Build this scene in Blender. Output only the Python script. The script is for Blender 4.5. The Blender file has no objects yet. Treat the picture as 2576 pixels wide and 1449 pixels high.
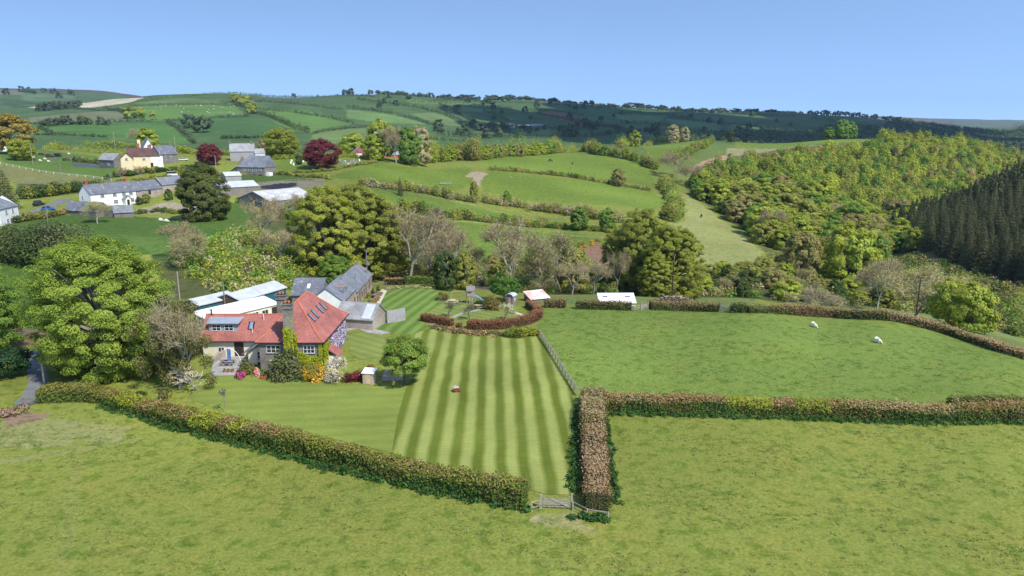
import bpy, math, random
import numpy as np
from mathutils import Vector, Matrix

R = math.radians
FPX, CX, CY = 1839.0, 1288.0, 724.5          # focal length and centre of the 2576-wide picture grid
CAMZ, PITCH = 38.0, R(12.7)
HAZE_D = 4.5e-5
cp, sp = math.cos(PITCH), math.sin(PITCH)
rng = np.random.default_rng(7)
random.seed(7)
scene = bpy.context.scene
COL = scene.collection

# ------------------------------------------------------------------ terrain height field
def zpix(py, Y):
    v = (CY - py) / FPX
    return CAMZ + Y * (-sp + v * cp) / (cp + v * sp)

def xpix(px, Y, z):
    return (px - CX) / FPX * (Y * cp + (CAMZ - z) * sp)

ANCH = []                                      # (X, Y, z)
def av(px, py, Y):
    z = zpix(py, Y); ANCH.append((xpix(px, Y, z), Y, z))
def ad(px, Y, z):
    ANCH.append((xpix(px, Y, z), Y, z))
for px in (-900, -300, 300, 800, 1288, 1800, 2300, 2900, 3500):
    ad(px, 45, 0); ad(px, 75, 0)
for px, z in ((-600, 0.5), (0, 0.5), (400, 0.2), (800, 0.1), (1288, 0), (1900, 0), (2300, 0), (2576, -0.4), (3200, -3)):
    ad(px, 104, z)
for px, z in ((-600, 2), (0, .8), (300, 1.3), (530, 1.5), (720, .4), (1000, 0), (1288, 0), (1700, 0), (2100, 0), (2400, -.6), (3200, -8)):
    ad(px, 124, z)
ad(2576, 119, -1); ad(2576, 130, -2.3); ad(2576, 150, -8); ad(2300, 160, -5)
for px, z in ((-600, 4), (0, 2), (400, 2.4), (560, 2.2), (700, 1), (860, .2), (1000, 0), (1300, 0), (1700, 0), (2000, 0), (2230, -.4), (3000, -13)):
    ad(px, 143, z)
for px, z in ((860, -.3), (1000, -.4), (1350, -.4), (1600, -.2), (1900, -.6)):
    ad(px, 156, z)
ad(900, 172, -1); ad(1900, 176, -6.5); ad(1650, 180, -5); ad(1300, 182, -4); ad(1050, 182, -2); ad(2100, 165, -5)
ad(850, 192, -3); ad(1650, 207, -11.5); ad(1300, 208, -9); ad(1000, 212, -6); ad(2000, 212, -15); ad(2400, 215, -18); ad(2800, 215, -20)
for t in ((1400,600,300),(1200,590,280),(1130,560,300),(1600,560,330),(1763,544,400),(1750,690,265),(1900,640,295),(1920,690,255),
          (1300,540,360),(950,480,330),(1100,440,420),(1450,480,430),(1650,490,450),(1430,410,540),(1250,395,520),(1650,430,540),
          (1650,372,660),(1390,386,600),(1570,372,690),(1760,353,770),(1850,360,730),(2080,353,810),(2180,353,830),(1060,402,500),
          (60,700,165),(60,790,142),(50,640,182),(300,560,235),(570,600,200),(650,640,185),(740,650,195),(350,512,283),(120,530,258),(20,552,245),
          (600,505,290),(800,480,320),(630,436,358),(350,420,343),(100,460,320),(150,400,420),(50,385,440),(800,420,385),(900,412,400),(1000,402,450),
          (200,373,520),(450,382,480),(700,387,460),(900,392,490),(-200,380,480),(-200,500,270),(-200,650,180)):
    av(*t)
for t in ((1390,760,3),(1570,860,0),(1760,960,0),(2080,1010,-8),(200,760,4),(450,700,2),(900,760,4),(1100,800,2),(-200,750,5)):
    ad(*t)
for t in ((150,345,1000),(150,300,1300),(400,300,1300),(300,265,1700),(600,348,1000),(600,300,1300),(600,262,1700),(600,238,2000),(380,240,1950),
          (0,285,1700),(-300,290,1500),(900,352,1000),(1100,357,1100),(900,300,1500),(900,242,2300),(1300,313,1700),(1300,252,2400),(1600,340,1400),
          (1600,300,1900),(1600,272,2500),(2000,332,1800),(2000,286,2600),(2250,306,2900),(200,262,2200),(120,246,2700),(50,228,3200),(300,235,4000),(-300,230,3200)):
    av(*t)
for t in ((600,2700,60),(900,3100,60),(1300,3300,50),(1600,3500,30),(2000,3600,20),(1300,5000,40),(700,5000,60)):
    ad(*t)
for t in ((2300,380,1500),(2350,345,2000),(2250,295,5500),(2450,308,6000),(2576,310,6000),(2900,312,6000),(2576,332,2600),(2850,322,2500),(2480,345,2300),(2400,375,1700),(2576,380,1700)):
    av(*t)
ad(2250,3900,10); ad(2500,3800,5)
for t in ((1750,430,560),(1900,380,690),(2000,640,320),(2200,480,580),(1850,520,470),(2100,560,450),(2200,357,840),(2400,378,850),(2576,415,850),
          (2450,460,650),(2300,560,500),(2250,620,410),(2400,708,280),(2576,742,250),(2560,600,340),(2450,530,440),(2576,480,470),(2380,620,345)):
    av(*t)
for t in ((2750,850,-18),(2400,1100,-50),(2600,1100,-60),(2200,1100,-25),(2800,450,12),(2576,640,-30),(2450,570,-36),(2900,300,0),(3200,420,25),(3000,650,0)):
    ad(*t)
A = np.array(ANCH)
def _uv(x, y):
    yy = np.maximum(y, 45.0)
    return np.stack([2.2 * np.clip(x / yy, -1.6, 1.6), np.log(yy)], -1)
AC = _uv(A[:, 0], A[:, 1])
def _phi(r2):
    return 0.5 * r2 * np.log(r2 + 1e-9)
_n = len(A)
_K = _phi(((AC[:, None] - AC[None]) ** 2).sum(-1)) + np.eye(_n) * 2e-4
_P = np.c_[np.ones(_n), AC]
_M = np.block([[_K, _P], [_P.T, np.zeros((3, 3))]])
_sol = np.linalg.solve(_M, np.r_[A[:, 2], 0, 0, 0])
def T(x, y):
    x = np.atleast_1d(np.asarray(x, float)); y = np.atleast_1d(np.asarray(y, float))
    sh = x.shape; q = _uv(x.ravel(), y.ravel()); out = np.empty(len(q))
    for i in range(0, len(q), 20000):
        s = q[i:i + 20000]
        out[i:i + 20000] = _phi(((s[:, None] - AC[None]) ** 2).sum(-1)) @ _sol[:_n] + _sol[_n] + s @ _sol[_n + 1:]
    xr, yr = x.ravel(), y.ravel()
    k = np.clip((yr - 700) / 900, 0, 1)
    out = out + k * 2.2 * (np.sin(xr / 61 + 1.3 * np.sin(yr / 97)) + np.sin(yr / 73 + xr / 140))
    return out.reshape(sh)
def Tz(x, y): return float(T(x, y)[0])

_YS = np.exp(np.linspace(math.log(46), math.log(7500), 900))
def G(px, py, Ymin=46):
    """ground point seen at a picture position"""
    u = (px - CX) / FPX; v = (CY - py) / FPX
    dy = cp + v * sp; dz = -sp + v * cp
    x = _YS * u / dy; zr = CAMZ + _YS * dz / dy
    d = zr - T(x, _YS)
    ok = (d < 0) & (_YS > Ymin)
    if not ok.any():
        i = int(np.argmin(d + (_YS < Ymin) * 1e6))
        return np.array([x[i], _YS[i], zr[i] - d[i]])
    i = int(np.argmax(ok))
    if i == 0: return np.array([x[0], _YS[0], zr[0]])
    a = d[i - 1] / (d[i - 1] - d[i]) if d[i - 1] > 0 else 0
    Y = _YS[i - 1] + a * (_YS[i] - _YS[i - 1])
    X = Y * u / dy
    return np.array([X, Y, Tz(X, Y)])
def GY(px, Y):
    """ground point at forward distance Y under picture column px"""
    z = 0.0
    for _ in range(4):
        X = xpix(px, Y, z); z = Tz(X, Y)
    return np.array([X, Y, z])
def proj(p):
    x, y, z = p
    d = y * cp + (CAMZ - z) * sp
    return CX + FPX * x / d, CY - FPX * (y * sp + (z - CAMZ) * cp) / d

# ------------------------------------------------------------------ objects and mesh building
def tag(o, label=None, cat=None, group=None, kind=None):
    if label: o['label'] = label
    if cat: o['category'] = cat
    if group: o['group'] = group
    if kind: o['kind'] = kind
    return o
def empty(name, label, cat, loc, rz=0.0, group=None):
    o = bpy.data.objects.new(name, None); COL.objects.link(o)
    o.empty_display_size = 0.5
    o.location = loc; o.rotation_euler = (0, 0, rz)
    return tag(o, label, cat, group)

class MB:
    def __init__(s):
        s.v = []; s.f = []; s.c = []; s.m = []; s.n = 0
    def add(s, verts, faces, col=(1, 1, 1), mi=0):
        verts = np.asarray(verts, float).reshape(-1, 3); faces = np.asarray(faces, int)
        s.v.append(verts); s.f.append(faces + s.n); s.n += len(verts)
        c = np.asarray(col, float)
        if c.ndim == 1: c = np.tile(c, (len(faces), 1))
        s.c.append(c); s.m.append(np.full(len(faces), mi))
        return s
    def poly(s, pts, col=(1, 1, 1), mi=0):
        return s.add(pts, [list(range(len(pts)))], col, mi)
    def box(s, c, d, rz=0.0, col=(1, 1, 1), mi=0, taper=1.0):
        x, y, z = (q / 2 for q in d)
        t = taper
        p = np.array([(-x,-y,-z),(x,-y,-z),(x,y,-z),(-x,y,-z),(-x*t,-y*t,z),(x*t,-y*t,z),(x*t,y*t,z),(-x*t,y*t,z)])
        if rz:
            ca, sa = math.cos(rz), math.sin(rz)
            p = np.c_[p[:, 0]*ca - p[:, 1]*sa, p[:, 0]*sa + p[:, 1]*ca, p[:, 2]]
        return s.add(p + np.array(c), [(3,2,1,0),(4,5,6,7),(0,1,5,4),(1,2,6,5),(2,3,7,6),(3,0,4,7)], col, mi)
    def prism(s, prof, a, b, axis='y', col=(1, 1, 1), mi=0):
        """profile of (h, z) points extruded from a to b along an axis"""
        n = len(prof)
        if axis == 'y':
            p0 = [(h, a, z) for h, z in prof]; p1 = [(h, b, z) for h, z in prof]
        else:
            p0 = [(a, h, z) for h, z in prof]; p1 = [(b, h, z) for h, z in prof]
        base = s.n
        s.add(p0 + p1, [(i, (i+1) % n, n + (i+1) % n, n + i) for i in range(n)], col, mi)
        s.v.append(np.zeros((0, 3)))
        s.f.append(np.array([list(range(base, base + n))[::-1]])); s.c.append(np.array([col], float)); s.m.append(np.array([mi]))
        s.f.append(np.array([list(range(base + n, base + 2*n))])); s.c.append(np.array([col], float)); s.m.append(np.array([mi]))
        return s
    def tubes(s, P0, P1, R0, R1, n=5, col=(1, 1, 1), mi=0):
        P0 = np.asarray(P0, float).reshape(-1, 3); P1 = np.asarray(P1, float).reshape(-1, 3)
        k = len(P0); R0 = np.broadcast_to(R0, (k,)); R1 = np.broadcast_to(R1, (k,))
        d = P1 - P0; d = d / (np.linalg.norm(d, axis=1, keepdims=True) + 1e-9)
        up = np.where(np.abs(d[:, 2:3]) > .9, np.array([[1., 0, 0]]), np.array([[0., 0, 1.]]))
        a = np.cross(d, up); a /= np.linalg.norm(a, axis=1, keepdims=True) + 1e-9
        b = np.cross(d, a)
        th = np.linspace(0, 2*math.pi, n, endpoint=False)
        ring = a[:, None]*np.cos(th)[None, :, None] + b[:, None]*np.sin(th)[None, :, None]
        v0 = P0[:, None] + ring*R0[:, None, None]; v1 = P1[:, None] + ring*R1[:, None, None]
        V = np.concatenate([v0, v1], 1).reshape(-1, 3)
        j = np.arange(n); jn = (j + 1) % n
        f = np.stack([j, jn, n + jn, n + j], -1)
        Fc = (np.arange(k)[:, None, None]*2*n + f[None]).reshape(-1, 4)
        c = np.asarray(col, float)
        if c.ndim == 2: c = np.repeat(c, n, 0)
        s.add(V, Fc, c, mi)
        cap = (np.arange(k)[:, None]*2*n + (n + np.arange(n))[None])
        s.f.append(cap + s.n - len(V)); s.v.append(np.zeros((0, 3)))
        c2 = np.asarray(col, float); s.c.append(c2 if c2.ndim == 2 else np.tile(c2, (k, 1))); s.m.append(np.full(k, mi))
        return s
    def tube(s, p0, p1, r0, r1=None, n=8, col=(1, 1, 1), mi=0):
        return s.tubes([p0], [p1], r0, r0 if r1 is None else r1, n, col, mi)
    def ell(s, c, r, nu=12, nv=7, col=(1, 1, 1), mi=0, jit=0):
        th = np.linspace(0, 2*math.pi, nu, endpoint=False); ph = np.linspace(0, math.pi, nv)
        X = np.sin(ph)[:, None]*np.cos(th)[None]; Y = np.sin(ph)[:, None]*np.sin(th)[None]; Z = np.repeat(np.cos(ph)[:, None], nu, 1)
        k = 1 + jit*rng.uniform(-1, 1, X.shape)
        V = np.stack([X*r[0]*k, Y*r[1]*k, Z*r[2]*k], -1).reshape(-1, 3) + np.array(c)
        i = np.arange(nv - 1)[:, None]; j = np.arange(nu)[None]; jn = (j + 1) % nu
        f = np.stack([i*nu + j, (i+1)*nu + j, (i+1)*nu + jn, i*nu + jn], -1).reshape(-1, 4)
        return s.add(V, f, col, mi)
    def leaves(s, C, N, size, col, aspect=.6, mi=0):
        """one small diamond face per row of C, facing N"""
        C = np.asarray(C, float); k = len(C)
        N = N / (np.linalg.norm(N, axis=1, keepdims=True) + 1e-9)
        t = np.cross(N, rng.normal(size=(k, 3))); t /= np.linalg.norm(t, axis=1, keepdims=True) + 1e-9
        b = np.cross(N, t)
        sz = np.broadcast_to(size, (k,))[:, None] * rng.uniform(.7, 1.3, (k, 1))
        V = np.stack([C + t*sz, C + b*sz*aspect, C - t*sz, C - b*sz*aspect], 1).reshape(-1, 3)
        return s.add(V, np.arange(4*k).reshape(-1, 4), col, mi)
    def mesh(s, name, mats, smooth=False):
        me = bpy.data.meshes.new(name)
        V = np.concatenate(s.v) if s.v else np.zeros((0, 3))
        sizes = np.concatenate([np.full(len(f), f.shape[1]) for f in s.f])
        idx = np.concatenate([f.ravel() for f in s.f])
        me.vertices.add(len(V)); me.vertices.foreach_set('co', V.ravel().astype(np.float32))
        me.loops.add(len(idx)); me.loops.foreach_set('vertex_index', idx.astype(np.int32))
        me.polygons.add(len(sizes))
        me.polygons.foreach_set('loop_start', np.r_[0, np.cumsum(sizes)[:-1]].astype(np.int32))
        me.polygons.foreach_set('loop_total', sizes.astype(np.int32))
        mats = mats if isinstance(mats, (list, tuple)) else [mats]
        for m in mats: me.materials.append(m)
        if len(mats) > 1: me.polygons.foreach_set('material_index', np.concatenate(s.m).astype(np.int32))
        me.polygons.foreach_set('use_smooth', np.full(len(sizes), bool(smooth)))
        c = np.concatenate(s.c)
        at = me.attributes.new('col', 'FLOAT_COLOR', 'FACE')
        at.data.foreach_set('color', np.c_[c, np.ones(len(c))].ravel().astype(np.float32))
        me.update(calc_edges=True); me.validate()
        return me
    def obj(s, name, mats, parent=None, label=None, smooth=False, loc=None):
        o = bpy.data.objects.new(name, s.mesh(name, mats, smooth)); COL.objects.link(o)
        if parent is not None: o.parent = parent
        if loc is not None: o.location = loc
        if label: o['label'] = label
        return o
def meshobj(name, me, parent=None, loc=None, rz=0, sc=1):
    o = bpy.data.objects.new(name, me); COL.objects.link(o)
    if parent is not None: o.parent = parent
    if loc is not None: o.location = loc
    o.rotation_euler = (0, 0, rz)
    o.scale = sc if isinstance(sc, (tuple, list)) else (sc, sc, sc)
    return o
def copy_tree(o, parent=None):
    c = o.copy(); COL.objects.link(c)
    if parent is not None: c.parent = parent
    for ch in [q for q in COL.objects if q.parent == o]: copy_tree(ch, c)
    return c

# ------------------------------------------------------------------ materials
def nm(name):
    m = bpy.data.materials.new(name); m.use_nodes = True
    nt = m.node_tree; nt.nodes.clear()
    return m, nt, nt.nodes, nt.links
def n_new(N, t, **kw):
    n = N.new(t)
    for k, v in kw.items():
        if k in n.inputs: n.inputs[k].default_value = v
        else: setattr(n, k, v)
    return n
def mixc(N, L, fac, a, b, mode='MIX'):
    n = N.new('ShaderNodeMix'); n.data_type = 'RGBA'; n.blend_type = mode
    for key, val in ((0, fac), (6, a), (7, b)):
        if hasattr(val, 'links'): L.new(val, n.inputs[key])
        else: n.inputs[key].default_value = val if key == 0 else (*val, 1) if len(val) == 3 else val
    return n.outputs[2]
def ramp(N, L, src, stops):
    n = N.new('ShaderNodeValToRGB'); L.new(src, n.inputs[0])
    e = n.color_ramp.elements
    while len(e) < len(stops): e.new(0.5)
    for k, (p, c) in enumerate(stops):
        e[k].position = p; e[k].color = (c, c, c, 1) if not hasattr(c, '__len__') else (*c, 1)
    return n.outputs[0]
def noise(N, L, scale, vec=None, detail=4, rough=.6):
    n = n_new(N, 'ShaderNodeTexNoise', Scale=scale, Detail=detail, Roughness=rough)
    if vec is not None: L.new(vec, n.inputs['Vector'])
    return n.outputs['Fac']
def plain(name, col, rough=.7, amt=.25, scale=3., spec=.3, col2=None, metal=0, bump=0.0, space='Object', attr=False):
    """a coat of paint, wood or stone with weathering of two sizes"""
    m, nt, N, L = nm(name)
    out = N.new('ShaderNodeOutputMaterial'); b = N.new('ShaderNodeBsdfPrincipled'); L.new(b.outputs[0], out.inputs[0])
    vec = N.new('ShaderNodeNewGeometry').outputs['Position'] if space == 'World' else N.new('ShaderNodeTexCoord').outputs[space]
    f1 = noise(N, L, scale, vec, 6, .65); f2 = noise(N, L, scale*.17, vec, 3)
    c = np.array(col); c2 = np.array(col2) if col2 is not None else c*(1 - amt)
    a = ramp(N, L, f1, [(.35, tuple(c2)), (.62, tuple(np.minimum(c*(1 + amt*.35), .95)))])
    g = ramp(N, L, f2, [(.3, 1 - amt*.6), (.7, 1 + amt*.2)])
    cc = mixc(N, L, 1.0, a, g, 'MULTIPLY')
    if attr:
        at = N.new('ShaderNodeAttribute'); at.attribute_name = 'col'
        cc = mixc(N, L, 1.0, cc, at.outputs['Color'], 'MULTIPLY')
    L.new(cc, b.inputs['Base Color'])
    b.inputs['Roughness'].default_value = rough; b.inputs['Specular IOR Level'].default_value = spec; b.inputs['Metallic'].default_value = metal
    if bump:
        bp = n_new(N, 'ShaderNodeBump', Strength=bump, Distance=.05); L.new(f1, bp.inputs['Height']); L.new(bp.outputs[0], b.inputs['Normal'])
    return m
def cells(name, cols, scale, rough=.8, stretch=(1, 1, 1), mortar=None, lich=None, spec=.25):
    """tiles, slates or rubble stone: a cell pattern with a colour per cell, and lichen"""
    m, nt, N, L = nm(name)
    out = N.new('ShaderNodeOutputMaterial'); b = N.new('ShaderNodeBsdfPrincipled'); L.new(b.outputs[0], out.inputs[0])
    tc = N.new('ShaderNodeTexCoord'); mp = n_new(N, 'ShaderNodeMapping'); mp.inputs['Scale'].default_value = stretch
    L.new(tc.outputs['Object'], mp.inputs[0])
    vo = n_new(N, 'ShaderNodeTexVoronoi', Scale=scale); L.new(mp.outputs[0], vo.inputs['Vector'])
    sep = N.new('ShaderNodeSeparateColor'); L.new(vo.outputs['Color'], sep.inputs[0])
    k = len(cols)
    c = ramp(N, L, sep.outputs[0], [(i / max(1, k - 1), cols[i]) for i in range(k)])
    if mortar:
        ve = n_new(N, 'ShaderNodeTexVoronoi', Scale=scale, feature='DISTANCE_TO_EDGE'); L.new(mp.outputs[0], ve.inputs['Vector'])
        c = mixc(N, L, ramp(N, L, ve.outputs['Distance'], [(.02, 1.), (.09, 0.)]), c, mortar)
    f2 = noise(N, L, .35, tc.outputs['Object'], 4)
    c = mixc(N, L, 1.0, c, ramp(N, L, f2, [(.3, .68), (.7, 1.16)]), 'MULTIPLY')
    if lich:
        f3 = noise(N, L, lich[1], tc.outputs['Object'], 6, .7)
        c = mixc(N, L, ramp(N, L, f3, [(lich[2], 0.), (lich[2] + .08, lich[3])]), c, lich[0])
    L.new(c, b.inputs['Base Color'])
    b.inputs['Roughness'].default_value = rough; b.inputs['Specular IOR Level'].default_value = spec
    bp = n_new(N, 'ShaderNodeBump', Strength=.35, Distance=.04); L.new(sep.outputs[1], bp.inputs['Height']); L.new(bp.outputs[0], b.inputs['Normal'])
    return m
def leafmat(name, trans=.3, rnd=.25, gain=1.0):
    m, nt, N, L = nm(name)
    out = N.new('ShaderNodeOutputMaterial')
    at = N.new('ShaderNodeAttribute'); at.attribute_name = 'col'
    oi = N.new('ShaderNodeObjectInfo')
    mr = n_new(N, 'ShaderNodeMapRange'); L.new(oi.outputs['Random'], mr.inputs[0]); mr.inputs[3].default_value = (1 - rnd)*gain; mr.inputs[4].default_value = (1 + rnd)*gain
    c = mixc(N, L, 1.0, at.outputs['Color'], mr.outputs[0], 'MULTIPLY')
    d = n_new(N, 'ShaderNodeBsdfPrincipled', Roughness=.55); d.inputs['Specular IOR Level'].default_value = .25
    L.new(c, d.inputs['Base Color'])
    if trans:
        t = N.new('ShaderNodeBsdfTranslucent'); L.new(mixc(N, L, 1.0, c, (1.1, 1.05, .55), 'MULTIPLY'), t.inputs[0])
        mx = n_new(N, 'ShaderNodeMixShader'); mx.inputs[0].default_value = trans
        L.new(d.outputs[0], mx.inputs[1]); L.new(t.outputs[0], mx.inputs[2]); L.new(mx.outputs[0], out.inputs[0])
    else: L.new(d.outputs[0], out.inputs[0])
    return m
def glassmat():
    m, nt, N, L = nm('window_glass')
    out = N.new('ShaderNodeOutputMaterial'); b = N.new('ShaderNodeBsdfPrincipled'); L.new(b.outputs[0], out.inputs[0])
    tc = N.new('ShaderNodeTexCoord')
    L.new(ramp(N, L, noise(N, L, 1.3, tc.outputs['Object']), [(.35, (.012, .015, .02)), (.65, (.05, .06, .07))]), b.inputs['Base Color'])
    b.inputs['Roughness'].default_value = .06; b.inputs['Specular IOR Level'].default_value = .6
    return m
def corrugated(name, col, amt=.15, scale=1.2, rough=.5, ax='X', col2=None):
    m, nt, N, L = nm(name)
    out = N.new('ShaderNodeOutputMaterial'); b = N.new('ShaderNodeBsdfPrincipled'); L.new(b.outputs[0], out.inputs[0])
    tc = N.new('ShaderNodeTexCoord')
    f = noise(N, L, scale, tc.outputs['Object'], 6, .7)
    wv = n_new(N, 'ShaderNodeTexWave', Scale=1.6, bands_direction=ax); L.new(tc.outputs['Object'], wv.inputs['Vector'])
    c = np.array(col)
    cc = ramp(N, L, f, [(.35, tuple(c*(1 - amt)) if col2 is None else col2), (.6, tuple(c))])
    cc = mixc(N, L, 1.0, cc, ramp(N, L, wv.outputs['Fac'], [(0, .93), (1, 1.)]), 'MULTIPLY')
    L.new(cc, b.inputs['Base Color']); b.inputs['Roughness'].default_value = rough
    bp = n_new(N, 'ShaderNodeBump', Strength=.5, Distance=.04); L.new(wv.outputs['Fac'], bp.inputs['Height']); L.new(bp.outputs[0], b.inputs['Normal'])
    return m
# ------------------------------------------------------------------ camera, sun, sky
cam = bpy.data.cameras.new('camera'); cam.sensor_width = 36; cam.lens = FPX / 2576 * 36
cam.clip_start = 1; cam.clip_end = 30000
camo = bpy.data.objects.new('camera', cam); COL.objects.link(camo)
camo.location = (0, 0, CAMZ); camo.rotation_euler = (math.pi / 2 - PITCH, 0, 0)
scene.camera = camo
SUN_EL, SUN_AZ = R(50), R(136)                 # azimuth clockwise from +Y
sd = Vector((math.sin(SUN_AZ)*math.cos(SUN_EL), math.cos(SUN_AZ)*math.cos(SUN_EL), math.sin(SUN_EL)))
sun = bpy.data.lights.new('sun', 'SUN'); sun.energy = 3.2; sun.angle = R(.5); sun.color = (1, .955, .87)
suno = bpy.data.objects.new('sun', sun); COL.objects.link(suno)
suno.rotation_euler = (-sd).to_track_quat('-Z', 'Y').to_euler(); suno.location = (200, -200, 300)
wd = bpy.data.worlds.new('World'); scene.world = wd; wd.use_nodes = True
wn, wl = wd.node_tree.nodes, wd.node_tree.links
wn.clear()
wo = wn.new('ShaderNodeOutputWorld'); bg = wn.new('ShaderNodeBackground'); sky = wn.new('ShaderNodeTexSky')
sky.sky_type = 'NISHITA'; sky.sun_disc = False; sky.sun_elevation = SUN_EL; sky.sun_rotation = SUN_AZ
sky.altitude = 0; sky.air_density = 1.15; sky.dust_density = .15; sky.ozone_density = 3.0
tcw = wn.new('ShaderNodeTexCoord'); vm = wn.new('ShaderNodeVectorMath'); vm.operation = 'MULTIPLY_ADD'; vm.inputs[1].default_value = (1, 1, 2.3); vm.inputs[2].default_value = (0, 0, .25)
vn = wn.new('ShaderNodeVectorMath'); vn.operation = 'NORMALIZE'
wl.new(tcw.outputs['Generated'], vm.inputs[0]); wl.new(vm.outputs[0], vn.inputs[0]); wl.new(vn.outputs[0], sky.inputs['Vector'])
hs = wn.new('ShaderNodeHueSaturation'); hs.inputs['Saturation'].default_value = 1.0
wl.new(sky.outputs[0], hs.inputs['Color']); wl.new(hs.outputs[0], bg.inputs[0]); wl.new(bg.outputs[0], wo.inputs[0]); bg.inputs[1].default_value = .15
scene.view_settings.view_transform = 'Standard'; scene.view_settings.look = 'None'
scene.view_settings.exposure = 0.80; scene.view_settings.gamma = 1
cy = scene.cycles
cy.max_bounces = 6; cy.diffuse_bounces = 3; cy.glossy_bounces = 2; cy.transmission_bounces = 3; cy.volume_bounces = 0; cy.transparent_max_bounces = 4
cy.use_denoising = True
cy.sample_clamp_indirect = 6

# ------------------------------------------------------------------ ground colours: what grows or lies where
def inpoly(x, y, P):
    P = np.asarray(P); c = np.zeros(len(x), bool); n = len(P); j = n - 1
    bb = (x >= P[:, 0].min()) & (x <= P[:, 0].max()) & (y >= P[:, 1].min()) & (y <= P[:, 1].max())
    ix = np.where(bb)[0]; xs, ys = x[ix], y[ix]; r = np.zeros(len(ix), bool)
    for i in range(n):
        xi, yi, xj, yj = P[i, 0], P[i, 1], P[j, 0], P[j, 1]
        if yi != yj:
            r ^= ((yi > ys) != (yj > ys)) & (xs < (xj - xi) * (ys - yi) / (yj - yi) + xi)
        j = i
    c[ix] = r
    return c
def GP(pts): return np.array([G(*p)[:2] for p in pts])
PAST = (.189, .214, .042); BRT = (.136, .190, .030); MID = (.122, .175, .030); LUSH = (.068, .118, .022); OLIVE = (.075, .085, .030)
WOODF = (.105, .115, .038); PALE = (.245, .255, .088); STRAW = (.46, .40, .29); FARG = (.070, .118, .040); DRY = (.235, .225, .11)
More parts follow.
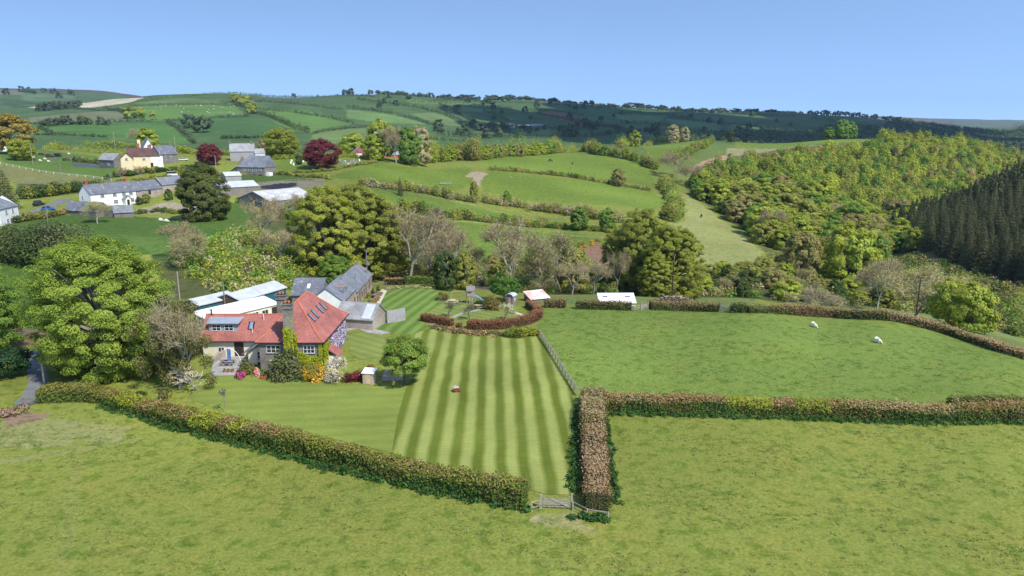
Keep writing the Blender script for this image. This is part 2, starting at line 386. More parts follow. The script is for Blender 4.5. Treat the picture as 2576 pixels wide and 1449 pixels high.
FIELDS = [
 # scrub and valley
 (OLIVE, [(380,640),(560,590),(660,540),(760,540),(860,520),(940,530),(1010,530),(1100,560),(1130,640),(1450,640),(1560,640),(1600,690),(1750,690),(1900,690),(1960,600),(2240,560),(2576,520),(2576,890),(2400,812),(2240,782),(1900,752),(1700,748),(1360,742),(1100,705),(960,700),(740,730),(560,740),(420,760)]),
 # mid-slope fields
 (MID, [(1090,575),(1120,556),(1300,574),(1440,585),(1530,602),(1570,650),(1560,700),(1500,660),(1440,640),(1200,660),(1110,600)]),
 (MID, [(930,470),(1000,470),(1280,540),(1430,560),(1500,575),(1440,584),(1330,566),(1090,548),(1010,520),(940,490)]),
 (BRT, [(815,448),(930,416),(1180,420),(1190,462),(1150,478),(960,462)]),
 (BRT, [(1205,440),(1240,428),(1480,456),(1640,478),(1670,510),(1650,530),(1480,515),(1300,500),(1215,480)]),
 (BRT, [(1220,400),(1330,388),(1450,384),(1560,396),(1640,425),(1645,470),(1560,458),(1420,440),(1225,418)]),
 (BRT, [(1545,372),(1640,356),(1752,352),(1765,358),(1700,395),(1640,400)]),
 (BRT, [(1850,358),(1990,354),(2190,352),(2180,364),(2060,362),(1900,374),(1845,370)]),
 (DRY, [(1830,372),(1900,374),(2060,364),(2060,378),(1900,392),(1830,395)]),
 ((.36,.22,.15), [(1735,420),(1790,398),(1860,384),(1850,398),(1800,415),(1770,432),(1740,434)]),
 (PALE, [(1705,482),(1740,492),(1800,540),(1870,590),(1918,635),(1915,650),(1890,690),(1760,695),(1740,620),(1690,570),(1680,545),(1710,520)]),
 # woods
 (WOODF, [(1750,440),(1850,392),(1960,376),(2190,356),(2400,378),(2576,412),(2576,640),(2440,690),(2250,640),(2000,650),(1930,640),(1870,580),(1790,525),(1720,470)]),
 # village side
 (LUSH, [(0,640),(0,860),(140,860),(160,660),(120,630)]),
 (LUSH, [(0,540),(120,545),(300,540),(450,550),(620,500),(650,540),(640,630),(560,660),(400,640),(150,640),(0,620)]),
 ((.085,.14,.030), [(300,590),(450,600),(600,590),(650,630),(560,660),(400,650)]),
 ((.095,.150,.032), [(0,372),(120,378),(240,392),(300,420),(282,452),(200,440),(0,410)]),
 ((.165,.165,.060), [(0,412),(200,442),(282,456),(280,464),(150,462),(40,462),(0,440)]),
 ((.085,.10,.035), [(40,462),(150,463),(300,462),(280,475),(80,500),(40,490)]),
 (BRT, [(690,420),(720,390),(880,400),(1000,402),(960,416),(830,432),(740,440),(690,440)]),
 ((.07,.115,.028), [(570,438),(690,436),(760,442),(800,455),(640,460),(575,452)]),
 ((.20,.18,.13), [(640,462),(700,455),(815,455),(815,470),(760,475),(660,478)]),
 ((.030,.034,.042), [(652,468),(700,462),(745,459),(748,468),(700,476),(662,476)]),
 ((.30,.25,.18), [(335,528),(400,512),(440,510),(500,520),(520,530),(430,534),(345,540)]),
 ((.34,.27,.20), [(1170,445),(1185,432),(1212,432),(1228,438),(1213,448),(1205,470),(1195,460),(1190,445)]),
 # bare earth and dead bracken
 ((.22,.13,.085), [(1455,630),(1500,608),(1555,650),(1558,690),(1500,660)]),
 ((.20,.13,.075), [(20,870),(35,822),(110,832),(140,850),(100,872)]),
 ((.155,.19,.06), [(1980,755),(2190,752),(2330,790),(2576,850),(2576,888),(2420,838),(2236,800),(1900,768)]),
 ((.155,.19,.06), [(1330,748),(1520,742),(1720,748),(1900,752),(1900,768),(1640,764),(1370,764)]),
 # far hills
 (STRAW, [(72,270),(175,257),(362,246),(330,257),(259,267),(206,273),(200,266),(100,272)]),
 ((.10,.075,.055), [(140,232),(470,230),(360,245),(250,250),(160,238)]),
 ((.15,.16,.08), [(69,296),(259,279),(312,288),(312,304),(187,312),(78,310)]),
 ((.075,.150,.034), [(78,313),(300,309),(419,308),(487,362),(281,350),(78,340)]),
 ((.105,.185,.042), [(316,280),(344,268),(594,268),(628,292),(422,301),(387,305),(316,297)]),
 ((.115,.155,.055), [(344,258),(469,248),(559,249),(547,259),(347,264)]),
 ((.062,.125,.036), [(444,307),(634,297),(697,315),(653,345),(556,346),(487,333)]),
 ((.105,.185,.042), [(640,276),(720,276),(805,285),(890,310),(780,335),(700,313)]),
 ((.135,.19,.06), [(790,336),(890,315),(935,322),(1060,338),(1110,358),(860,366),(780,350)]),
 ((.07,.095,.045), [(625,242),(803,254),(760,262),(640,257)]),
 ((.05,.09,.035), [(0,262),(30,268),(70,262),(150,262),(60,250),(0,250)]),
 ((.06,.12,.04), [(60,252),(190,256),(150,262),(80,258)]),
 ((.19,.085,.062), [(1353,282),(1419,286),(1470,300),(1525,317),(1492,319),(1437,308),(1361,285)]),
 ((.16,.075,.055), [(1444,310),(1488,319),(1463,321)]),
 ((.125,.200,.062), [(1018,249),(1193,260),(1185,263),(1032,258)]),
 ((.125,.200,.062), [(872,277),(981,283),(1076,313),(960,310),(872,297)]),
 ((.130,.185,.065), [(1032,286),(1105,284),(1171,319),(1098,313)]),
 ((.115,.180,.062), [(1105,263),(1258,278),(1175,281),(1140,280)]),
 ((.110,.185,.060), [(1211,281),(1309,302),(1266,299)]),
 ((.115,.175,.06), [(1546,288),(1674,293),(1649,311),(1565,306)]),
 ((.12,.19,.062), [(1299,322),(1382,324),(1390,338),(1313,338)]),
 ((.105,.17,.062), [(1674,299),(1811,311),(1811,335),(1711,324)]),
 ((.11,.175,.065), [(1830,318),(1960,322),(1990,334),(1850,332)]),
 ((.05,.08,.05), [(2330,352),(2420,362),(2480,380),(2400,382)]),
]
def ribbon(pts, w):
    P = np.array(pts, float); d = np.gradient(P, axis=0); d /= np.linalg.norm(d, axis=1, keepdims=True)
    n = np.c_[-d[:, 1], d[:, 0]]*w/2
    return np.r_[P + n, (P - n)[::-1]]
def make_ground():
    s = np.r_[np.linspace(-3, math.log(45), 2)[1:], np.linspace(math.log(45.4), math.log(9000), 900)]
    ys = np.exp(s)
    nu = 640
    us = np.sinh(np.linspace(-1.25, 1.25, nu)) / np.sinh(1.25) * 1.35
    yy = np.r_[[-120., -40, 0, 25], ys]
    Yg = np.repeat(yy[:, None], nu, 1)
    Xg = us[None] * np.maximum(yy, 70)[:, None]
    k = np.clip((yy - 45) / 40, 0, 1)[:, None]
    Xg = us[None] * (np.maximum(yy, 90)[:, None] * (1 - k) + k * np.maximum(yy, 45)[:, None])
    Zg = T(Xg, Yg)
    x, y = Xg.ravel(), Yg.ravel()
    col = np.tile(np.array(PAST), (len(x), 1))
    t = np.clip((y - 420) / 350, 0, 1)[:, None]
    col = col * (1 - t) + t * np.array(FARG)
    rf = inpoly(x, y, GP([(1362,772),(1500,770),(1900,775),(2235,800),(2400,838),(2576,900),(2576,1040),(2000,1030),(1515,1000),(1465,1000),(1350,832)]))
    col[rf] = (.150, .207, .041)
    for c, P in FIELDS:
        m = inpoly(x, y, GP(P)); col[m] = c
    for c, P in (((.115,.075,.055), [(120,3350),(120,4600),(500,4600),(500,3500)]), ((.15,.15,.085), [(-100,2750),(-100,3300),(60,3300),(60,2800)]), ((.10,.15,.07), [(60,2500),(60,2900),(190,2900),(190,2550)]), ((.13,.11,.095), [(2100,4300),(2100,7000),(2400,7000),(2380,4300)]), ((.11,.13,.09), [(2400,4300),(2400,8000),(2900,8000),(2900,4300)]), ((.08,.13,.06), [(2330,1750),(2330,2150),(2480,2150),(2460,1750)])):
        m = inpoly(x, y, np.array([GY(*p)[:2] for p in P])); col[m] = c
    for c, P in (((.235,.238,.09), [(1345,1296),(1440,1288),(1470,1312),(1500,1345),(1430,1330),(1340,1318)]), ((.34,.27,.17), [(1335,1302),(1352,1300),(1350,1308),(1336,1309)]),
                 ((.225,.230,.082), [(-60,1070),(120,1050),(330,1075),(300,1110),(60,1130),(-60,1120)]), ((.25,.17,.115), [(0,1040),(60,1035),(130,1042),(90,1060),(20,1075)]),
                 ((.215,.226,.072), [(-60,1165),(60,1148),(200,1128),(350,1098),(352,1104),(200,1138),(60,1160),(-60,1180)])):
        m = inpoly(x, y, GP(P)); col[m] = c
    for c, wd, P in (((.24,.24,.12), 1.3, [(1030,538),(1085,548),(1150,556),(1260,566),(1400,588),(1530,602)]), ((.24,.23,.12), 1.1, [(1150,556),(1120,566),(1090,570)]), ((.26,.26,.14), 1.4, [(1700,572),(1740,565),(1765,552)]),
                     ((.197,.217,.052), .5, [(150,1449),(165,1300),(180,1200),(190,1100)]), ((.197,.217,.052), .5, [(175,1449),(186,1300),(198,1200),(205,1100)])):
        m = inpoly(x, y, ribbon(GP(P), wd)); col[m] = c
    # faint mowing and grazing drift
    dr = .5 + .5*np.sin(x/23 + 2*np.sin(y/31))*np.sin(y/19 + x/57)
    col *= (.9 + .2*dr)[:, None]
    col *= rng.uniform(.94, 1.06, (len(x), 1))
    ny = len(yy); i = np.arange(ny - 1)[:, None]; j = np.arange(nu - 1)[None]
    f = np.stack([i*nu + j, i*nu + j + 1, (i+1)*nu + j + 1, (i+1)*nu + j], -1)
    cut = int(np.searchsorted(yy, 900))
    for name, sl in (('ground', slice(0, cut)), ('hills', slice(cut, ny - 1))):
        ff = f[sl].reshape(-1, 4); lo, hi = ff.min(), ff.max() + 1
        me = bpy.data.meshes.new(name)
        V = np.stack([x, y, Zg.ravel()], -1)[lo:hi]
        me.vertices.add(len(V)); me.vertices.foreach_set('co', V.ravel().astype(np.float32))
        q = (ff - lo).ravel()
        me.loops.add(len(q)); me.loops.foreach_set('vertex_index', q.astype(np.int32))
        me.polygons.add(len(ff)); me.polygons.foreach_set('loop_start', np.arange(0, len(q), 4, dtype=np.int32)); me.polygons.foreach_set('loop_total', np.full(len(ff), 4, np.int32))
        me.polygons.foreach_set('use_smooth', np.ones(len(ff), bool))
        a = me.attributes.new('col', 'FLOAT_COLOR', 'POINT'); a.data.foreach_set('color', np.c_[col, np.ones(len(col))][lo:hi].ravel().astype(np.float32))
        me.update(calc_edges=True)
        me.materials.append(GROUNDMAT)
        o = bpy.data.objects.new(name, me); COL.objects.link(o); o['kind'] = 'structure'
        o['label'] = 'rolling green pasture and valley ground' if name == 'ground' else 'distant rolling farmland hills with small hedged fields'

def groundmat(name, stripes=False):
    m, nt, N, L = nm(name)
    out = N.new('ShaderNodeOutputMaterial'); b = N.new('ShaderNodeBsdfPrincipled'); L.new(b.outputs[0], out.inputs[0])
    pos = N.new('ShaderNodeNewGeometry').outputs['Position']
    at = N.new('ShaderNodeAttribute'); at.attribute_name = 'col'
    c = at.outputs['Color']
    f0 = noise(N, L, 3.2, pos, 5, .75); f1 = noise(N, L, .55, pos, 5, .65); f2 = noise(N, L, .09, pos, 4, .6); f3 = noise(N, L, .013, pos, 4, .6)
    # lush tufts and dry thatch
    k = .5 if stripes else 1
    c = mixc(N, L, ramp(N, L, f1, [(.36, .85*k), (.50, 0.)]), c, mixc(N, L, 1.0, c, (.50, .68, .42), 'MULTIPLY'))
    c = mixc(N, L, ramp(N, L, f2, [(.48, 0.), (.66, .42*k)]), c, mixc(N, L, 1.0, c, (1.30, 1.03, 1.05), 'MULTIPLY'))
    mp = n_new(N, 'ShaderNodeMapping'); mp.inputs['Scale'].default_value = (.8, 1.5, 1); L.new(pos, mp.inputs[0])
    f5 = noise(N, L, 1.5, mp.outputs[0], 4, .7)
    c = mixc(N, L, ramp(N, L, f5, [(.32, .55*k), (.44, 0.)]), c, mixc(N, L, 1.0, c, (.55, .72, .5), 'MULTIPLY'))
    c = mixc(N, L, 1.0, c, ramp(N, L, f0, [(.28, .62), (.5, 1.), (.72, 1.38)]), 'MULTIPLY')
    c = mixc(N, L, 1.0, c, ramp(N, L, f3, [(.35, .86), (.65, 1.12)]), 'MULTIPLY')
    L.new(c, b.inputs['Base Color']); b.inputs['Roughness'].default_value = .9; b.inputs['Specular IOR Level'].default_value = .1
    bp = n_new(N, 'ShaderNodeBump', Strength=.55, Distance=.12); L.new(f0, bp.inputs['Height']); L.new(bp.outputs[0], b.inputs['Normal'])
    return m
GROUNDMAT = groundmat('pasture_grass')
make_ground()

# draped sheets: lawn, paths, road, yard
def sheet(name, pts, col, lift, label, mat=None, step=1.0, paint=None):
    """a flat sheet with a world-space outline, laid on the ground"""
    P = np.array(pts, float)
    x0, y0 = P.min(0); x1, y1 = P.max(0)
    nx, ny = max(2, int((x1 - x0)/step) + 1), max(2, int((y1 - y0)/step) + 1)
    import bmesh
    bm = bmesh.new()
    vs = [bm.verts.new((q[0], q[1], 0)) for q in P]
    bm.faces.new(vs)
    for i in range(1, nx):
        g = bm.verts[:] + bm.edges[:] + bm.faces[:]
        bmesh.ops.bisect_plane(bm, geom=g, plane_co=(x0 + (x1 - x0)*i/nx, 0, 0), plane_no=(1, 0, 0))
    for i in range(1, ny):
        g = bm.verts[:] + bm.edges[:] + bm.faces[:]
        bmesh.ops.bisect_plane(bm, geom=g, plane_co=(0, y0 + (y1 - y0)*i/ny, 0), plane_no=(0, 1, 0))
    V = np.array([v.co[:] for v in bm.verts])
    Z = T(V[:, 0], V[:, 1]) + lift
    for v, z in zip(bm.verts, Z): v.co.z = z
    bmesh.ops.recalc_face_normals(bm, faces=bm.faces[:])
    if sum(f.normal.z for f in bm.faces) < 0: bmesh.ops.reverse_faces(bm, faces=bm.faces[:])
    me = bpy.data.meshes.new(name); bm.to_mesh(me); bm.free()
    a = me.attributes.new('col', 'FLOAT_COLOR', 'POINT')
    c = np.tile(np.array(col, float), (len(V), 1))
    if paint is not None: c = paint(V, c)
    a.data.foreach_set('color', np.c_[c, np.ones(len(c))].ravel().astype(np.float32))
    for p in me.polygons: p.use_smooth = True
    me.materials.append(mat or GROUNDMAT)
    o = bpy.data.objects.new(name, me); COL.objects.link(o); o['kind'] = 'structure'; o['label'] = label
    return o
# ------------------------------------------------------------------ foliage
LEAF = leafmat('leaves', .42, .10, 1.85)
LEAFFAR = leafmat('far_leaves', .42, .13, 2.2)
TWIG = leafmat('twigs', 0, .12, 1.15)
BARK = plain('bark', (.17, .14, .11), .9, .4, 2.5, .1)
BARKPALE = plain('pale_bark', (.36, .33, .28), .9, .35, 2.5, .1)

def unit(n):
    v = rng.normal(size=(n, 3)); return v / np.linalg.norm(v, axis=1, keepdims=True)
def palette(n, cols, jit=.18):
    c = np.array(cols)[rng.integers(0, len(cols), n)]
    return c * rng.uniform(1 - jit, 1 + jit, (n, 1))
def curve_tubes(mb, p, q, r0, r1, sag=.15, n=4, sides=5, col=(1, 1, 1), mi=0):
    p, q = np.array(p, float), np.array(q, float); L = np.linalg.norm(q - p)
    mid = (p + q)/2 + np.array([0, 0, 1])*sag*L + rng.normal(size=3)*.06*L
    t = np.linspace(0, 1, n + 1)[:, None]
    pts = (1-t)**2*p + 2*t*(1-t)*mid + t*t*q
    rr = r0 + (r1 - r0)*t[:, 0]
    mb.tubes(pts[:-1], pts[1:], rr[:-1], rr[1:], sides, col, mi)
    return pts

def broadleaf(h, cr, base=.22, nclump=70, nleaf=9000, leaf=.4, cols=((.14,.19,.03),), tips=None, shell=.5, flat=.55, rc=.24,
              lobes=5, limbs=14, trunk=.022, spray=0., limbcol=None, squash=1., lean=0, under=0, skirt=0., coh=.45, rnd=.75):
    """tapered trunk with limbs and a crown of leaf clumps; returns (trunk builder, crown builder)"""
    tb, cb = MB(), MB()
    cz = h*(base + 1)/2; rz = h*(1 - base)/2
    # lobed envelope
    la = unit(lobes); la[:, 2] *= .6; ls = rng.uniform(.05, .28, lobes)
    d = unit(nclump*3); d = d[d[:, 2] > (-.97 if skirt else -.75)][:nclump]; n = len(d)
    env = 1 - .16 + sum(s*np.clip(d @ a, 0, 1)**3 for a, s in zip(la, ls))
    rr = (shell + (1 - shell)*rng.random(n)**.55) * env
    top = np.where(d[:, 2] > 0, 1, squash)
    if skirt:
        hor = np.hypot(d[:, 0], d[:, 1]); f_ = np.where(d[:, 2] < .15, np.maximum(hor, .2)**(-skirt), 1.); d[:, 0] *= f_; d[:, 1] *= f_
    C = np.stack([d[:, 0]*cr*rr + lean*d[:, 2], d[:, 1]*cr*rr, cz + d[:, 2]*rz*rr*top], -1)
    R_ = rc*cr*rng.uniform(.7, 1.35, n)
    # shares of leaves
    w = R_**2; k = np.maximum(8, (nleaf*w/w.sum()).astype(int)); idx = np.repeat(np.arange(n), k); m = len(idx)
    e = unit(m); rad = rng.random(m)**.28
    off = e*rad[:, None]*R_[idx][:, None]; off[:, 2] *= flat
    if spray:      # layered, drooping sprays
        out = C[idx] - np.array([0, 0, cz]); out[:, 2] = 0; dist = np.linalg.norm(off[:, :2], axis=1)
        off[:, 2] = off[:, 2]*.45 - spray*dist*dist/np.maximum(R_[idx], .1)
    P = C[idx] + off
    P[:, 2] = np.maximum(P[:, 2], h*max(base, 0)*.55 + rng.random(m)*h*.05)
    N = (P - np.array([0, 0, cz]))/np.array([cr, cr, rz]); N /= np.linalg.norm(N, axis=1, keepdims=True) + 1e-6
    N = coh*N + .5*e + rnd*unit(m) + np.array([0, 0, .60])
    cc = palette(n, cols, .16)[idx]*rng.uniform(.8, 1.2, (m, 1))
    if tips is not None:
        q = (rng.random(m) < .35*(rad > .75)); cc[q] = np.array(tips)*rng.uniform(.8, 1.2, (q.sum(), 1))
    cb.leaves(P, N, leaf, cc)
    # trunk and limbs
    tr = trunk*h; th = h*(max(base, 0) + .28)
    pts = [np.array([0, 0, -1.2]), np.array([0, 0, .1]), np.array([.02*h*rng.normal()*.4, .01*h, th*.5]), np.array([lean*.2, 0, th])]
    rads = [tr*1.5, tr*1.15, tr*.9, tr*.6]
    tb.tubes(pts[:-1], pts[1:], rads[:-1], rads[1:], 9)
    order = rng.permutation(n)[:limbs]
    for i in order:
        s = rng.uniform(.45, 1.0); p0 = pts[2]*(1 - s) + pts[3]*s
        curve_tubes(tb, p0, C[i], tr*.45, tr*.07, .12, 4, 5)
    return tb, cb

def bare(h, spread=.45, levels=5, col=(.30, .25, .20), fuzz=2500, fuzzcol=((.30,.235,.195),(.26,.22,.17)), stems=1, r0=.02, green=0, gcol=((.12,.14,.04),), twigw=.03, kids=(3, 4)):
    """leafless tree: forking limbs down to fine twigs with a haze of buds"""
    tb, cb = MB(), MB()
    P0, P1, R0, R1 = [], [], [], []
    ends = []
    def grow(p, d, L, r, lev):
        nseg = 3 if lev < 3 else 2
        q = p
        for s in range(nseg):
            d2 = d + np.random.default_rng(rng.integers(1e9)).normal(size=3)*.16 + np.array([0, 0, .10 if lev > 0 else .02]); d2 /= np.linalg.norm(d2)
            e = q + d2*L/nseg
            ra, rb = r*(1 - .35*s/nseg), r*(1 - .35*(s + 1)/nseg)
            P0.append(q); P1.append(e); R0.append(max(ra, twigw)); R1.append(max(rb, twigw*.8)); q, d = e, d2
        if lev >= levels: ends.append(q); return
        for _ in range(rng.integers(kids[0], kids[1] + 1)):
            ax = unit(1)[0]; ax -= ax.dot(d)*d; ax /= np.linalg.norm(ax) + 1e-6
            an = rng.uniform(.3, .95)*(.75 + spread)
            nd = d*math.cos(an) + ax*math.sin(an)
            grow(p + (q - p)*rng.uniform(.55, 1.), nd, L*rng.uniform(.62, .82), r*rng.uniform(.5, .65), lev + 1)
    for s in range(stems):
        a = rng.uniform(0, 6.28); d = np.array([.25*math.cos(a)*(stems > 1), .25*math.sin(a)*(stems > 1), 1.]); d /= np.linalg.norm(d)
        grow(np.array([.3*math.cos(a)*(stems > 1), .3*math.sin(a)*(stems > 1), -.05*h]), d, h*.30, h*r0, 0)
    P0, P1, R0, R1 = map(np.array, (P0, P1, R0, R1))
    zmax = P1[:, 2].max(); sc = h/zmax; P0, P1 = P0*sc, P1*sc; E = np.array(ends)*sc
    cut = R0 > h*r0*.22
    g = rng.uniform(.75, 1.15, (len(P0), 1))*np.array(col)
    tb.tubes(P0[cut], P1[cut], R0[cut], R1[cut], 6)
    cb.tubes(P0[~cut], P1[~cut], R0[~cut], R1[~cut], 3, g[~cut])
    if fuzz:
        i = rng.integers(0, len(E), fuzz); P = E[i] + rng.normal(size=(fuzz, 3))*h*.028
        cb.leaves(P, unit(fuzz), h*.016, palette(fuzz, fuzzcol, .22), .16)
    if green:
        i = rng.integers(0, len(E), green); P = E[i] + rng.normal(size=(green, 3))*h*.035
        cb.leaves(P, unit(green) + np.array([0, 0, .4]), h*.013, palette(green, gcol, .25), .6)
    return tb, cb

def conifer(h, r, n=1500, cols=((.036,.050,.022),(.050,.060,.023),(.064,.060,.026)), leaf=.5):
    tb, cb = MB(), MB()
    tb.tube((0, 0, -1), (0, 0, h*.97), h*.012, h*.002, 6)
    z = 1 - rng.random(n)**.62; a = rng.uniform(0, 6.283, n)
    tier = np.round(z*16)/16; rad = r*(1 - tier**1.4*.95)*(.35 + .65*rng.random(n)**.5)*(1 + .18*np.sin(a*3 + tier*40))
    zz = h*(.08 + .92*(.6*z + .4*tier)) - rad*.33
    P = np.stack([rad*np.cos(a), rad*np.sin(a), zz], -1)
    N = np.stack([np.cos(a), np.sin(a), np.full(n, .5)], -1) + .7*unit(n)
    cb.leaves(P, N, leaf*(.55 + .45*(1 - z)), palette(n, cols, .3), .38)
    return tb, cb

def bush(r, hz, n, leaf, cols, tips=None, shell=.6, nclump=22, flower=None):
    """rounded shrub of leaf clumps right down to the ground"""
    cb = MB(); m0 = nclump
    d = unit(m0); d[:, 2] = np.abs(d[:, 2]); C = d*np.array([r, r, hz])*(.45 + .45*rng.random((m0, 1)))
    R_ = .42*min(r, hz)*rng.uniform(.7, 1.3, m0); idx = rng.integers(0, m0, n)
    e = unit(n); rad = rng.random(n)**.4
    P = C[idx] + e*rad[:, None]*R_[idx][:, None]; P[:, 2] = np.maximum(P[:, 2], .02 + .1*rng.random(n))
    cc = palette(m0, cols, .15)[idx]*rng.uniform(.8, 1.2, (n, 1))
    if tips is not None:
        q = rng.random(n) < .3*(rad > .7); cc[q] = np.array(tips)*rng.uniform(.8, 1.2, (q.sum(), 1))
    N = .5*P/np.array([r, r, hz]) + .5*e + .7*unit(n) + np.array([0, 0, .3])
    cb.leaves(P, N, leaf, cc)
    return cb
def both(tb, cb, name, bark=None, leaf=None, pair=False):
    """one mesh with trunk (second material) and crown, for distant trees"""
    mb = MB()
    for src, mi in ((cb, 0), (tb, 1)):
        for v, f, c, m in zip(src.v, src.f, src.c, src.m):
            pass
        V = np.concatenate(src.v)
        mb.v.append(V)
        for f, c in zip(src.f, src.c):
            mb.f.append(f + mb.n); mb.c.append(c); mb.m.append(np.full(len(f), mi))
        mb.n += len(V)
    return mb.mesh(name, [leaf or LEAFFAR, bark or BARK])

def tree(name, label, protos, at, h=None, rz=None, group=None, cat='tree', sc=None, lift=0):
    """a tree standing at a ground point: an Empty with trunk and crown"""
    tm, cm, h0 = protos
    k = (h/h0) if h else 1
    o = empty(name, label, cat, (at[0], at[1], at[2] + lift), rng.uniform(0, 6.28) if rz is None else rz, group)
    s = (k, k, k) if sc is None else (k*sc[0], k*sc[1], k*sc[2])
    o.scale = s
    if tm is not None: meshobj('trunk', tm, o)
    meshobj('crown', cm, o)
    return o
def proto(name, bld, h, bark=None, leaf=None):
    tb, cb = bld
    return (tb.mesh(name + '_trunk', bark or BARK), cb.mesh(name + '_crown', leaf or LEAF), h)

def hedge_mesh(pts, width, height, leaf=.16, dens=26, top=((.21,.15,.10),), side=((.07,.095,.025),(.10,.06,.035)), tidy=.12, foot=None, patch=None, closed=False, uneven=.1, zfun=None, core=True, topmix=.5):
    """a hedge along ground points: dark twiggy core with leaf faces all over the top and both sides"""
    P = np.array([p[:2] for p in pts], float)
    seg = np.linalg.norm(np.diff(P, axis=0), axis=1); s = np.r_[0, np.cumsum(seg)]; L = s[-1]
    n = max(4, int(L/1.2)); t = np.linspace(0, L, n)
    X = np.interp(t, s, P[:, 0]); Y = np.interp(t, s, P[:, 1])
    if len(P) > 2:
        for _ in range(3):
            X[1:-1] = (X[:-2] + 2*X[1:-1] + X[2:])/4; Y[1:-1] = (Y[:-2] + 2*Y[1:-1] + Y[2:])/4
    d = np.gradient(np.c_[X, Y], axis=0); d /= np.linalg.norm(d, axis=1, keepdims=True) + 1e-9
    nrm = np.c_[-d[:, 1], d[:, 0]]; Z = T(X, Y)
    hv = height*(1 + uneven*np.convolve(rng.normal(size=n + 8), np.ones(9)/9, 'valid')[:n]*2)
    wv = width*(1 + uneven*np.convolve(rng.normal(size=n + 8), np.ones(9)/9, 'valid')[:n]*2)
    mb = MB()
    if core:
        prof = np.array([(-.40, -.3), (-.43, .45), (-.36, .86), (0, .93), (.36, .86), (.43, .45), (.40, -.3)])
        V = np.stack([np.c_[X + nrm[:, 0]*a*wv, Y + nrm[:, 1]*a*wv, Z + b*hv] for a, b in prof], 1)
        m = len(prof); V = V.reshape(-1, 3)
        i = np.arange(n - 1)[:, None]; j = np.arange(m - 1)[None]
        f = np.stack([i*m + j, (i+1)*m + j, (i+1)*m + j + 1, i*m + j + 1], -1).reshape(-1, 4)
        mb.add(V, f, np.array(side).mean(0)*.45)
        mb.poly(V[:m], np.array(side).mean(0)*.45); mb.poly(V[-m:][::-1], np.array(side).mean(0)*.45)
    area = L*(width + 2*height); k = int(area*dens)
    u = rng.random(k)*L; per = rng.random(k)*(width + 2*height)
    hx = np.interp(u, t, X); hy = np.interp(u, t, Y); nx = np.interp(u, t, nrm[:, 0]); ny = np.interp(u, t, nrm[:, 1]); hh = np.interp(u, t, hv); ww = np.interp(u, t, wv)
    onL = per < height; onR = per > height + width; onT = ~(onL | onR)
    a = np.where(onL, -.5, np.where(onR, .5, (per - height)/width - .5))
    b = np.where(onL, per/height, np.where(onR, (per - height - width)/height, 1.))
    r = 1 - .22*np.clip(b - .75, 0, 1)*4*(~onT)*.25
    jit = rng.normal(size=(k, 3))*tidy
    px = hx + nx*a*ww*r + jit[:, 0]; py = hy + ny*a*ww*r + jit[:, 1]
    q1, q2, q3, q4 = rng.uniform(0, 6.28, 4)
    lump = uneven*.55*(np.sin(u*1.35 + q1 + 2*b) + np.sin(u*2.9 + q2)*np.cos(b*4 + u*.7) + .8*np.sin(u*.41 + q3))
    spr = np.where(rng.random(k) < .07, rng.exponential(.16, k), 0)
    so = np.where(onT, 0, np.sign(a))*(lump + spr); px = px + nx*so; py = py + ny*so
    C = np.stack([px, py, np.zeros(k)], -1)
    bz = (zfun or T)(hx, hy)
    C[:, 2] = bz + b*hh*(1 - .12*np.abs(2*a)**3*onT) + jit[:, 2]*.8 + np.where(onT, lump*.8 + spr*1.3, 0)
    C[:, 2] = np.maximum(C[:, 2], bz + .03)
    N = np.stack([nx*np.where(onT, 0, np.sign(a)), ny*np.where(onT, 0, np.sign(a)), np.where(onT, 1., .25)], -1) + .65*unit(k)
    # the two ends
    for en, sg in ((0, -1), (n - 1, 1)):
        ke = int(width*height*dens*1.3); aa = rng.uniform(-.46, .46, ke); bb = rng.random(ke)
        E = np.stack([X[en] + nrm[en, 0]*aa*wv[en] + d[en, 0]*sg*(.05 + .12*rng.random(ke)), Y[en] + nrm[en, 1]*aa*wv[en] + d[en, 1]*sg*(.05 + .12*rng.random(ke)), Z[en] + bb*hv[en]*.97], -1)
        mb.leaves(E, np.array([d[en, 0]*sg, d[en, 1]*sg, .3]) + .65*unit(ke), leaf, palette(ke, side, .25), .6)
    # patches of different plants along the hedge
    ph = rng.uniform(0, 6.28, 6)
    w1 = .5 + .28*np.sin(u/7.3 + ph[0]) + .22*np.sin(u/2.9 + ph[1]) + .3*rng.normal(size=k)*.6 + .12*np.sin(u/1.1 + ph[2])
    sd = np.array(side); i0 = np.clip((w1*len(sd)).astype(int), 0, len(sd) - 1); cc = sd[i0].copy()
    tp = np.array(top); w2 = .5 + .3*np.sin(u/9.1 + ph[3]) + .25*np.sin(u/3.7 + ph[4]) + .4*rng.normal(size=k)*.5
    i1 = np.clip((w2*len(tp)).astype(int), 0, len(tp) - 1)
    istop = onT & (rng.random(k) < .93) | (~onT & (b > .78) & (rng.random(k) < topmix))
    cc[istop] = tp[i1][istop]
    if foot is not None:
        lo = (~onT) & (b < .25 + .1*rng.normal(size=k)); cc[lo] = np.array(foot)
    if patch is not None: cc = patch(u/L, b, cc)
    cc = cc*rng.uniform(.72, 1.28, (k, 1))
    mb.leaves(C, N, leaf, cc, .6)
    return mb
def hedge(name, label, pts, width, height, cat='hedge', group=None, mat=None, **kw):
    mb = hedge_mesh(pts, width, height, **kw)
    V0 = np.array([*pts[len(pts)//2][:2]]); z0 = Tz(*V0); off = np.array([V0[0], V0[1], z0])
    mb.v = [v - off if len(v) else v for v in mb.v]
    o = mb.obj(name, mat or LEAF, loc=off)
    return tag(o, label, cat, group)
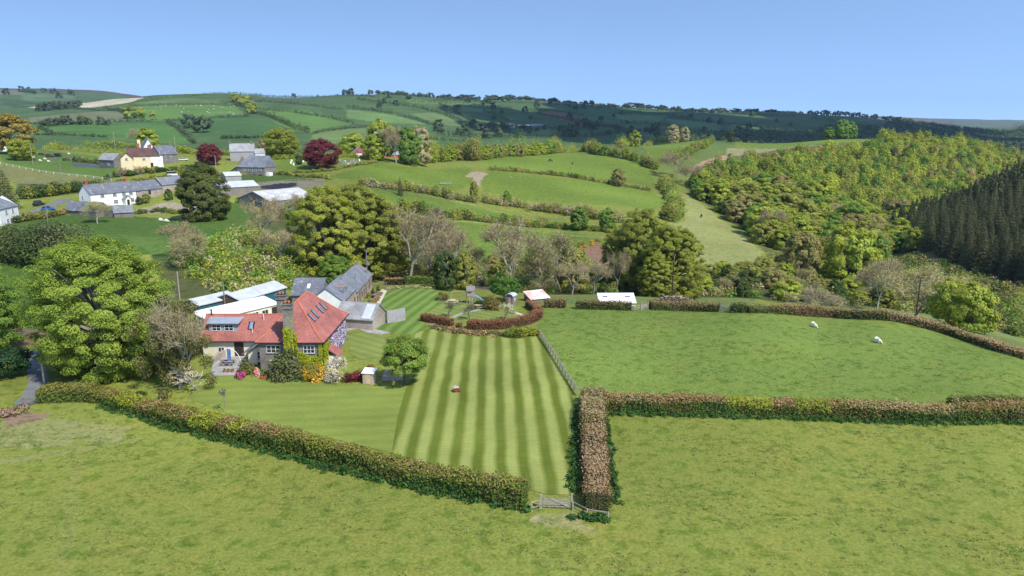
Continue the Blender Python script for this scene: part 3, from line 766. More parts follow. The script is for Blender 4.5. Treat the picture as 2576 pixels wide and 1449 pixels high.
def shaggy_mesh(pts, width, height, leaf, n, cols, clump=1.6, zlow=0.):
    """an untrimmed hedgerow or bank of scrub: leaf clumps of uneven height along a line"""
    P = np.array([p[:2] for p in pts], float)
    seg = np.linalg.norm(np.diff(P, axis=0), axis=1); s = np.r_[0, np.cumsum(seg)]; L = s[-1]
    m = max(6, int(L/clump*3.2)); u = (np.arange(m) + rng.random(m))*L/m
    cx = np.interp(u, s, P[:, 0]) + rng.normal(size=m)*width*.22; cyy = np.interp(u, s, P[:, 1]) + rng.normal(size=m)*width*.22
    hh = height*rng.uniform(.6, 1.1, m)*(.85 + .25*np.sin(u/11 + rng.random()*6)*np.sin(u/5.3))
    cc = palette(m, cols, .18)
    w = hh; k = np.maximum(6, (n*w/w.sum()).astype(int)); idx = np.repeat(np.arange(m), k); q = len(idx)
    e = unit(q); rad = rng.random(q)**.4
    g = T(cx, cyy)
    C = np.stack([cx[idx], cyy[idx], g[idx] + hh[idx]*.5], -1) + e*rad[:, None]*np.stack([np.full(q, width*.42), np.full(q, width*.42), hh[idx]*.52], -1)
    C[:, 2] = np.maximum(C[:, 2], g[idx] + .05)
    N = .6*e + .7*unit(q) + np.array([0, 0, .35])
    mb = MB(); mb.leaves(C, N, leaf, cc[idx]*rng.uniform(.78, 1.22, (q, 1)))
    return mb
def hedgerow(label, pts, width, height, leaf, n, cols, cat='hedgerow', group=None, clump=1.6, name='hedgerow', mat=None):
    mb = shaggy_mesh(pts, width, height, leaf, n, cols, clump)
    q = pts[len(pts)//2]; off = np.array([q[0], q[1], Tz(q[0], q[1])])
    mb.v = [v - off if len(v) else v for v in mb.v]
    o = mb.obj(name, mat or LEAFFAR, loc=off)
    return tag(o, label, cat, group)
# ------------------------------------------------------------------ materials of built things
M_TILE = cells('red_clay_tiles', [(.35,.12,.095),(.41,.16,.125),(.28,.09,.08),(.38,.14,.11),(.32,.135,.12)], 5.5, .8, (1, 1, 1.2), lich=((.30,.12,.12), .7, .60, .4))
M_RIDGE = plain('ridge_tiles', (.55,.17,.09), .8, .25, 2)
M_SLATE = cells('grey_slate', [(.175,.185,.21),(.22,.23,.255),(.14,.152,.175),(.25,.26,.28)], 4.5, .6, (1, 1, 1.2), lich=((.42,.42,.40), .9, .60, .55), spec=.4)
M_SLATEP = cells('pale_slate', [(.28,.28,.29),(.33,.33,.33),(.25,.25,.26)], 4.5, .7, (1, 1, 1.2), lich=((.42,.42,.38), .8, .55, .5))
M_SLATEO = cells('lichened_slate', [(.13,.14,.165),(.17,.18,.205),(.105,.115,.14)], 4, .65, (1, 1, 1.2), lich=((.40,.40,.40), .55, .57, .6), spec=.35)
M_BRTILE = cells('brown_tiles', [(.105,.055,.05),(.13,.07,.06),(.09,.05,.045)], 4, .75)
M_STONE = cells('rubble_stone', [(.20,.175,.155),(.27,.23,.19),(.16,.145,.135),(.30,.26,.22)], 4.2, .9, (1, 1, 1.5), mortar=(.27,.25,.22))
M_STONED = cells('grey_stone', [(.17,.155,.14),(.22,.20,.175),(.14,.13,.12)], 4.2, .9, (1, 1, 1.5), mortar=(.23,.21,.19))
M_STONEP = cells('warm_stone', [(.33,.27,.22),(.40,.33,.27),(.27,.22,.19)], 3.6, .9, (1, 1, 1.5), mortar=(.42,.37,.31))
M_WHITE = plain('white_render', (.80,.80,.77), .8, .10, 1.1)
M_CREAM = plain('cream_render', (.72,.66,.50), .85, .10, 1.1)
M_YELLOW = plain('yellow_render', (.74,.62,.38), .85, .10, 1.1)
M_REND = plain('grey_render', (.34,.33,.33), .9, .18, 1.5)
M_BRICK = cells('red_brick', [(.36,.11,.07),(.42,.15,.10),(.31,.09,.06)], 6, .85)
M_WHITEP = plain('white_paint', (.82,.82,.80), .5, .06, 2)
M_LEAD = plain('lead_sheet', (.30,.34,.40), .5, .15, 2)
M_DARK = plain('dark_timber', (.045,.032,.026), .7, .3, 3)
M_BROWN = plain('brown_timber', (.16,.095,.06), .8, .3, 3)
M_WOOD = plain('weathered_timber', (.38,.33,.27), .85, .3, 4, bump=.2)
M_WOODY = plain('new_timber', (.58,.47,.30), .8, .2, 4)
M_WOODD = plain('grey_timber', (.24,.215,.19), .9, .35, 3)
M_PINKW = plain('pale_boards', (.52,.37,.29), .8, .2, 4)
M_BLACK = plain('black_paint', (.02,.02,.022), .5, .2, 3)
M_METAL = plain('grey_metal', (.35,.36,.37), .4, .15, 3, metal=.6)
M_SHEETW = corrugated('white_roof_sheet', (.86,.87,.88), .06, .4, .5)
M_SHEETG = corrugated('grey_roof_sheet', (.56,.58,.59), .14, .5, .5, col2=(.44,.46,.47))
M_FIBRE = corrugated('fibre_cement_sheet', (.52,.51,.49), .18, .3, .7)
M_RUSTY = corrugated('rusty_sheet', (.80,.76,.74), .3, .28, .6, col2=(.62,.30,.21))
M_TEAL = plain('teal_boards', (.035,.13,.16), .7, .25, 2)
M_BLUEP = plain('blue_plastic', (.20,.45,.72), .4, .08, 2)
M_BLUEC = plain('blue_cloth', (.10,.22,.55), .9, .25, 6)
M_RED = plain('red_paint', (.27,.055,.045), .45, .15, 3)
M_TERRA = plain('terracotta', (.50,.17,.08), .8, .15, 4)
M_GLASS = glassmat()
M_GREYST = plain('paving', (.36,.34,.32), .9, .25, 1.2, col2=(.24,.23,.22), space='World')
M_GRAVEL = plain('pale_gravel', (.60,.50,.40), .95, .2, 2.5, space='World')
M_TAR = plain('tarmac', (.17,.175,.185), .9, .2, .8, space='World')
M_EARTH = plain('bare_earth', (.40,.31,.22), .95, .3, .9, space='World')
M_WOOL = plain('wool', (.74,.70,.60), 1, .12, 6)
M_FACE = plain('dark_face', (.10,.09,.08), .9, .1, 6)

# ------------------------------------------------------------------ building kit (local frame: front towards -y)
def face_frame(face, L, W):
    return {'f': (np.array([0, -W/2, 0]), np.array([1, 0, 0]), np.array([0, -1, 0])),
            'b': (np.array([0, W/2, 0]), np.array([-1, 0, 0]), np.array([0, 1, 0])),
            'l': (np.array([-L/2, 0, 0]), np.array([0, -1, 0]), np.array([-1, 0, 0])),
            'r': (np.array([L/2, 0, 0]), np.array([0, 1, 0]), np.array([1, 0, 0]))}[face]
def obox(mb, o, t, n, u, z, w, h, d0, d1, **kw):
    """box on a wall: centre u along t, base z, size w x h, from depth d0 to d1 along n"""
    c = o + t*u; P = []
    for dd in (d0, d1):
        for (a, b) in ((-w/2, z), (w/2, z), (w/2, z + h), (-w/2, z + h)):
            P.append(c + t*a + n*dd + np.array([0, 0, b]))
    mb.add(P, [(0,1,2,3),(7,6,5,4),(0,4,5,1),(1,5,6,2),(2,6,7,3),(3,7,4,0)], **kw)
def window(par, o, t, n, u, z, w, h, lights=2, bars=1, sill=True, frame=None, fw=.07):
    f = MB()
    obox(f, o, t, n, u, z, w, fw, 0, .07); obox(f, o, t, n, u, z + h - fw, w, fw, 0, .07)
    for k in range(lights + 1):
        obox(f, o, t, n, u - w/2 + fw/2 + (w - fw)*k/lights, z + fw, fw, h - 2*fw, 0, .068)
    for k in range(1, bars + 1):
        obox(f, o, t, n, u, z + h*k/(bars + 1) - fw*.3, w - 2*fw, fw*.6, 0, .062)
    wo_ = f.obj('window', frame or M_WHITEP, par)
    p = MB(); obox(p, o, t, n, u, z + .01, w - .02, h - .02, -.02, .035); p.obj('pane', M_GLASS, wo_)
    if sill:
        s_ = MB(); obox(s_, o, t, n, u, z - .09, w + .16, .085, 0, .14); s_.obj('sill', M_STONED, wo_)
    return wo_
def door(par, o, t, n, u, z, w, h, mat=None, name='door'):
    d = MB(); obox(d, o, t, n, u, z, w, h, 0, .06); do = d.obj(name, mat or M_DARK, par)
    k = MB(); obox(k, o, t, n, u + w*.36, z + h*.47, .06, .14, .06, .12); k.obj('handle', M_METAL, do)
    return do
def roof_gable(L, W, He, Hr, o=.3, t=.16, og=.25, axis='x'):
    s = (Hr - He)/(W/2); a = W/2 + o; z0 = He - o*s
    prof = [(-a, z0 + .02), (0, Hr + .02), (a, z0 + .02), (a, z0 + .02 + t), (0, Hr + .02 + t*1.25), (-a, z0 + .02 + t)]
    # two closed slabs
    m = MB()
    m.prism([prof[0], prof[1], prof[4], prof[5]], -L/2 - og, L/2 + og, axis)
    m.prism([prof[1], prof[2], prof[3], prof[4]], -L/2 - og, L/2 + og, axis)
    return m
def roof_hip(L, W, He, Hr, o=.35, hl=None, hr=None, t=.15):
    a, b = L/2 + o, W/2 + o; s = (Hr - He)/(W/2); z = He - o*s + .02
    hl = W/2 if hl is None else hl; hr = W/2 if hr is None else hr
    x0 = -L/2 + hl if hl else -L/2 - .2; x1 = L/2 - hr if hr else L/2 + .2
    a0 = -a if hl else -L/2 - .2; a1 = a if hr else L/2 + .2
    V = [(a0,-b,z),(a1,-b,z),(a1,b,z),(a0,b,z),(x0,0,Hr+.04),(x1,0,Hr+.04),(a0,-b,z+t),(a1,-b,z+t),(a1,b,z+t),(a0,b,z+t),(x0,0,Hr+t+.04),(x1,0,Hr+t+.04)]
    m = MB()
    m.add(V, [(6,7,11,10),(8,9,10,11),(0,1,7,6),(1,2,8,7),(2,3,9,8),(3,0,6,9),(3,2,1,0)])
    m.add(V, [(7,8,11),(9,6,10)])
    return m
def bldg(name, label, loc, rz, L, W, He, Hr, wall, roof, axis='x', cat='house', hip=None, over=.3, below=1.6, wins=(), doors=(), chims=(), flat=None, roofname='roof', group=None, verge=.2, framemat=None):
    e = empty(name, label, cat, loc, rz, group)
    w = MB()
    if flat is not None:     # single-pitch roof: He at front, flat at the back
        w.prism([(-W/2,-below),(W/2,-below),(W/2,flat),(-W/2,He)], -L/2, L/2, 'x')
        s = (flat - He)/W; r = MB(); o = over
        r.prism([(-W/2-o, He-o*s+.02),(W/2+o, flat+o*s+.02),(W/2+o, flat+o*s+.12),(-W/2-o, He-o*s+.12)], -L/2-verge, L/2+verge, 'x')
    elif hip is not None:
        w.box((0, 0, (He - below)/2), (L, W, He + below))
        if not hip[0]: w.add([(-L/2,-W/2,He),(-L/2,W/2,He),(-L/2,0,Hr)], [(0,2,1)])
        if not hip[1]: w.add([(L/2,-W/2,He),(L/2,W/2,He),(L/2,0,Hr)], [(0,1,2)])
        r = roof_hip(L, W, He, Hr, over, hip[0], hip[1])
    elif axis == 'x':
        w.prism([(-W/2,-below),(W/2,-below),(W/2,He),(0,Hr),(-W/2,He)], -L/2, L/2, 'x'); r = roof_gable(L, W, He, Hr, over, .16, verge, 'x')
    else:
        w.prism([(-L/2,-below),(L/2,-below),(L/2,He),(0,Hr),(-L/2,He)], -W/2, W/2, 'y'); r = roof_gable(W, L, He, Hr, over, .16, verge, 'y')
    w.obj('wall', wall, e); ro = r.obj(roofname, roof, e)
    for (f, u, z, ww, h, *q) in wins:
        o, t, n = face_frame(f, L, W); window(e, o, t, n, u, z, ww, h, *(q or ()), frame=framemat)
    for (f, u, z, ww, h, *q) in doors:
        o, t, n = face_frame(f, L, W); door(e, o, t, n, u, z, ww, h, *(q or ()))
    for (x, y, z0, z1, sx, sy, mat) in chims:
        c = MB(); c.box((x, y, (z0 + z1)/2), (sx, sy, z1 - z0)); c.box((x, y, z1 - .25), (sx + .16, sy + .16, .14)); c.box((x, y, z1 + .05), (sx + .1, sy + .1, .1))
        co = c.obj('chimney', mat, e)
        for q_ in (-.18, .2):
            p = MB(); p.tube((x + sx*q_, y, z1 + .1), (x + sx*q_, y, z1 + .52), .13, .1, 8); p.obj('chimney_pot', M_TERRA, co)
    return e
def between(a, b):
    """centre, heading and length of a front wall given by its two foot points"""
    a, b = np.array(a[:2]), np.array(b[:2]); d = b - a
    return (a + b)/2, math.atan2(d[1], d[0]), float(np.linalg.norm(d))
def bldpx(name, label, p0, p1, W, He, Hr, wall, roof, dz=0, **kw):
    """a building whose front foot runs from (px, Y) to (px, Y)"""
    a, b = GY(*p0), GY(*p1); c, rz, L = between(a, b)
    n = np.array([-math.sin(rz), math.cos(rz)]); c = c + n*W/2
    z = min(a[2], b[2]) + dz
    return bldg(name, label, (c[0], c[1], z), rz, L, W, He, Hr, wall, roof, **kw), L

# ------------------------------------------------------------------ the red-roofed house
HX, HY = -34.3, 116.6
e = empty('stone_house', 'large stone house with steep red tiled hipped roof and climbing plants', 'house', (HX, HY, 0))
def hl(P): return [(p[0] - HX, p[1] - HY, p[2]) for p in P]
w = MB(); w.box((0, .2, 1.75), (9.7, 16.8, 6.9)); w.obj('wall', M_STONE, e)
def hring(x0, x1, y0, y1, z): return [(x0,y0,z),(x1,y0,z),(x1,y1,z),(x0,y1,z)]
V = hring(-39.6,-29,108,125.6,4.9) + hring(-39.6,-29,108,125.6,5.08) + hring(-38.2,-30.4,109.4,124.2,6.1) + [(-34.3,113.5,10.45),(-34.3,119.5,10.45)]
r = MB(); r.add(hl(V), [(0,1,5,4),(1,2,6,5),(2,3,7,6),(3,0,4,7),(3,2,1,0),(4,5,9,8),(5,6,10,9),(6,7,11,10),(7,4,8,11),(9,10,13,12),(11,8,12,13)])
r.add(hl(V), [(8,9,12),(10,11,13)]); ro = r.obj('roof', M_TILE, e)
rt = MB()
for a, b, c in ((4,8,12),(5,9,12),(6,10,13),(7,11,13)):
    q = hl([V[a], V[b], V[c]]); rt.tubes(q[:2], q[1:], .13, .13, 6)
q = hl(V[12:14]); rt.tube(q[0], q[1], .15, .15, 6); rt.obj('ridge_tiles', M_RIDGE, ro)
def rayplane(px, py, p0, n):
    u = (px - CX)/FPX; v = (CY - py)/FPX; d = np.array([u, cp + v*sp, -sp + v*cp]); o = np.array([0, 0, CAMZ])
    return o + d*np.dot(np.array(p0) - o, n)/np.dot(d, n)
def rooflight(par, c, up, side, n, w, h):
    f = MB(); g = MB()
    def bx(m, w, h, d0, d1):
        P = [c + side*a*w/2 + up*b*h/2 + n*d for d in (d0, d1) for a, b in ((-1,-1),(1,-1),(1,1),(-1,1))]
        m.add(hl(P), [(3,2,1,0),(4,5,6,7),(0,1,5,4),(1,2,6,5),(2,3,7,6),(3,0,4,7)])
    bx(f, w, h, 0, .10); bx(g, w*.55, h*.86, .05, .125)
    fo = f.obj('rooflight', M_BLACK, par); g.obj('pane', M_SKYGLASS, fo)
M_SKYGLASS = plain('rooflight_glass', (.22,.30,.42), .12, .3, 1.5, .7)
up = np.array([-3.9, 0, 4.35]); up /= np.linalg.norm(up); nn = np.array([4.35, 0, 3.9]); nn /= np.linalg.norm(nn)
for px, py in ((783.8,799),(792.3,790.5),(804,778.2),(812.5,770.7)):
    rooflight(ro, rayplane(px, py, V[9], nn), up, np.array([0, 1., 0]), nn, .75, 1.7)
# front wall windows
F = (np.array([0, -8.2, 0]), np.array([1, 0, 0]), np.array([0, -1, 0]))
window(e, *F, -2.65, 3.25, 2.15, 1.25, 3, 1); window(e, *F, 2.85, 3.2, 1.75, 1.25, 3, 1)
window(e, *F, -2.6, .35, 1.5, 1.75, 3, 1); window(e, *F, 2.3, .55, 1.0, 1.2, 2, 1)
S = (np.array([4.85, 0, 0]), np.array([0, 1, 0]), np.array([1, 0, 0]))
for u, z in ((-5.8, 3.2),(-1.5, 3.2),(3, 3.2),(-6.6, .5),(5.6,.6)): window(e, *S, u, z, 1.5, 1.2, 3, 1)
door(e, *S, -.6, .1, 1.1, 2.1, M_BROWN)
# red-tiled porch on the right side
p = MB(); p.prism([(4.85,-.6),(6.5,-.6),(6.5,1.9),(4.85,1.9)], -5.6, -3.2, 'y'); po = p.obj('porch', M_WHITE, e)
p = MB(); p.prism([(4.86,3.35),(4.86,3.2),(6.9,1.8),(6.95,1.95)], -5.9, -2.9, 'y'); p.obj('porch_roof', M_TILE, po)
# chimneys
def stack(x, y, z0, z1, sx, sy, mat, par):
    c = MB(); c.box((x, y, (z0 + z1)/2), (sx, sy, z1 - z0))
    c.box((x, y, z1 - .75), (sx + .3, sy + .3, .16)); c.box((x, y, z1 - .1), (sx + .32, sy + .32, .2)); c.box((x, y, z1 - .42), (sx + .06, sy + .06, .2))
    co = c.obj('chimney', mat, par)
    for k in (-.3, .25):
        q = MB(); q.tube((x + k, y, z1), (x + k, y, z1 + .35), .17, .13, 9); q.obj('chimney_pot', M_TERRA, co)
    return co
stack(.15, -8.75, -.6, 11.4, 1.35, 1.1, M_STONE, e)
stack(-4.3, 2.6, 4.5, 10.1, 1.5, 1.2, M_STONE, e)
# left wing
WX0, WX1 = -50.3, -38.6
wg = MB(); wg.prism([(113.9-HY,-.6),(120.6-HY,-.6),(120.6-HY,3.75),(117.25-HY,6.9),(113.9-HY,3.75)], WX0-HX, WX1-HX, 'x'); wgo = wg.obj('wing_wall', M_CREAM, e)
r = MB(); r.prism([(113.4-HY,3.5),(117.25-HY,6.98),(117.25-HY,7.15),(113.4-HY,3.66)], WX0-.4-HX, WX1+1.6-HX, 'x'); r.prism([(117.25-HY,6.98),(121.1-HY,3.5),(121.1-HY,3.66),(117.25-HY,7.15)], WX0-.4-HX, WX1+.2-HX, 'x')
wro = r.obj('wing_roof', M_TILE, e)
t = MB(); t.tube((WX0-.4-HX, 117.25-HY, 7.12), (WX1+1.4-HX, 117.25-HY, 7.12), .13, .13, 6); t.obj('ridge_tiles', M_RIDGE, wro)
un = np.array([0, 3.85, 3.48]); un /= np.linalg.norm(un); nw = np.array([0, -3.48, 3.85]); nw /= np.linalg.norm(nw)
rooflight(wro, rayplane(632.5, 819.7, (0, 113.4, 3.66), nw), un, np.array([1., 0, 0]), nw, .95, 1.5)
d = MB(); d.prism([(114.75-HY,4.75),(117.3-HY,4.75),(117.3-HY,6.7),(114.75-HY,6.3)], -49.4-HX, -44.8-HX, 'x'); do = d.obj('dormer', M_LEAD, wro)
d = MB(); d.prism([(114.3-HY,6.26),(117.4-HY,6.78),(117.4-HY,6.88),(114.3-HY,6.36)], -49.8-HX, -44.3-HX, 'x'); d.obj('dormer_roof', M_LEAD, do)
Fd = (np.array([0, 114.75-HY, 0]), np.array([1, 0, 0]), np.array([0, -1, 0]))
for x in (-48.15, -46.1): window(do, *Fd, x-HX, 4.98, 1.45, 1.05, 2, 1, False)
fl = MB(); fl.tube((-49.7-HX, 117-HY, 6.9), (-49.7-HX, 117-HY, 7.9), .12, .12, 8); fl.tube((-49.7-HX, 117-HY, 7.9), (-49.7-HX, 117-HY, 8.0), .2, .2, 8); fl.obj('flue', M_BLACK, wro)
for x, yv in ((-42.3, 114.6), (-40.9, 116.4)):
    fl = MB(); zz = 3.66 + (yv - 113.4)*.9; fl.tube((x-HX, yv-HY, zz-.2), (x-HX, yv-HY, zz+1.1), .06, .06, 6); fl.obj('vent_pipe', M_WHITEP, wro)
Fw = (np.array([0, 113.9-HY, 0]), np.array([1, 0, 0]), np.array([0, -1, 0]))
door(e, *Fw, -44.4-HX, 1.0, 1.5, 2.3, M_DARK)
window(e, *Fw, -47.3-HX, 1.6, 1.0, .9, 2, 0)
# slate lean-to in the corner
l = MB(); l.prism([(-41.9-HX,-.6),(-39.1-HX,-.6),(-39.1-HX,4.2),(-41.9-HX,2.5)], 110.9-HY, 113.9-HY, 'y'); lo = l.obj('lean_to', M_CREAM, e)
l = MB(); l.prism([(-42.7-HX,2.3),(-39.1-HX,4.35),(-39.1-HX,4.5),(-42.7-HX,2.44)], 110.4-HY, 113.88-HY, 'y'); l.obj('lean_to_roof', M_SLATE, lo)
Fl = (np.array([0, 110.9-HY, 0]), np.array([1, 0, 0]), np.array([0, -1, 0]))
window(lo, *Fl, -40.1-HX, 1.5, .75, 1.2, 1, 1); door(lo, *Fl, -39.9-HX, -.4, 1.1, 1.3, M_DARK, 'cellar_door')
gt = MB()
for a_, b_ in (((-39.6,107.95),(-29,107.95)),((-28.95,108),(-28.95,125.6)),((-39.65,108),(-39.65,113.4)),((WX0-.4,113.35),(WX1-1.2,113.35))):
    zg = 4.95 if a_[0] > WX0 - .3 else 3.52
    gt.tube((a_[0]-HX, a_[1]-HY, zg), (b_[0]-HX, b_[1]-HY, zg), .075, .075, 6)
gt.obj('gutter', M_BLACK, e)
dp = MB(); dp.tube((-.95, -8.3, 0), (-.95, -8.3, 4.9), .06, .06, 6); dp.tube((-4.9, -8.32, 4.93), (-.95, -8.32, 4.93), .07, .07, 6); dp.obj('drainpipe', M_BLACK, e)

# climbers
def climber(name, label, cat, areas, cols, leaf, dens=60):
    mb = MB(); o0 = None
    for (o, u, v, n, k, test) in areas:
        o, u, v, n = (np.array(q, float) for q in (o, u, v, n)); m = int(k)
        a, b = rng.random(m), rng.random(m); keep = test(a, b); a, b = a[keep], b[keep]; m = len(a)
        P = o + a[:, None]*u + b[:, None]*v + n*(.08 + .22*rng.random((m, 1)))
        mb.leaves(P, n + .75*unit(m) + np.array([0, 0, .3]), leaf, palette(m, cols, .2)*rng.uniform(.75, 1.25, (m, 1)))
    off = np.array(areas[0][0]); mb.v = [v - off for v in mb.v]
    return tag(mb.obj(name, LEAF, loc=off), label, cat)
IV = ((.22,.24,.012),(.22,.235,.015),(.17,.20,.012))
nz = lambda a, b: .5 + .5*np.sin(a*13 + 4*np.sin(b*9)) * np.sin(b*11 + a*5)
climber('virginia_creeper', 'yellow green creeper climbing the front chimney stack and stone front wall', 'climber', [
    ((-34.85, 107.3, .2), (1.4, 0, 0), (0, 0, 7.4), (0, -1, 0), 1500, lambda a, b: (b > .45) & (nz(a, b) > .12)),
    ((-33.4, 107.25, .2), (0, 1.1, 0), (0, 0, 6.3), (1, 0, 0), 600, lambda a, b: b > .35),
    ((-34.7, 108.4, .6), (5.3, 0, 0), (0, 0, 4.4), (0, -1, 0), 3400, lambda a, b: ((b < .62 - .3*a + .25*nz(a, b)) & (b > .3 - .35*a + .0*b) | (b > .95 - 2.2*a) & (b < 1.15 - 2.2*a) | (a > .9)) & ~((a > .48) & (a < .85) & (b > .56)) ),
    ((-34.7, 107.6, 8.0), (1.2, 0, 0), (0, 0, 1.3), (0, -1, 0), 160, lambda a, b: a > .55)], IV, .17)
climber('ivy', 'bright yellow green creeper on the right front corner of the stone house', 'climber', [
    ((-29.4, 108.3, .3), (0, 3.6, 0), (0, 0, 4.4), (1, 0, 0), 1500, lambda a, b: b > .3*a)], IV, .17)
climber('wisteria', 'lilac flowering wisteria hanging on the right side wall of the stone house', 'climber', [
    ((-29.4, 112.6, 1.4), (0, 11, 0), (0, 0, 3.6), (1, 0, 0), 2600, lambda a, b: nz(a, b) > .25)], ((.34,.28,.48),(.40,.34,.52),(.16,.17,.10),(.28,.24,.30)), .16)

# ------------------------------------------------------------------ white-roofed sheds behind the house
def shed_from_roof(name, label, D, C, w, eave, ridge, g, wall, roof, wins=(), doors=(), cat='shed'):
    c, rz, L = between(D, C); n = np.array([-math.sin(rz), math.cos(rz)]); c = c + n*w/2
    return bldg(name, label, (c[0], c[1], g), rz, L, w, eave - g, 0, wall, roof, flat=ridge - g, cat=cat, wins=wins, doors=doors, over=.25)
shed_from_roof('long_shed', 'long cream shed with bright white low pitched roof behind the house', (-53.0,122.9), (-44.4,135), 4.4, 4.5, 5.25, 2.1, M_CREAM, M_SHEETW,
   wins=(('l', .6, .7, .9, 1.0, 1, 1), ('f', 2.2, .9, 1.4, 1.0, 2, 0), ('f', 4.3, .9, 1.4, 1.0, 2, 0), ('f', -1, .9, 1.4, 1.0, 2, 0)), doors=(('f', 6.4, .0, 1.2, 2.0),))
e2 = bldg('barn', 'barn with pale grey corrugated roof and brown boarded gable behind the long white shed', (-53.4, 146.2, 2.2), R(66), 13.2, 6.2, 1.9, 2.9, M_TEAL, M_SHEETG, cat='barn',
   doors=(('f', 5.0, -.2, 1.6, 1.8, M_STONED),))
gb = MB(); gb.prism([(-2.6,.3),(2.6,.3),(2.6,1.8),(0,2.72),(-2.6,1.8)], -6.66, -6.62, 'x'); gb.obj('boarded_gable', M_BROWN, e2)
e3 = bldg('open_shed', 'low teal open shed with grey sheet roof left of the brown gable', (-60.2, 141.2, 2.1), R(58), 8.5, 5, 1.7, 2.5, M_TEAL, M_SHEETG, cat='shed')

# slate barn range
BR = empty('stone_barn', 'long stone barn range with stepped slate roofs and cream end gable', 'barn', (-36.7, 156, -.4))
def brl(x, y, z): return (x + 36.7, y - 156, z + .4)
secs = ((140.3,152.2,3.75,6.2,-36.7,3.3),(152.2,164.6,2.9,6.0,-36.4,3.05),(164.6,172,2.7,5.25,-36.9,3.2))
for k, (y0, y1, he, hr, xc, hw) in enumerate(secs):
    wmb = MB(); wmb.prism([(xc-hw+36.7,-1.4),(xc+hw+36.7,-1.4),(xc+hw+36.7,he+.4),(xc+36.7,hr+.4),(xc-hw+36.7,he+.4)], y0-156, y1-156-.01, 'y'); wmb.obj('wall', M_STONEP, BR)
    rr = roof_gable(y1 - y0, hw*2, he + .4, hr + .4, .3, .16, .06 if k else .2, 'y'); rr.v = [v + np.array([xc + 36.7, (y0 + y1)/2 - 156, 0]) if len(v) else v for v in rr.v]
    rob = rr.obj('roof', M_SLATE, BR)
    o = np.array([xc + hw + 36.7, (y0 + y1)/2 - 156, 0]); fr = (o, np.array([0, 1, 0]), np.array([1, 0, 0])); Ls = y1 - y0
    for j, u in enumerate(np.arange(-Ls/2 + 1.4, Ls/2 - .8, 2.3)):
        if j % 3 == 1: door(BR, *fr, u, .4, 1.0, 2.0, M_BROWN)
        else: window(BR, *fr, u, .9, .9, 1.2, 2, 0, frame=M_BROWN)
    if k in (0, 2):
        for yy in ((-2.2, 1.0) if k == 0 else (1.2,)):
            s = (hr - he)/hw; xd = xc + hw*.62; zd = hr - s*hw*.62
            dm = MB(); dm.prism([(-.55,0),(.55,0),(.55,.8),(0,1.2),(-.55,.8)], -.9, .9, 'x'); dm.v = [v + np.array(brl(xd - .3, (y0 + y1)/2 + yy, zd - .25)) for v in dm.v if len(v)]
            dmo = dm.obj('dormer', M_SLATE, rob)
            dr = MB(); a = np.array(brl(xd - 1.2, (y0 + y1)/2 + yy, zd + 1.0)); dr.tube(a, a + np.array([1.85, 0, 0]), .1, .1, 6); dr.obj('dormer_ridge', M_RIDGE, dmo)
gbm = MB(); gbm.prism([(-3.28,-1.4),(3.28,-1.4),(3.28,4.1),(0,6.55),(-3.28,4.1)], 140.26-156, 140.29-156, 'y'); go = gbm.obj('cream_gable', M_WHITE, BR)
door(BR, np.array([0, 140.26-156, 0]), np.array([1, 0, 0]), np.array([0, -1, 0]), -.1, 1.6, 1.1, 1.9, M_DARK)
for x, y, z in ((-35.9,150.5,5.6),(-34.6,158,4.4),(-36.6,170.2,5.1)):
    f = MB(); f.tube(brl(x, y, z - .4), brl(x, y, z + 1.1), .11, .11, 8); f.tube(brl(x, y, z + 1.1), brl(x, y, z + 1.2), .17, .17, 8); f.obj('flue', M_METAL, BR)
BW = bldg('barn_wing', 'slate roofed stone wing with a single rooflight beside the cream gable', (-42.6, 151.2, .4), 0, 6.2, 7.2, 2.9, 5.55, M_STONED, M_SLATEO, cat='barn', wins=(('f', -1, .8, 1.0, 1.1),))
rl = MB(); rl.prism([(-2.4,4.0),(-1.5,4.66),(-1.5,4.80),(-2.4,4.14)], -.2, .4, 'x'); rl.obj('rooflight', M_WHITEP, BW)
# stone outbuilding with patched roof
OB = bldg('outbuilding', 'low rubble stone outbuilding with patched pale slate roof beside the house', (-29.0, 135.7, .2), R(-14), 7.6, 6.0, 2.0, 4.25, M_STONEP, M_SLATEP, cat='outbuilding')
pt = MB(); s = 2.25/3.0; pt.prism([(-3.2,1.86+.24),(-.35,4.2-.0+.05),(-.35,4.30),(-3.2,2.2)], .4, 2.2, 'x'); pt.v = [v + np.array([1.2,0,0.0]) if len(v) else v for v in pt.v]; pt.obj('roof_patch', M_SHEETG, OB)
bwl = MB(); bwl.box((0, 0, .9), (4.0, .35, 3.2)); bo = bwl.obj('garden_wall', M_REND, loc=(-22.7, 138.3, 0)); bo.rotation_euler = (0, 0, R(38)); tag(bo, 'grey rendered garden wall standing at the end of the outbuilding', 'wall')

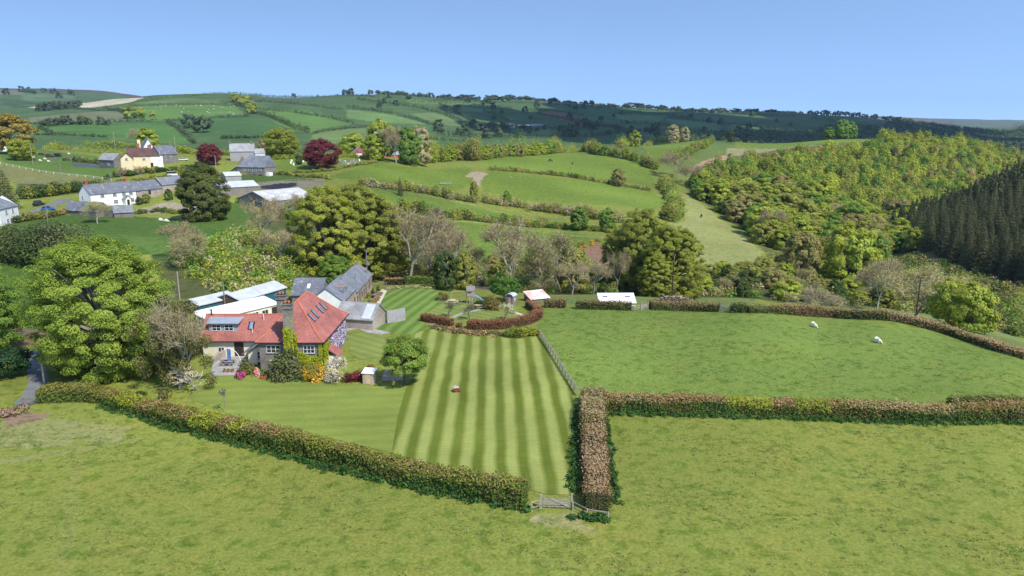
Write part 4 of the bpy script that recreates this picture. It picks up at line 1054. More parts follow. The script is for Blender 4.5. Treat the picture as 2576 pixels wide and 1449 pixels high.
# ------------------------------------------------------------------ lawn, paths, road
def lawnmat(name, ax, ay, period, phase, hi, lo, soft=.35):
    m, nt, N, L = nm(name)
    out = N.new('ShaderNodeOutputMaterial'); b = N.new('ShaderNodeBsdfPrincipled'); L.new(b.outputs[0], out.inputs[0])
    pos = N.new('ShaderNodeNewGeometry').outputs['Position']
    wob = n_new(N, 'ShaderNodeTexNoise', Scale=.12, Detail=4); L.new(pos, wob.inputs['Vector'])
    dt = N.new('ShaderNodeVectorMath'); dt.operation = 'DOT_PRODUCT'; L.new(pos, dt.inputs[0]); dt.inputs[1].default_value = (ax, ay, 0)
    def mth(op, a, c=None):
        n = N.new('ShaderNodeMath'); n.operation = op
        for k, q in ((0, a), (1, c)):
            if q is None: continue
            if hasattr(q, 'links'): L.new(q, n.inputs[k])
            else: n.inputs[k].default_value = q
        return n.outputs[0]
    s_ = mth('ADD', dt.outputs['Value'], mth('MULTIPLY', wob.outputs['Fac'], .9))
    s_ = mth('SINE', mth('MULTIPLY', mth('SUBTRACT', s_, phase), 2*math.pi/period))
    f = ramp(N, L, mth('ADD', mth('MULTIPLY', s_, .5), .5), [(.5 - soft, 0.), (.5 + soft, 1.)])
    fade = noise(N, L, .055, pos, 3); c = mixc(N, L, f, lo, hi); c = mixc(N, L, ramp(N, L, fade, [(.42, 0.), (.66, .30)]), c, tuple((np.array(lo) + np.array(hi))/2))
    f0 = noise(N, L, 5., pos, 4, .7); f1 = noise(N, L, .6, pos, 5, .7); f2 = noise(N, L, .08, pos, 3)
    mp = n_new(N, 'ShaderNodeMapping'); mp.inputs['Scale'].default_value = (.35, 3.5, 1); L.new(pos, mp.inputs[0])
    f4 = noise(N, L, 1.2, mp.outputs[0], 4, .7)
    c = mixc(N, L, ramp(N, L, f1, [(.5, 0.), (.75, .5)]), c, mixc(N, L, 1.0, c, (1.45, 1.05, 1.1), 'MULTIPLY'))
    c = mixc(N, L, 1.0, c, ramp(N, L, f0, [(.3, .82), (.7, 1.16)]), 'MULTIPLY')
    c = mixc(N, L, 1.0, c, ramp(N, L, f4, [(.3, .86), (.7, 1.12)]), 'MULTIPLY')
    c = mixc(N, L, 1.0, c, ramp(N, L, f2, [(.3, .84), (.7, 1.12)]), 'MULTIPLY')
    L.new(c, b.inputs['Base Color']); b.inputs['Roughness'].default_value = .9; b.inputs['Specular IOR Level'].default_value = .1
    return m
HI, LO = (.258, .295, .078), (.102, .135, .016)
ML1 = lawnmat('striped_lawn', 1, .026, 2.65, -.75, HI, LO)
ML2 = lawnmat('cross_mown_lawn', -.12, 1, 2.6, .5, (.195,.245,.052), (.172,.218,.042), .5)
ML3 = lawnmat('upper_lawn', 1, -.17, 2.6, .6, (.165,.24,.058), (.095,.165,.026), .4)
ML4 = lawnmat('ring_lawn', .6, .8, 2.2, .6, (.20,.24,.065), (.155,.20,.042), .5)
sheet('lawn', GP([(1040,842),(1090,822),(1180,836),(1270,842),(1356,846),(1400,900),(1440,985),(1446,1100),(1440,1245),(1380,1245),(1180,1195),(985,1140),(1000,1050),(1020,980),(1032,960),(1060,900)]), LO, .045, 'mown garden lawn with dark and light stripes', ML1, 2.0)
sheet('lawn', GP([(470,1000),(500,945),(620,944),(760,955),(900,968),(1020,978),(1000,1050),(985,1140),(800,1095),(600,1052)]), LO, .04, 'mown garden lawn left of the stripes in front of the house', ML2, 2.0)
sheet('lawn', GP([(962,735),(1000,724),(1095,728),(1130,745),(1150,800),(1062,795),(1062,815),(1100,822),(1040,842),(960,838),(884,826),(890,815),(992,806),(948,786)]), LO, .04, 'mown upper lawn with soft diagonal stripes beside the barn', ML3, 2.0)
sheet('lawn', GP([(872,845),(905,838),(962,842),(975,858),(955,900),(905,905),(880,890)]), LO, .05, 'small square lawn right of the stone house', ML4, 2.0)
sheet('lawn', GP([(1062,795),(1110,765),(1180,768),(1215,778),(1310,790),(1345,800),(1335,815),(1190,815),(1110,808)]), LO, .05, 'lawn inside the curved beech hedge', ML4, 2.0)
sheet('patio', GP([(530,948),(536,905),(585,888),(630,890),(640,918),(618,944)]), (.3,.29,.27), .07, 'grey paved terrace in front of the house wing', M_GREYST, 1.5)
sheet('path', GP([(866,836),(900,828),(925,838),(960,842),(985,838),(962,832),(900,822),(868,828)]), (.3,.29,.27), .06, 'grey stone path running from the house across the lawn', M_GREYST, 1.5)
sheet('gravel', GP([(924,772),(962,728),(974,732),(946,786),(930,786)]), (.6,.5,.4), .06, 'pale gravel strip between barn and upper lawn', M_GRAVEL, 1.5)
sheet('path', ribbon(GP([(1136,800),(1165,788),(1210,779)]), 1.0), (.3,.3,.3), .06, 'narrow grey path across the ring garden', M_GREYST, 1.0)
sheet('path', ribbon(GP([(1295,786),(1320,795),(1342,808)]), .8), (.3,.3,.3), .06, 'pale path along the inside of the curved hedge', M_GRAVEL, 1.0)
sheet('driveway', ribbon(GP([(60,1018),(85,990),(98,960),(92,930),(60,905),(90,880),(125,862)]), 2.5), (.3,.3,.3), .06, 'grey lane passing the left end of the hedge', M_TAR, 2.)
sheet('soil', GP([(958,960),(968,930),(1012,934),(1014,958)]), (.1,.08,.06), .06, 'dark bare soil bed under the lawn tree', M_EARTH, 2.)
sheet('road', ribbon(GP([(10,565),(60,543),(112,524),(150,508),(165,500)]), 4.5), (.3,.3,.3), .07, 'grey tarmac lane beside the white farmhouse', M_TAR, 2.)

# ------------------------------------------------------------------ hedges round the near fields
SIDEG = ((.035,.068,.012),(.055,.10,.016),(.10,.065,.025),(.085,.12,.018),(.042,.08,.014))
def lime(*spans):
    def f(u, b, c):
        for (a, z, col) in spans:
            m = (u > a) & (u < z) & (b > .45 + .25*rng.random(len(u))) & (rng.random(len(u)) < .75); c[m] = np.array(col)
        return c
    return f
LIME = (.21,.235,.022)
def foot(pts, dy): return [(p[0], p[1] + dy) for p in GP(pts)]
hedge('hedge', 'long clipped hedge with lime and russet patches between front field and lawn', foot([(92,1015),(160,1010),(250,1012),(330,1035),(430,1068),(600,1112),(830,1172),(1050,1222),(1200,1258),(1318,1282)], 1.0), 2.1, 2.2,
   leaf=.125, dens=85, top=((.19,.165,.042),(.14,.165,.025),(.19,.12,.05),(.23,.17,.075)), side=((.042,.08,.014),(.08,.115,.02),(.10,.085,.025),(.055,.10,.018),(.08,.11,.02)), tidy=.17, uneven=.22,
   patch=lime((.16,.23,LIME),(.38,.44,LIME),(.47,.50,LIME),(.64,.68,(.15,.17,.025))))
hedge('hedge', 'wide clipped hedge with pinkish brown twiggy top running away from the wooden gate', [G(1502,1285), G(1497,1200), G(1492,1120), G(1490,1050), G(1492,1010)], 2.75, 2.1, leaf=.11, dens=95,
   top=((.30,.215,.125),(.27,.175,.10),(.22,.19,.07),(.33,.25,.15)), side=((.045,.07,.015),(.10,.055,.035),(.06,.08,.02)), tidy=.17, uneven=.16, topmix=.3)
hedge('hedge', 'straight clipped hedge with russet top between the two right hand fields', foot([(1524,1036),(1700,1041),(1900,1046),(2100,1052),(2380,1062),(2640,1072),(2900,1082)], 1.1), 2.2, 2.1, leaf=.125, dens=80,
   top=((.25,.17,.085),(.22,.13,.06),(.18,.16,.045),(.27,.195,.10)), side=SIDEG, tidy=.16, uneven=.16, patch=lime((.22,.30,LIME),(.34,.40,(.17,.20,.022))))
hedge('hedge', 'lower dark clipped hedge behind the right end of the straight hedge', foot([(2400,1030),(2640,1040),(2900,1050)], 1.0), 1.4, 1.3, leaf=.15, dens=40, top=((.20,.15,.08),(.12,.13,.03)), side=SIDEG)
NET = ((.022,.055,.012),(.03,.075,.016),(.04,.09,.02))
def nettles(label, pts, n, w=1.3): return hedgerow(label, pts, w, .7, .16, n, NET, 'undergrowth', None, .9, 'undergrowth', LEAF)
nettles('dark green nettles along the foot of the long front hedge', foot([(250,1024),(330,1046),(430,1080),(600,1122),(830,1182),(1050,1232),(1330,1288)], .1), 5200)
nettles('dark green nettles along the foot of the straight right hedge', foot([(1530,1044),(1700,1049),(1900,1054),(2100,1060),(2380,1070),(2700,1080)], .2), 4200)
nettles('dark green weeds below the two rail fence at the end of the wide hedge', GP([(1450,1300),(1490,1306),(1530,1312)]), 900)
nettles('dark green weeds on the left side of the wide hedge', GP([(1440,1240),(1446,1150),(1450,1060),(1455,1020)]), 1900, 1.1)
nettles('dark green weeds on the right side of the wide hedge', GP([(1556,1270),(1540,1180),(1530,1100),(1524,1050)]), 1500, .9)
FG = 'hedges along the far edge of the right field'
FT = dict(leaf=.15, dens=34, top=((.24,.17,.08),(.20,.13,.06),(.15,.15,.04)), side=((.05,.075,.018),(.08,.09,.025),(.12,.07,.04)), tidy=.2, uneven=.2)
hedge('hedge', 'short thick hedge just right of the curved beech hedge', foot([(1372,774),(1398,775),(1422,776)], .9), 2.0, 1.9, group=FG, **FT)
hedge('hedge', 'ragged russet hedge in front of the white tin shed', foot([(1452,778),(1520,780),(1588,782)], .9), 1.9, 1.6, group=FG, **FT)
hedge('hedge', 'ragged hedge in front of the log pile', foot([(1636,780),(1700,781),(1760,783),(1812,784)], .9), 1.9, 1.7, group=FG, **FT)
hedge('hedge', 'short dark green hedge just right of the far field gate', foot([(1843,787),(1880,788)], .9), 1.9, 1.6, group=FG, leaf=.15, dens=34, top=((.09,.11,.03),), side=((.05,.07,.018),), tidy=.2)
hedge('hedge', 'long russet hedge along the far edge of the field with two sheep', foot([(1884,788),(1980,792),(2080,798),(2180,804),(2235,808)], .9), 1.9, 1.6, group=FG, **FT)
hedge('hedge', 'pinkish bracken topped hedge bending towards the right edge of the field', foot([(2225,806),(2300,820),(2380,840),(2450,862),(2540,895),(2640,930),(2800,985)], .9), 2.0, 1.6, group=FG, leaf=.15, dens=36, top=((.30,.20,.115),(.27,.19,.11),(.21,.175,.065)), side=((.08,.085,.03),(.15,.09,.05),(.06,.08,.02)), tidy=.2, uneven=.15)
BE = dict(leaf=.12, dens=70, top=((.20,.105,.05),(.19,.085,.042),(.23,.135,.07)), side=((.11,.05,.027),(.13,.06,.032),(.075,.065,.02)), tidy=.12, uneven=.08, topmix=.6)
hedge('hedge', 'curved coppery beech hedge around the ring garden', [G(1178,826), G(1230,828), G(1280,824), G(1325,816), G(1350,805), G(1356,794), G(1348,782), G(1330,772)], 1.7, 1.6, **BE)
hedge('hedge', 'short coppery beech hedge left of the curved one', [G(1064,806), G(1095,812), G(1136,820)], 1.5, 1.3, **BE)
hedge('hedge', 'tiny clipped bush between the two coppery hedges', [G(1150,826), G(1158,827)], 1.2, 1.1, **BE)
hedge('hedge', 'clipped bright green hedge behind the upper lawn', [G(1018,716), G(1095,717)], 1.6, 1.9, leaf=.17, dens=24, top=((.13,.17,.03),), side=((.07,.10,.02),(.05,.08,.016)))
hedge('hedge', 'clipped russet hedge between barn and bright green hedge', [G(972,716), G(1016,716)], 1.6, 1.7, leaf=.17, dens=24, top=((.27,.15,.09),), side=((.13,.08,.05),(.06,.08,.02)))
BR_ = ((.30,.20,.12),(.25,.17,.09),(.10,.11,.035),(.17,.12,.06))
hedgerow('rough bank of brown bracken below the curved beech hedge', GP([(1090,824),(1150,836),(1220,843),(1290,840)]), 2.2, .8, .2, 2200, BR_, 'bank', None, 1, 'bracken_bank', LEAF)
hedgerow('tuft of yellow green willow stems at the top of the post and rail fence', GP([(1285,846),(1315,846),(1345,844)]), 2.6, 2.4, .16, 2600, ((.20,.20,.025),(.17,.18,.03),(.13,.16,.03)), 'bush', None, 1, 'willow_bush', LEAF)
hedgerow('low stony bank with dry grass behind the upper lawn', GP([(972,728),(1020,724),(1100,728)]), 1.8, .8, .22, 800, ((.36,.29,.20),(.20,.20,.09),(.28,.24,.15)), 'bank', None, 1, 'stone_bank', LEAF)

# ------------------------------------------------------------------ fences and gates
def fence(name, label, pts, h=1.15, rails=3, gap=1.8, mat=None, group=None, r=.06, railh=.1):
    P = np.array([p[:2] for p in pts], float); s = np.r_[0, np.cumsum(np.linalg.norm(np.diff(P, axis=0), axis=1))]
    n = max(2, int(round(s[-1]/gap)) + 1); t = np.linspace(0, s[-1], n); X = np.interp(t, s, P[:, 0]); Y = np.interp(t, s, P[:, 1]); Z = T(X, Y)
    e = empty(name, label, 'fence', (X[0], Y[0], Z[0]), 0, group); o = np.array([X[0], Y[0], Z[0]])
    me = None
    for i in range(n):
        if me is None:
            mb = MB(); mb.box((0, 0, h/2 - .25), (.13, .13, h + .6)); me = mb.mesh('post', mat or M_WOOD)
        po = meshobj('post', me, e, (X[i] - o[0], Y[i] - o[1], Z[i] - o[2]))
    for k in range(rails):
        mb = MB(); zz = h*(.30 + .62*k/max(1, rails - 1)) if rails > 1 else h*.9
        for i in range(n - 1):
            a = np.array([X[i], Y[i], Z[i] + zz]) - o; b = np.array([X[i+1], Y[i+1], Z[i+1] + zz]) - o
            d = b - a; L = np.linalg.norm(d); d /= L; side = np.array([-d[1], d[0], 0]); side /= np.linalg.norm(side); upv = np.cross(side, d)*-1
            q = [c + side*sx*.025 + np.array([0, 0, 1])*sz*railh/2 + side*.085 for c in (a, b) for sx, sz in ((-1,-1),(1,-1),(1,1),(-1,1))]
            mb.add(q, [(0,1,2,3),(7,6,5,4),(0,4,5,1),(1,5,6,2),(2,6,7,3),(3,7,4,0)])
        mb.obj('rail', mat or M_WOOD, e)
    return e
def gate(name, label, a, b, h=1.2, mat=None, bars=5):
    a, b = np.array(a, float), np.array(b, float); a[2], b[2] = Tz(*a[:2]), Tz(*b[:2])
    d = b - a; L = np.linalg.norm(d[:2]); rz = math.atan2(d[1], d[0])
    e = empty(name, label, 'gate', a, rz); m = mat or M_WOOD; dz = d[2]
    for x, hh in ((0, h + .35), (L, h + .55)):
        q = MB(); q.box((x, 0, hh/2 - .3 + dz*x/L), (.22, .22, hh + .6), taper=.9); q.obj('gatepost', m, e)
    fr = MB(); x0, x1 = .2, L - .22
    for k in range(bars):
        z = .22 + (h - .32)*(k/(bars - 1))**.85; fr.box(((x0 + x1)/2, 0, z + dz*.5), (x1 - x0, .05, .10))
    fr.box((x0 + .04, 0, h*.5 + .1 + dz*.5), (.1, .08, h)); fr.box((x1 - .04, 0, h*.55 + .12 + dz*.5), (.12, .08, h*1.15)); fr.box((x0 + (x1-x0)*.22, .0, h*.5 + .1 + dz*.5), (.09, .07, h))
    fr.box((x0 + (x1-x0)*.5, 0, h*.3 + .1 + dz*.5), (.08, .07, h*.4))
    p0, p1 = np.array([x0 + (x1-x0)*.22, -.05, h + dz*.5]), np.array([x1, -.05, .24 + dz*.5]); dd = (p1 - p0); nn_ = np.array([-dd[2], 0, dd[0]]); nn_ /= np.linalg.norm(nn_)
    P = [c + nn_*s_*.05 + np.array([0, y_, 0]) for c in (p0, p1) for s_, y_ in ((-1,-.02),(1,-.02),(1,.02),(-1,.02))]
    fr.add(P, [(0,1,2,3),(7,6,5,4),(0,4,5,1),(1,5,6,2),(2,6,7,3),(3,7,4,0)])
    fr.obj('gate_leaf', m, e)
    return e
fence('fence', 'weathered post and rail fence running down the right edge of the lawn', [G(1352,840), G(1388,893), G(1420,946), G(1452,996)], 1.25, 4, 1.9)
gate('field_gate', 'pale wooden five bar gate between the two near hedges', G(1362,1278), G(1438,1281), 1.15)
fence('fence', 'short two rail fence left of the near wooden gate', [G(1338,1287), G(1358,1279)], 1.0, 2, 1.6)
fence('fence', 'two rail fence in front of the end of the wide hedge', [G(1441,1284), G(1459,1300), G(1530,1311)], .95, 2, 1.9)
gate('field_gate', 'small wooden gate in the far edge of the right field', G(1812,785), G(1838,786), 1.2)
gate('field_gate', 'pale wooden gate beside the white tin shed', G(1612,780), G(1630,778), 1.2)
fence('fence', 'short wooden rail fence right of the white tin shed', [G(1596,784), G(1612,780)], 1.1, 3, 1.5)
gate('field_gate', 'old grey gate at the left end of the long front hedge', G(62,1028), G(96,1012), 1.3, M_WOODD, 4)
fence('fence', 'low brown rail fence in front of the hexagonal picnic table', [G(1100,766), G(1130,767), G(1158,770)], .9, 2, 1.9, M_WOODD)
fence('fence', 'dark rail fence behind the play tower', [G(1140,728), G(1190,731), G(1240,734)], 1.1, 3, 2.0, M_WOODD)
fence('fence', 'thin wire and post fence between the barn end and russet hedge', [G(938,722), G(972,722)], 1.2, 3, 2.0, M_WOODD)
fence('fence', 'rail fence beside the brown yard behind the left trees', [G(10,858), G(50,848), G(100,838)], 1.3, 3, 2.2, M_WOODD)
fence('fence', 'post and wire fence above the brown yard at far left', [G(0,800), G(45,798), G(110,822)], 1.3, 2, 2.2, M_WOODD)
# ------------------------------------------------------------------ garden plants and furniture
def plant(name, label, cat, px, py, mb, mat=None, at=None, group=None, rz=0.):
    p = G(px, py) if at is None else at
    o = mb.obj(name, mat or LEAF, loc=p); o.rotation_euler = (0, 0, rz)
    return tag(o, label, cat, group)
DG = ((.055,.075,.02),(.075,.09,.028),(.09,.10,.035))
plant('shrub', 'large dull green rounded shrub against the front of the stone house', 'shrub', 722, 948, bush(2.9, 4.3, 4200, .19, DG, (.13,.13,.06), nclump=50))
plant('shrub', 'upright olive green clipped shrub at the right end of the terrace', 'shrub', 617, 940, bush(1.25, 3.1, 1800, .15, ((.095,.10,.025),(.12,.115,.03)), nclump=22))
plant('rhododendron', 'small rhododendron with bright magenta pink flowers on the terrace edge', 'shrub', 606, 952, bush(.95, 1.25, 900, .13, ((.33,.055,.17),(.38,.07,.21)), (.07,.11,.03), nclump=14))
plant('azalea', 'small azalea with pale pink flowers under the front windows', 'shrub', 645, 944, bush(.9, 1.2, 800, .13, ((.62,.30,.36),(.50,.16,.24),(.16,.18,.05)), nclump=14))
plant('shrub', 'low mid green shrub between pink azalea and large shrub', 'shrub', 664, 945, bush(.9, 1.1, 600, .14, ((.07,.12,.025),(.10,.14,.03)), nclump=12))
plant('azalea', 'low azalea with rust red leaves at the lawn edge', 'shrub', 667, 952, bush(.8, .6, 420, .13, ((.26,.08,.035),(.18,.09,.03)), nclump=10))
plant('azalea', 'golden yellow flowering azalea right of the large green shrub', 'shrub', 790, 954, bush(2.0, 2.9, 2400, .16, ((.42,.26,.02),(.38,.23,.02),(.46,.31,.05),(.11,.12,.025),(.14,.14,.03)), nclump=36))
plant('shrub', 'cream flowering shrub leaning against the golden azalea', 'shrub', 812, 952, bush(1.1, 1.7, 900, .14, ((.42,.38,.22),(.20,.19,.06),(.30,.27,.14)), nclump=16))
plant('flower_bed', 'low white and lilac flowers at the front lawn edge', 'flowers', 838, 955, bush(1.4, .45, 900, .11, ((.52,.50,.60),(.12,.15,.05),(.60,.58,.55)), nclump=40))
plant('flower_bed', 'low green border plants below the golden azalea', 'flowers', 752, 956, bush(1.6, .5, 800, .14, ((.06,.11,.025),), nclump=40))
hedgerow('dark purple red berberis hedge behind the small wooden shed', GP([(872,964),(895,956),(922,948),(943,940)]), 2.0, 1.9, .15, 2600, ((.11,.022,.024),(.15,.03,.03),(.085,.018,.02)), 'hedge', None, .9, 'berberis_hedge', LEAF)
BLS = ((.60,.52,.44),(.66,.58,.50),(.52,.44,.38),(.24,.22,.11))
p_ = proto('blossom', bare(4.2, .75, 4, (.22,.18,.15), 1500, BLS, r0=.03, green=2600, gcol=BLS), 4.2, BARK)
tree('blossom_tree', 'spreading small tree with creamy white blossom right of the golden azalea', p_, G(853, 957), 4.3, .4, sc=(1.05, 1.05, .9))
p_ = proto('ornamental', broadleaf(7.6, 3.7, .14, 130, 18000, .12, ((.105,.17,.022),(.13,.19,.028),(.085,.145,.02)), (.19,.235,.04), shell=.5, flat=.6, rc=.19, limbs=22, trunk=.024, squash=1, skirt=.25, coh=.8, rnd=.55), 7.6)
tree('lawn_tree', 'round bright green tree with short trunk standing on the lawn edge', p_, G(1019, 966), 7.7, .3)
def shed_box():
    p = G(930, 963); e = empty('garden_shed', 'small pale boarded garden shed with flat white roof beside the red hedge', 'shed', p, R(-8))
    b = MB(); b.prism([(-.75,-.2),(.75,-.2),(.75,2.0),(-.75,1.75)], -.8, .8, 'x'); b.obj('wall', M_PINKW, e)
    r = MB(); r.prism([(-.9,1.72),(.9,2.02),(.9,2.1),(-.9,1.8)], -.95, .95, 'x'); r.obj('roof', M_SHEETW, e)
    d = MB(); d.box((0, -.77, .9), (.8, .05, 1.6)); d.obj('door', M_WOODY, e)
shed_box()
def ivypatch():
    p = G(917, 962); o = bush(.55, 1.7, 500, .13, ((.05,.08,.02),(.08,.11,.025)), nclump=10); plant('shrub', 'green climber covering the left side of the small wooden shed', 'climber', 0, 0, o, at=p)
ivypatch()
def mower():
    p = G(1148, 986); e = empty('mower', 'small red box with pale lid standing alone on the striped lawn', 'mower', p, R(12))
    b = MB(); b.box((0, 0, .38), (.95, .6, .55), taper=.95); b.obj('body', M_RED, e)
    b = MB(); b.box((-.05, .05, .7), (.85, .5, .08)); b.box((-.1, .2, .82), (.25, .2, .18)); b.obj('lid', M_FIBRE, e)
    for x, y in ((-.36,-.32),(.36,-.32),(-.36,.32),(.36,.32)):
        w = MB(); w.tube((x, y - .05, .16), (x, y + .05, .16), .16, .16, 12); w.obj('wheel', M_BLACK, e)
mower()
def picnic(px, py, label, rz, hexa=False, mat=None, cat='picnic table'):
    p = G(px, py); e = empty('picnic_table', label, cat, p, rz); m = mat or M_WOODY
    if hexa:
        t = MB(); t.tube((0, 0, .70), (0, 0, .76), .95, .95, 6); t.obj('tabletop', m, e)
        for k in range(6):
            a = k*math.pi/3 + math.pi/6; b = MB(); b.box((1.25*math.cos(a), 1.25*math.sin(a), .44), (.28, 1.15, .06), rz=a); b.obj('seat', m, e)
        for k in range(3):
            a = k*math.pi/3; b = MB(); b.box((0, 0, .38), (2.4, .09, .09), rz=a); 
            for s in (-1, 1): b.tube((s*.95*math.cos(a), s*.95*math.sin(a), 0), (s*.4*math.cos(a), s*.4*math.sin(a), .7), .05, .05, 5)
            b.obj('leg_frame', m, e)
    else:
        t = MB()
        for k in range(5): t.box((0, (k - 2)*.16, .75), (2.2, .145, .05))
        t.obj('tabletop', m, e)
        for s in (-1, 1):
            b = MB(); b.box((0, s*.72, .45), (2.2, .26, .05)); b.obj('seat', m, e)
        for x in (-.8, .8):
            b = MB(); b.box((x, 0, .40), (.07, 1.6, .1)); b.box((x, 0, .68), (.07, .8, .08))
            for s in (-1, 1): b.tube((x, s*.72, -.02), (x, s*.22, .72), .05, .05, 5)
            b.obj('leg_frame', m, e)
    return e
picnic(1137, 763, 'hexagonal pale wooden picnic table behind the low rail fence', .2, True)
picnic(1204, 776, 'long pale wooden picnic table beside the round dark bush', R(-6))
picnic(944, 748, 'grey wooden picnic table on the paved yard beside the barn', R(70), False, M_WOODD)
picnic(573, 918, 'dark wooden garden table with benches on the terrace', R(5), False, M_WOODD, 'garden table')
for i, (x, y) in enumerate(((566,937),(576,937),(586,937))):
    p = G(x, y); q = MB(); q.tube((0,0,0), (0,0,.38), .17, .24, 10); o = q.obj('flower_pot', M_TERRA, loc=p)
    tag(o, 'orange terracotta flower pot standing in the row of three on the terrace', 'flower pot', 'three terracotta pots on the terrace')
    s = bush(.28, .3, 60, .09, ((.10,.14,.04),)); s.v = [v + np.array([0,0,.36]) for v in s.v]; s.obj('foliage', LEAF, o)
def dryer():
    p = G(594, 925); e = empty('clothes_line', 'curved white clothes line post on the terrace', 'clothes line', p)
    m = MB(); pts = [np.array([.9 - 2.4*t*t*.0 - 1.9*t**2.2, 0, 3.2*math.sin(t*1.45)]) for t in np.linspace(0, 1, 9)]
    m.tubes(pts[:-1], pts[1:], .05, .045, 6); m.obj('post', M_WHITEP, e)
    c = MB(); c.box((0,0,-.85), (.55, .10, 1.7)); c.box((.05,-.06,-.5), (.6, .05, .5)); c.tube((-.3,0,0),(.3,0,0),.05,.05,6); o = c.obj('laundry', M_BLUEC, loc=(p[0]-.95, p[1], p[2]+3.05)); tag(o, 'blue laundry hanging from the white clothes line post', 'laundry')
dryer()
def steps():
    a, b = G(536, 915), G(586, 884); d = b - a; L = np.linalg.norm(d[:2]); rz = math.atan2(d[1], d[0]); m = MB()
    m.prism([(0,-.6),(L,-.6),(L,1.5),(0,.9)], -.22, .22, 'y'); o = m.obj('terrace_wall', M_STONEP, loc=a); o.rotation_euler = (0,0,rz); tag(o, 'sloping brown stone wall along the left side of the terrace', 'wall')
steps()
# play tower, hut, tin sheds, log pile
def playtower():
    p = G(1184, 762); e = empty('play_tower', 'wooden climbing tower with pitched roof and blue slide', 'play tower', p, R(8))
    for x in (-.75, .75):
        for y in (-.7, .7):
            q = MB(); q.tube((x*1.25, y*1.25, -.1), (x, y, 3.0), .07, .06, 6); q.obj('post', M_WOOD, e)
    q = MB(); q.box((0,0,1.55), (1.6,1.5,.1)); q.obj('platform', M_WOOD, e)
    q = MB()
    for s in (-1, 1):
        q.box((0, s*.75, 2.0), (1.5,.05,.65))
    q.box((-.78,0,2.0), (.05,1.5,.65)); q.obj('railing', M_WOOD, e)
    r = MB(); r.prism([(-.95,2.85),(0,3.75),(.95,2.85),(.95,2.92),(0,3.84),(-.95,2.92)], -.95, .95, 'x'); r.obj('roof', M_WOODD, e)
    s = MB()
    pts = [np.array([.8 + 2.9*t, 0, 1.6*(1-t)**1.15 + .12 + .10*math.sin(6.28*t)]) for t in np.linspace(0, 1, 9)]
    for a, b in zip(pts[:-1], pts[1:]):
        s.add([a+[0,-.28,0],b+[0,-.28,0],b+[0,.28,0],a+[0,.28,0],a+[0,-.28,-.05],b+[0,-.28,-.05],b+[0,.28,-.05],a+[0,.28,-.05]], [(0,1,2,3),(7,6,5,4),(0,4,5,1),(2,6,7,3)])
        for sg in (-.28,.28): s.add([a+[0,sg,0],b+[0,sg,0],b+[0,sg,.18],a+[0,sg,.18]], [(0,1,2,3)])
    s.obj('slide', M_BLUEP, e)
    l = MB(); l.tube((-.35,-1.9,0),(-.35,-.75,1.55),.05,.05,6); l.tube((.35,-1.9,0),(.35,-.75,1.55),.05,.05,6)
    for k in range(1,5): l.tube((-.35,-1.9+1.15*k/5,1.55*k/5),(.35,-1.9+1.15*k/5,1.55*k/5),.04,.04,5)
    l.obj('ladder', M_WOOD, e)
    w = MB(); w.tube((-.8,0,2.7),(-4.2,0,2.6),.07,.07,6); w.tube((-4.2,0,2.6),(-4.5,-1,-.1),.06,.06,6); w.tube((-4.2,0,2.6),(-4.5,1,-.1),.06,.06,6)
    for x in (-2,-3.2):
        w.tube((x-.22,0,2.65),(x-.22,0,.6),.02,.02,4); w.tube((x+.22,0,2.65),(x+.22,0,.6),.02,.02,4); w.box((x,0,.58),(.5,.2,.05))
    w.obj('swing_frame', M_WOOD, e)
playtower()
def hut():
    p = G(1286, 768); e = empty('garden_hut', 'narrow wooden hut with curved pale metal roof beside the curved hedge', 'hut', p, R(-28))
    b = MB(); b.box((0,0,1.05), (1.7,1.7,2.5)); b.obj('wall', M_WOODD, e)
    prof = [(-.98,2.2)] + [(.98*math.cos(a), 2.2 + .55*math.sin(a)) for a in np.linspace(math.pi, 0, 9)][1:-1] + [(.98,2.2)]
    prof = prof + [(.92*math.cos(a), 2.14 + .5*math.sin(a)) for a in np.linspace(0, math.pi, 9)]
    r = MB(); r.prism(prof, -1.02, 1.02, 'y'); r.obj('roof', M_SHEETG, e)
    g = MB(); g.prism([(-.84,2.2),(.84,2.2),(.6,2.5),(0,2.68),(-.6,2.5)], -.84, .84, 'y'); g.obj('gable', M_WOODD, e)
    d = MB(); d.box((0,-.87,.95), (.7,.06,1.9)); d.obj('door', M_PINKW, e)
    o, t, n = face_frame('r', 1.7, 1.7); window(e, o, t, n, 0, 1.2, .5, .5, 1, 1, False)
hut()
def bldat(name, label, pl, pr, W, He, Hr, wall, roof, dz=0, **kw):
    a, b = G(*pl), G(*pr); c, rz, L = between(a, b); n = np.array([-math.sin(rz), math.cos(rz)]); c = c + n*W/2
    return bldg(name, label, (c[0], c[1], min(a[2], b[2]) + dz), rz, L, W, He, Hr, wall, roof, **kw)
bldat('tin_shed', 'low tin shed with pinkish rust streaked white roof behind the curved hedge', (1335,760), (1381,757), 3.3, .8, 0, M_WOODD, M_RUSTY, flat=1.75, cat='shed', over=.3)
ts = bldat('tin_shed', 'white corrugated tin shed with two small roof windows beyond the field hedge', (1509,771), (1598,770), 3.2, .8, 0, M_WHITE, M_SHEETW, flat=1.9, cat='shed', over=.3)
for x in (-2.4, 2.4):
    q = MB(); q.prism([(.2,1.50),(.75,1.69),(.75,1.76),(.2,1.57)], x - .55, x + .55, 'x'); q.obj('rooflight', M_METAL, ts)
q = MB()
for k in range(9): q.ell((rng.normal()*1.4, rng.normal()*.3, .25), (.6,.4,.35), 8, 5)
tag(q.obj('tarpaulin', M_BLACK, loc=G(1556, 774)), 'heap of black sheeting in front of the white tin shed', 'tarpaulin')
LOGM = plain('cut_logs', (.42,.32,.27), .9, .35, 5, col2=(.20,.14,.12))
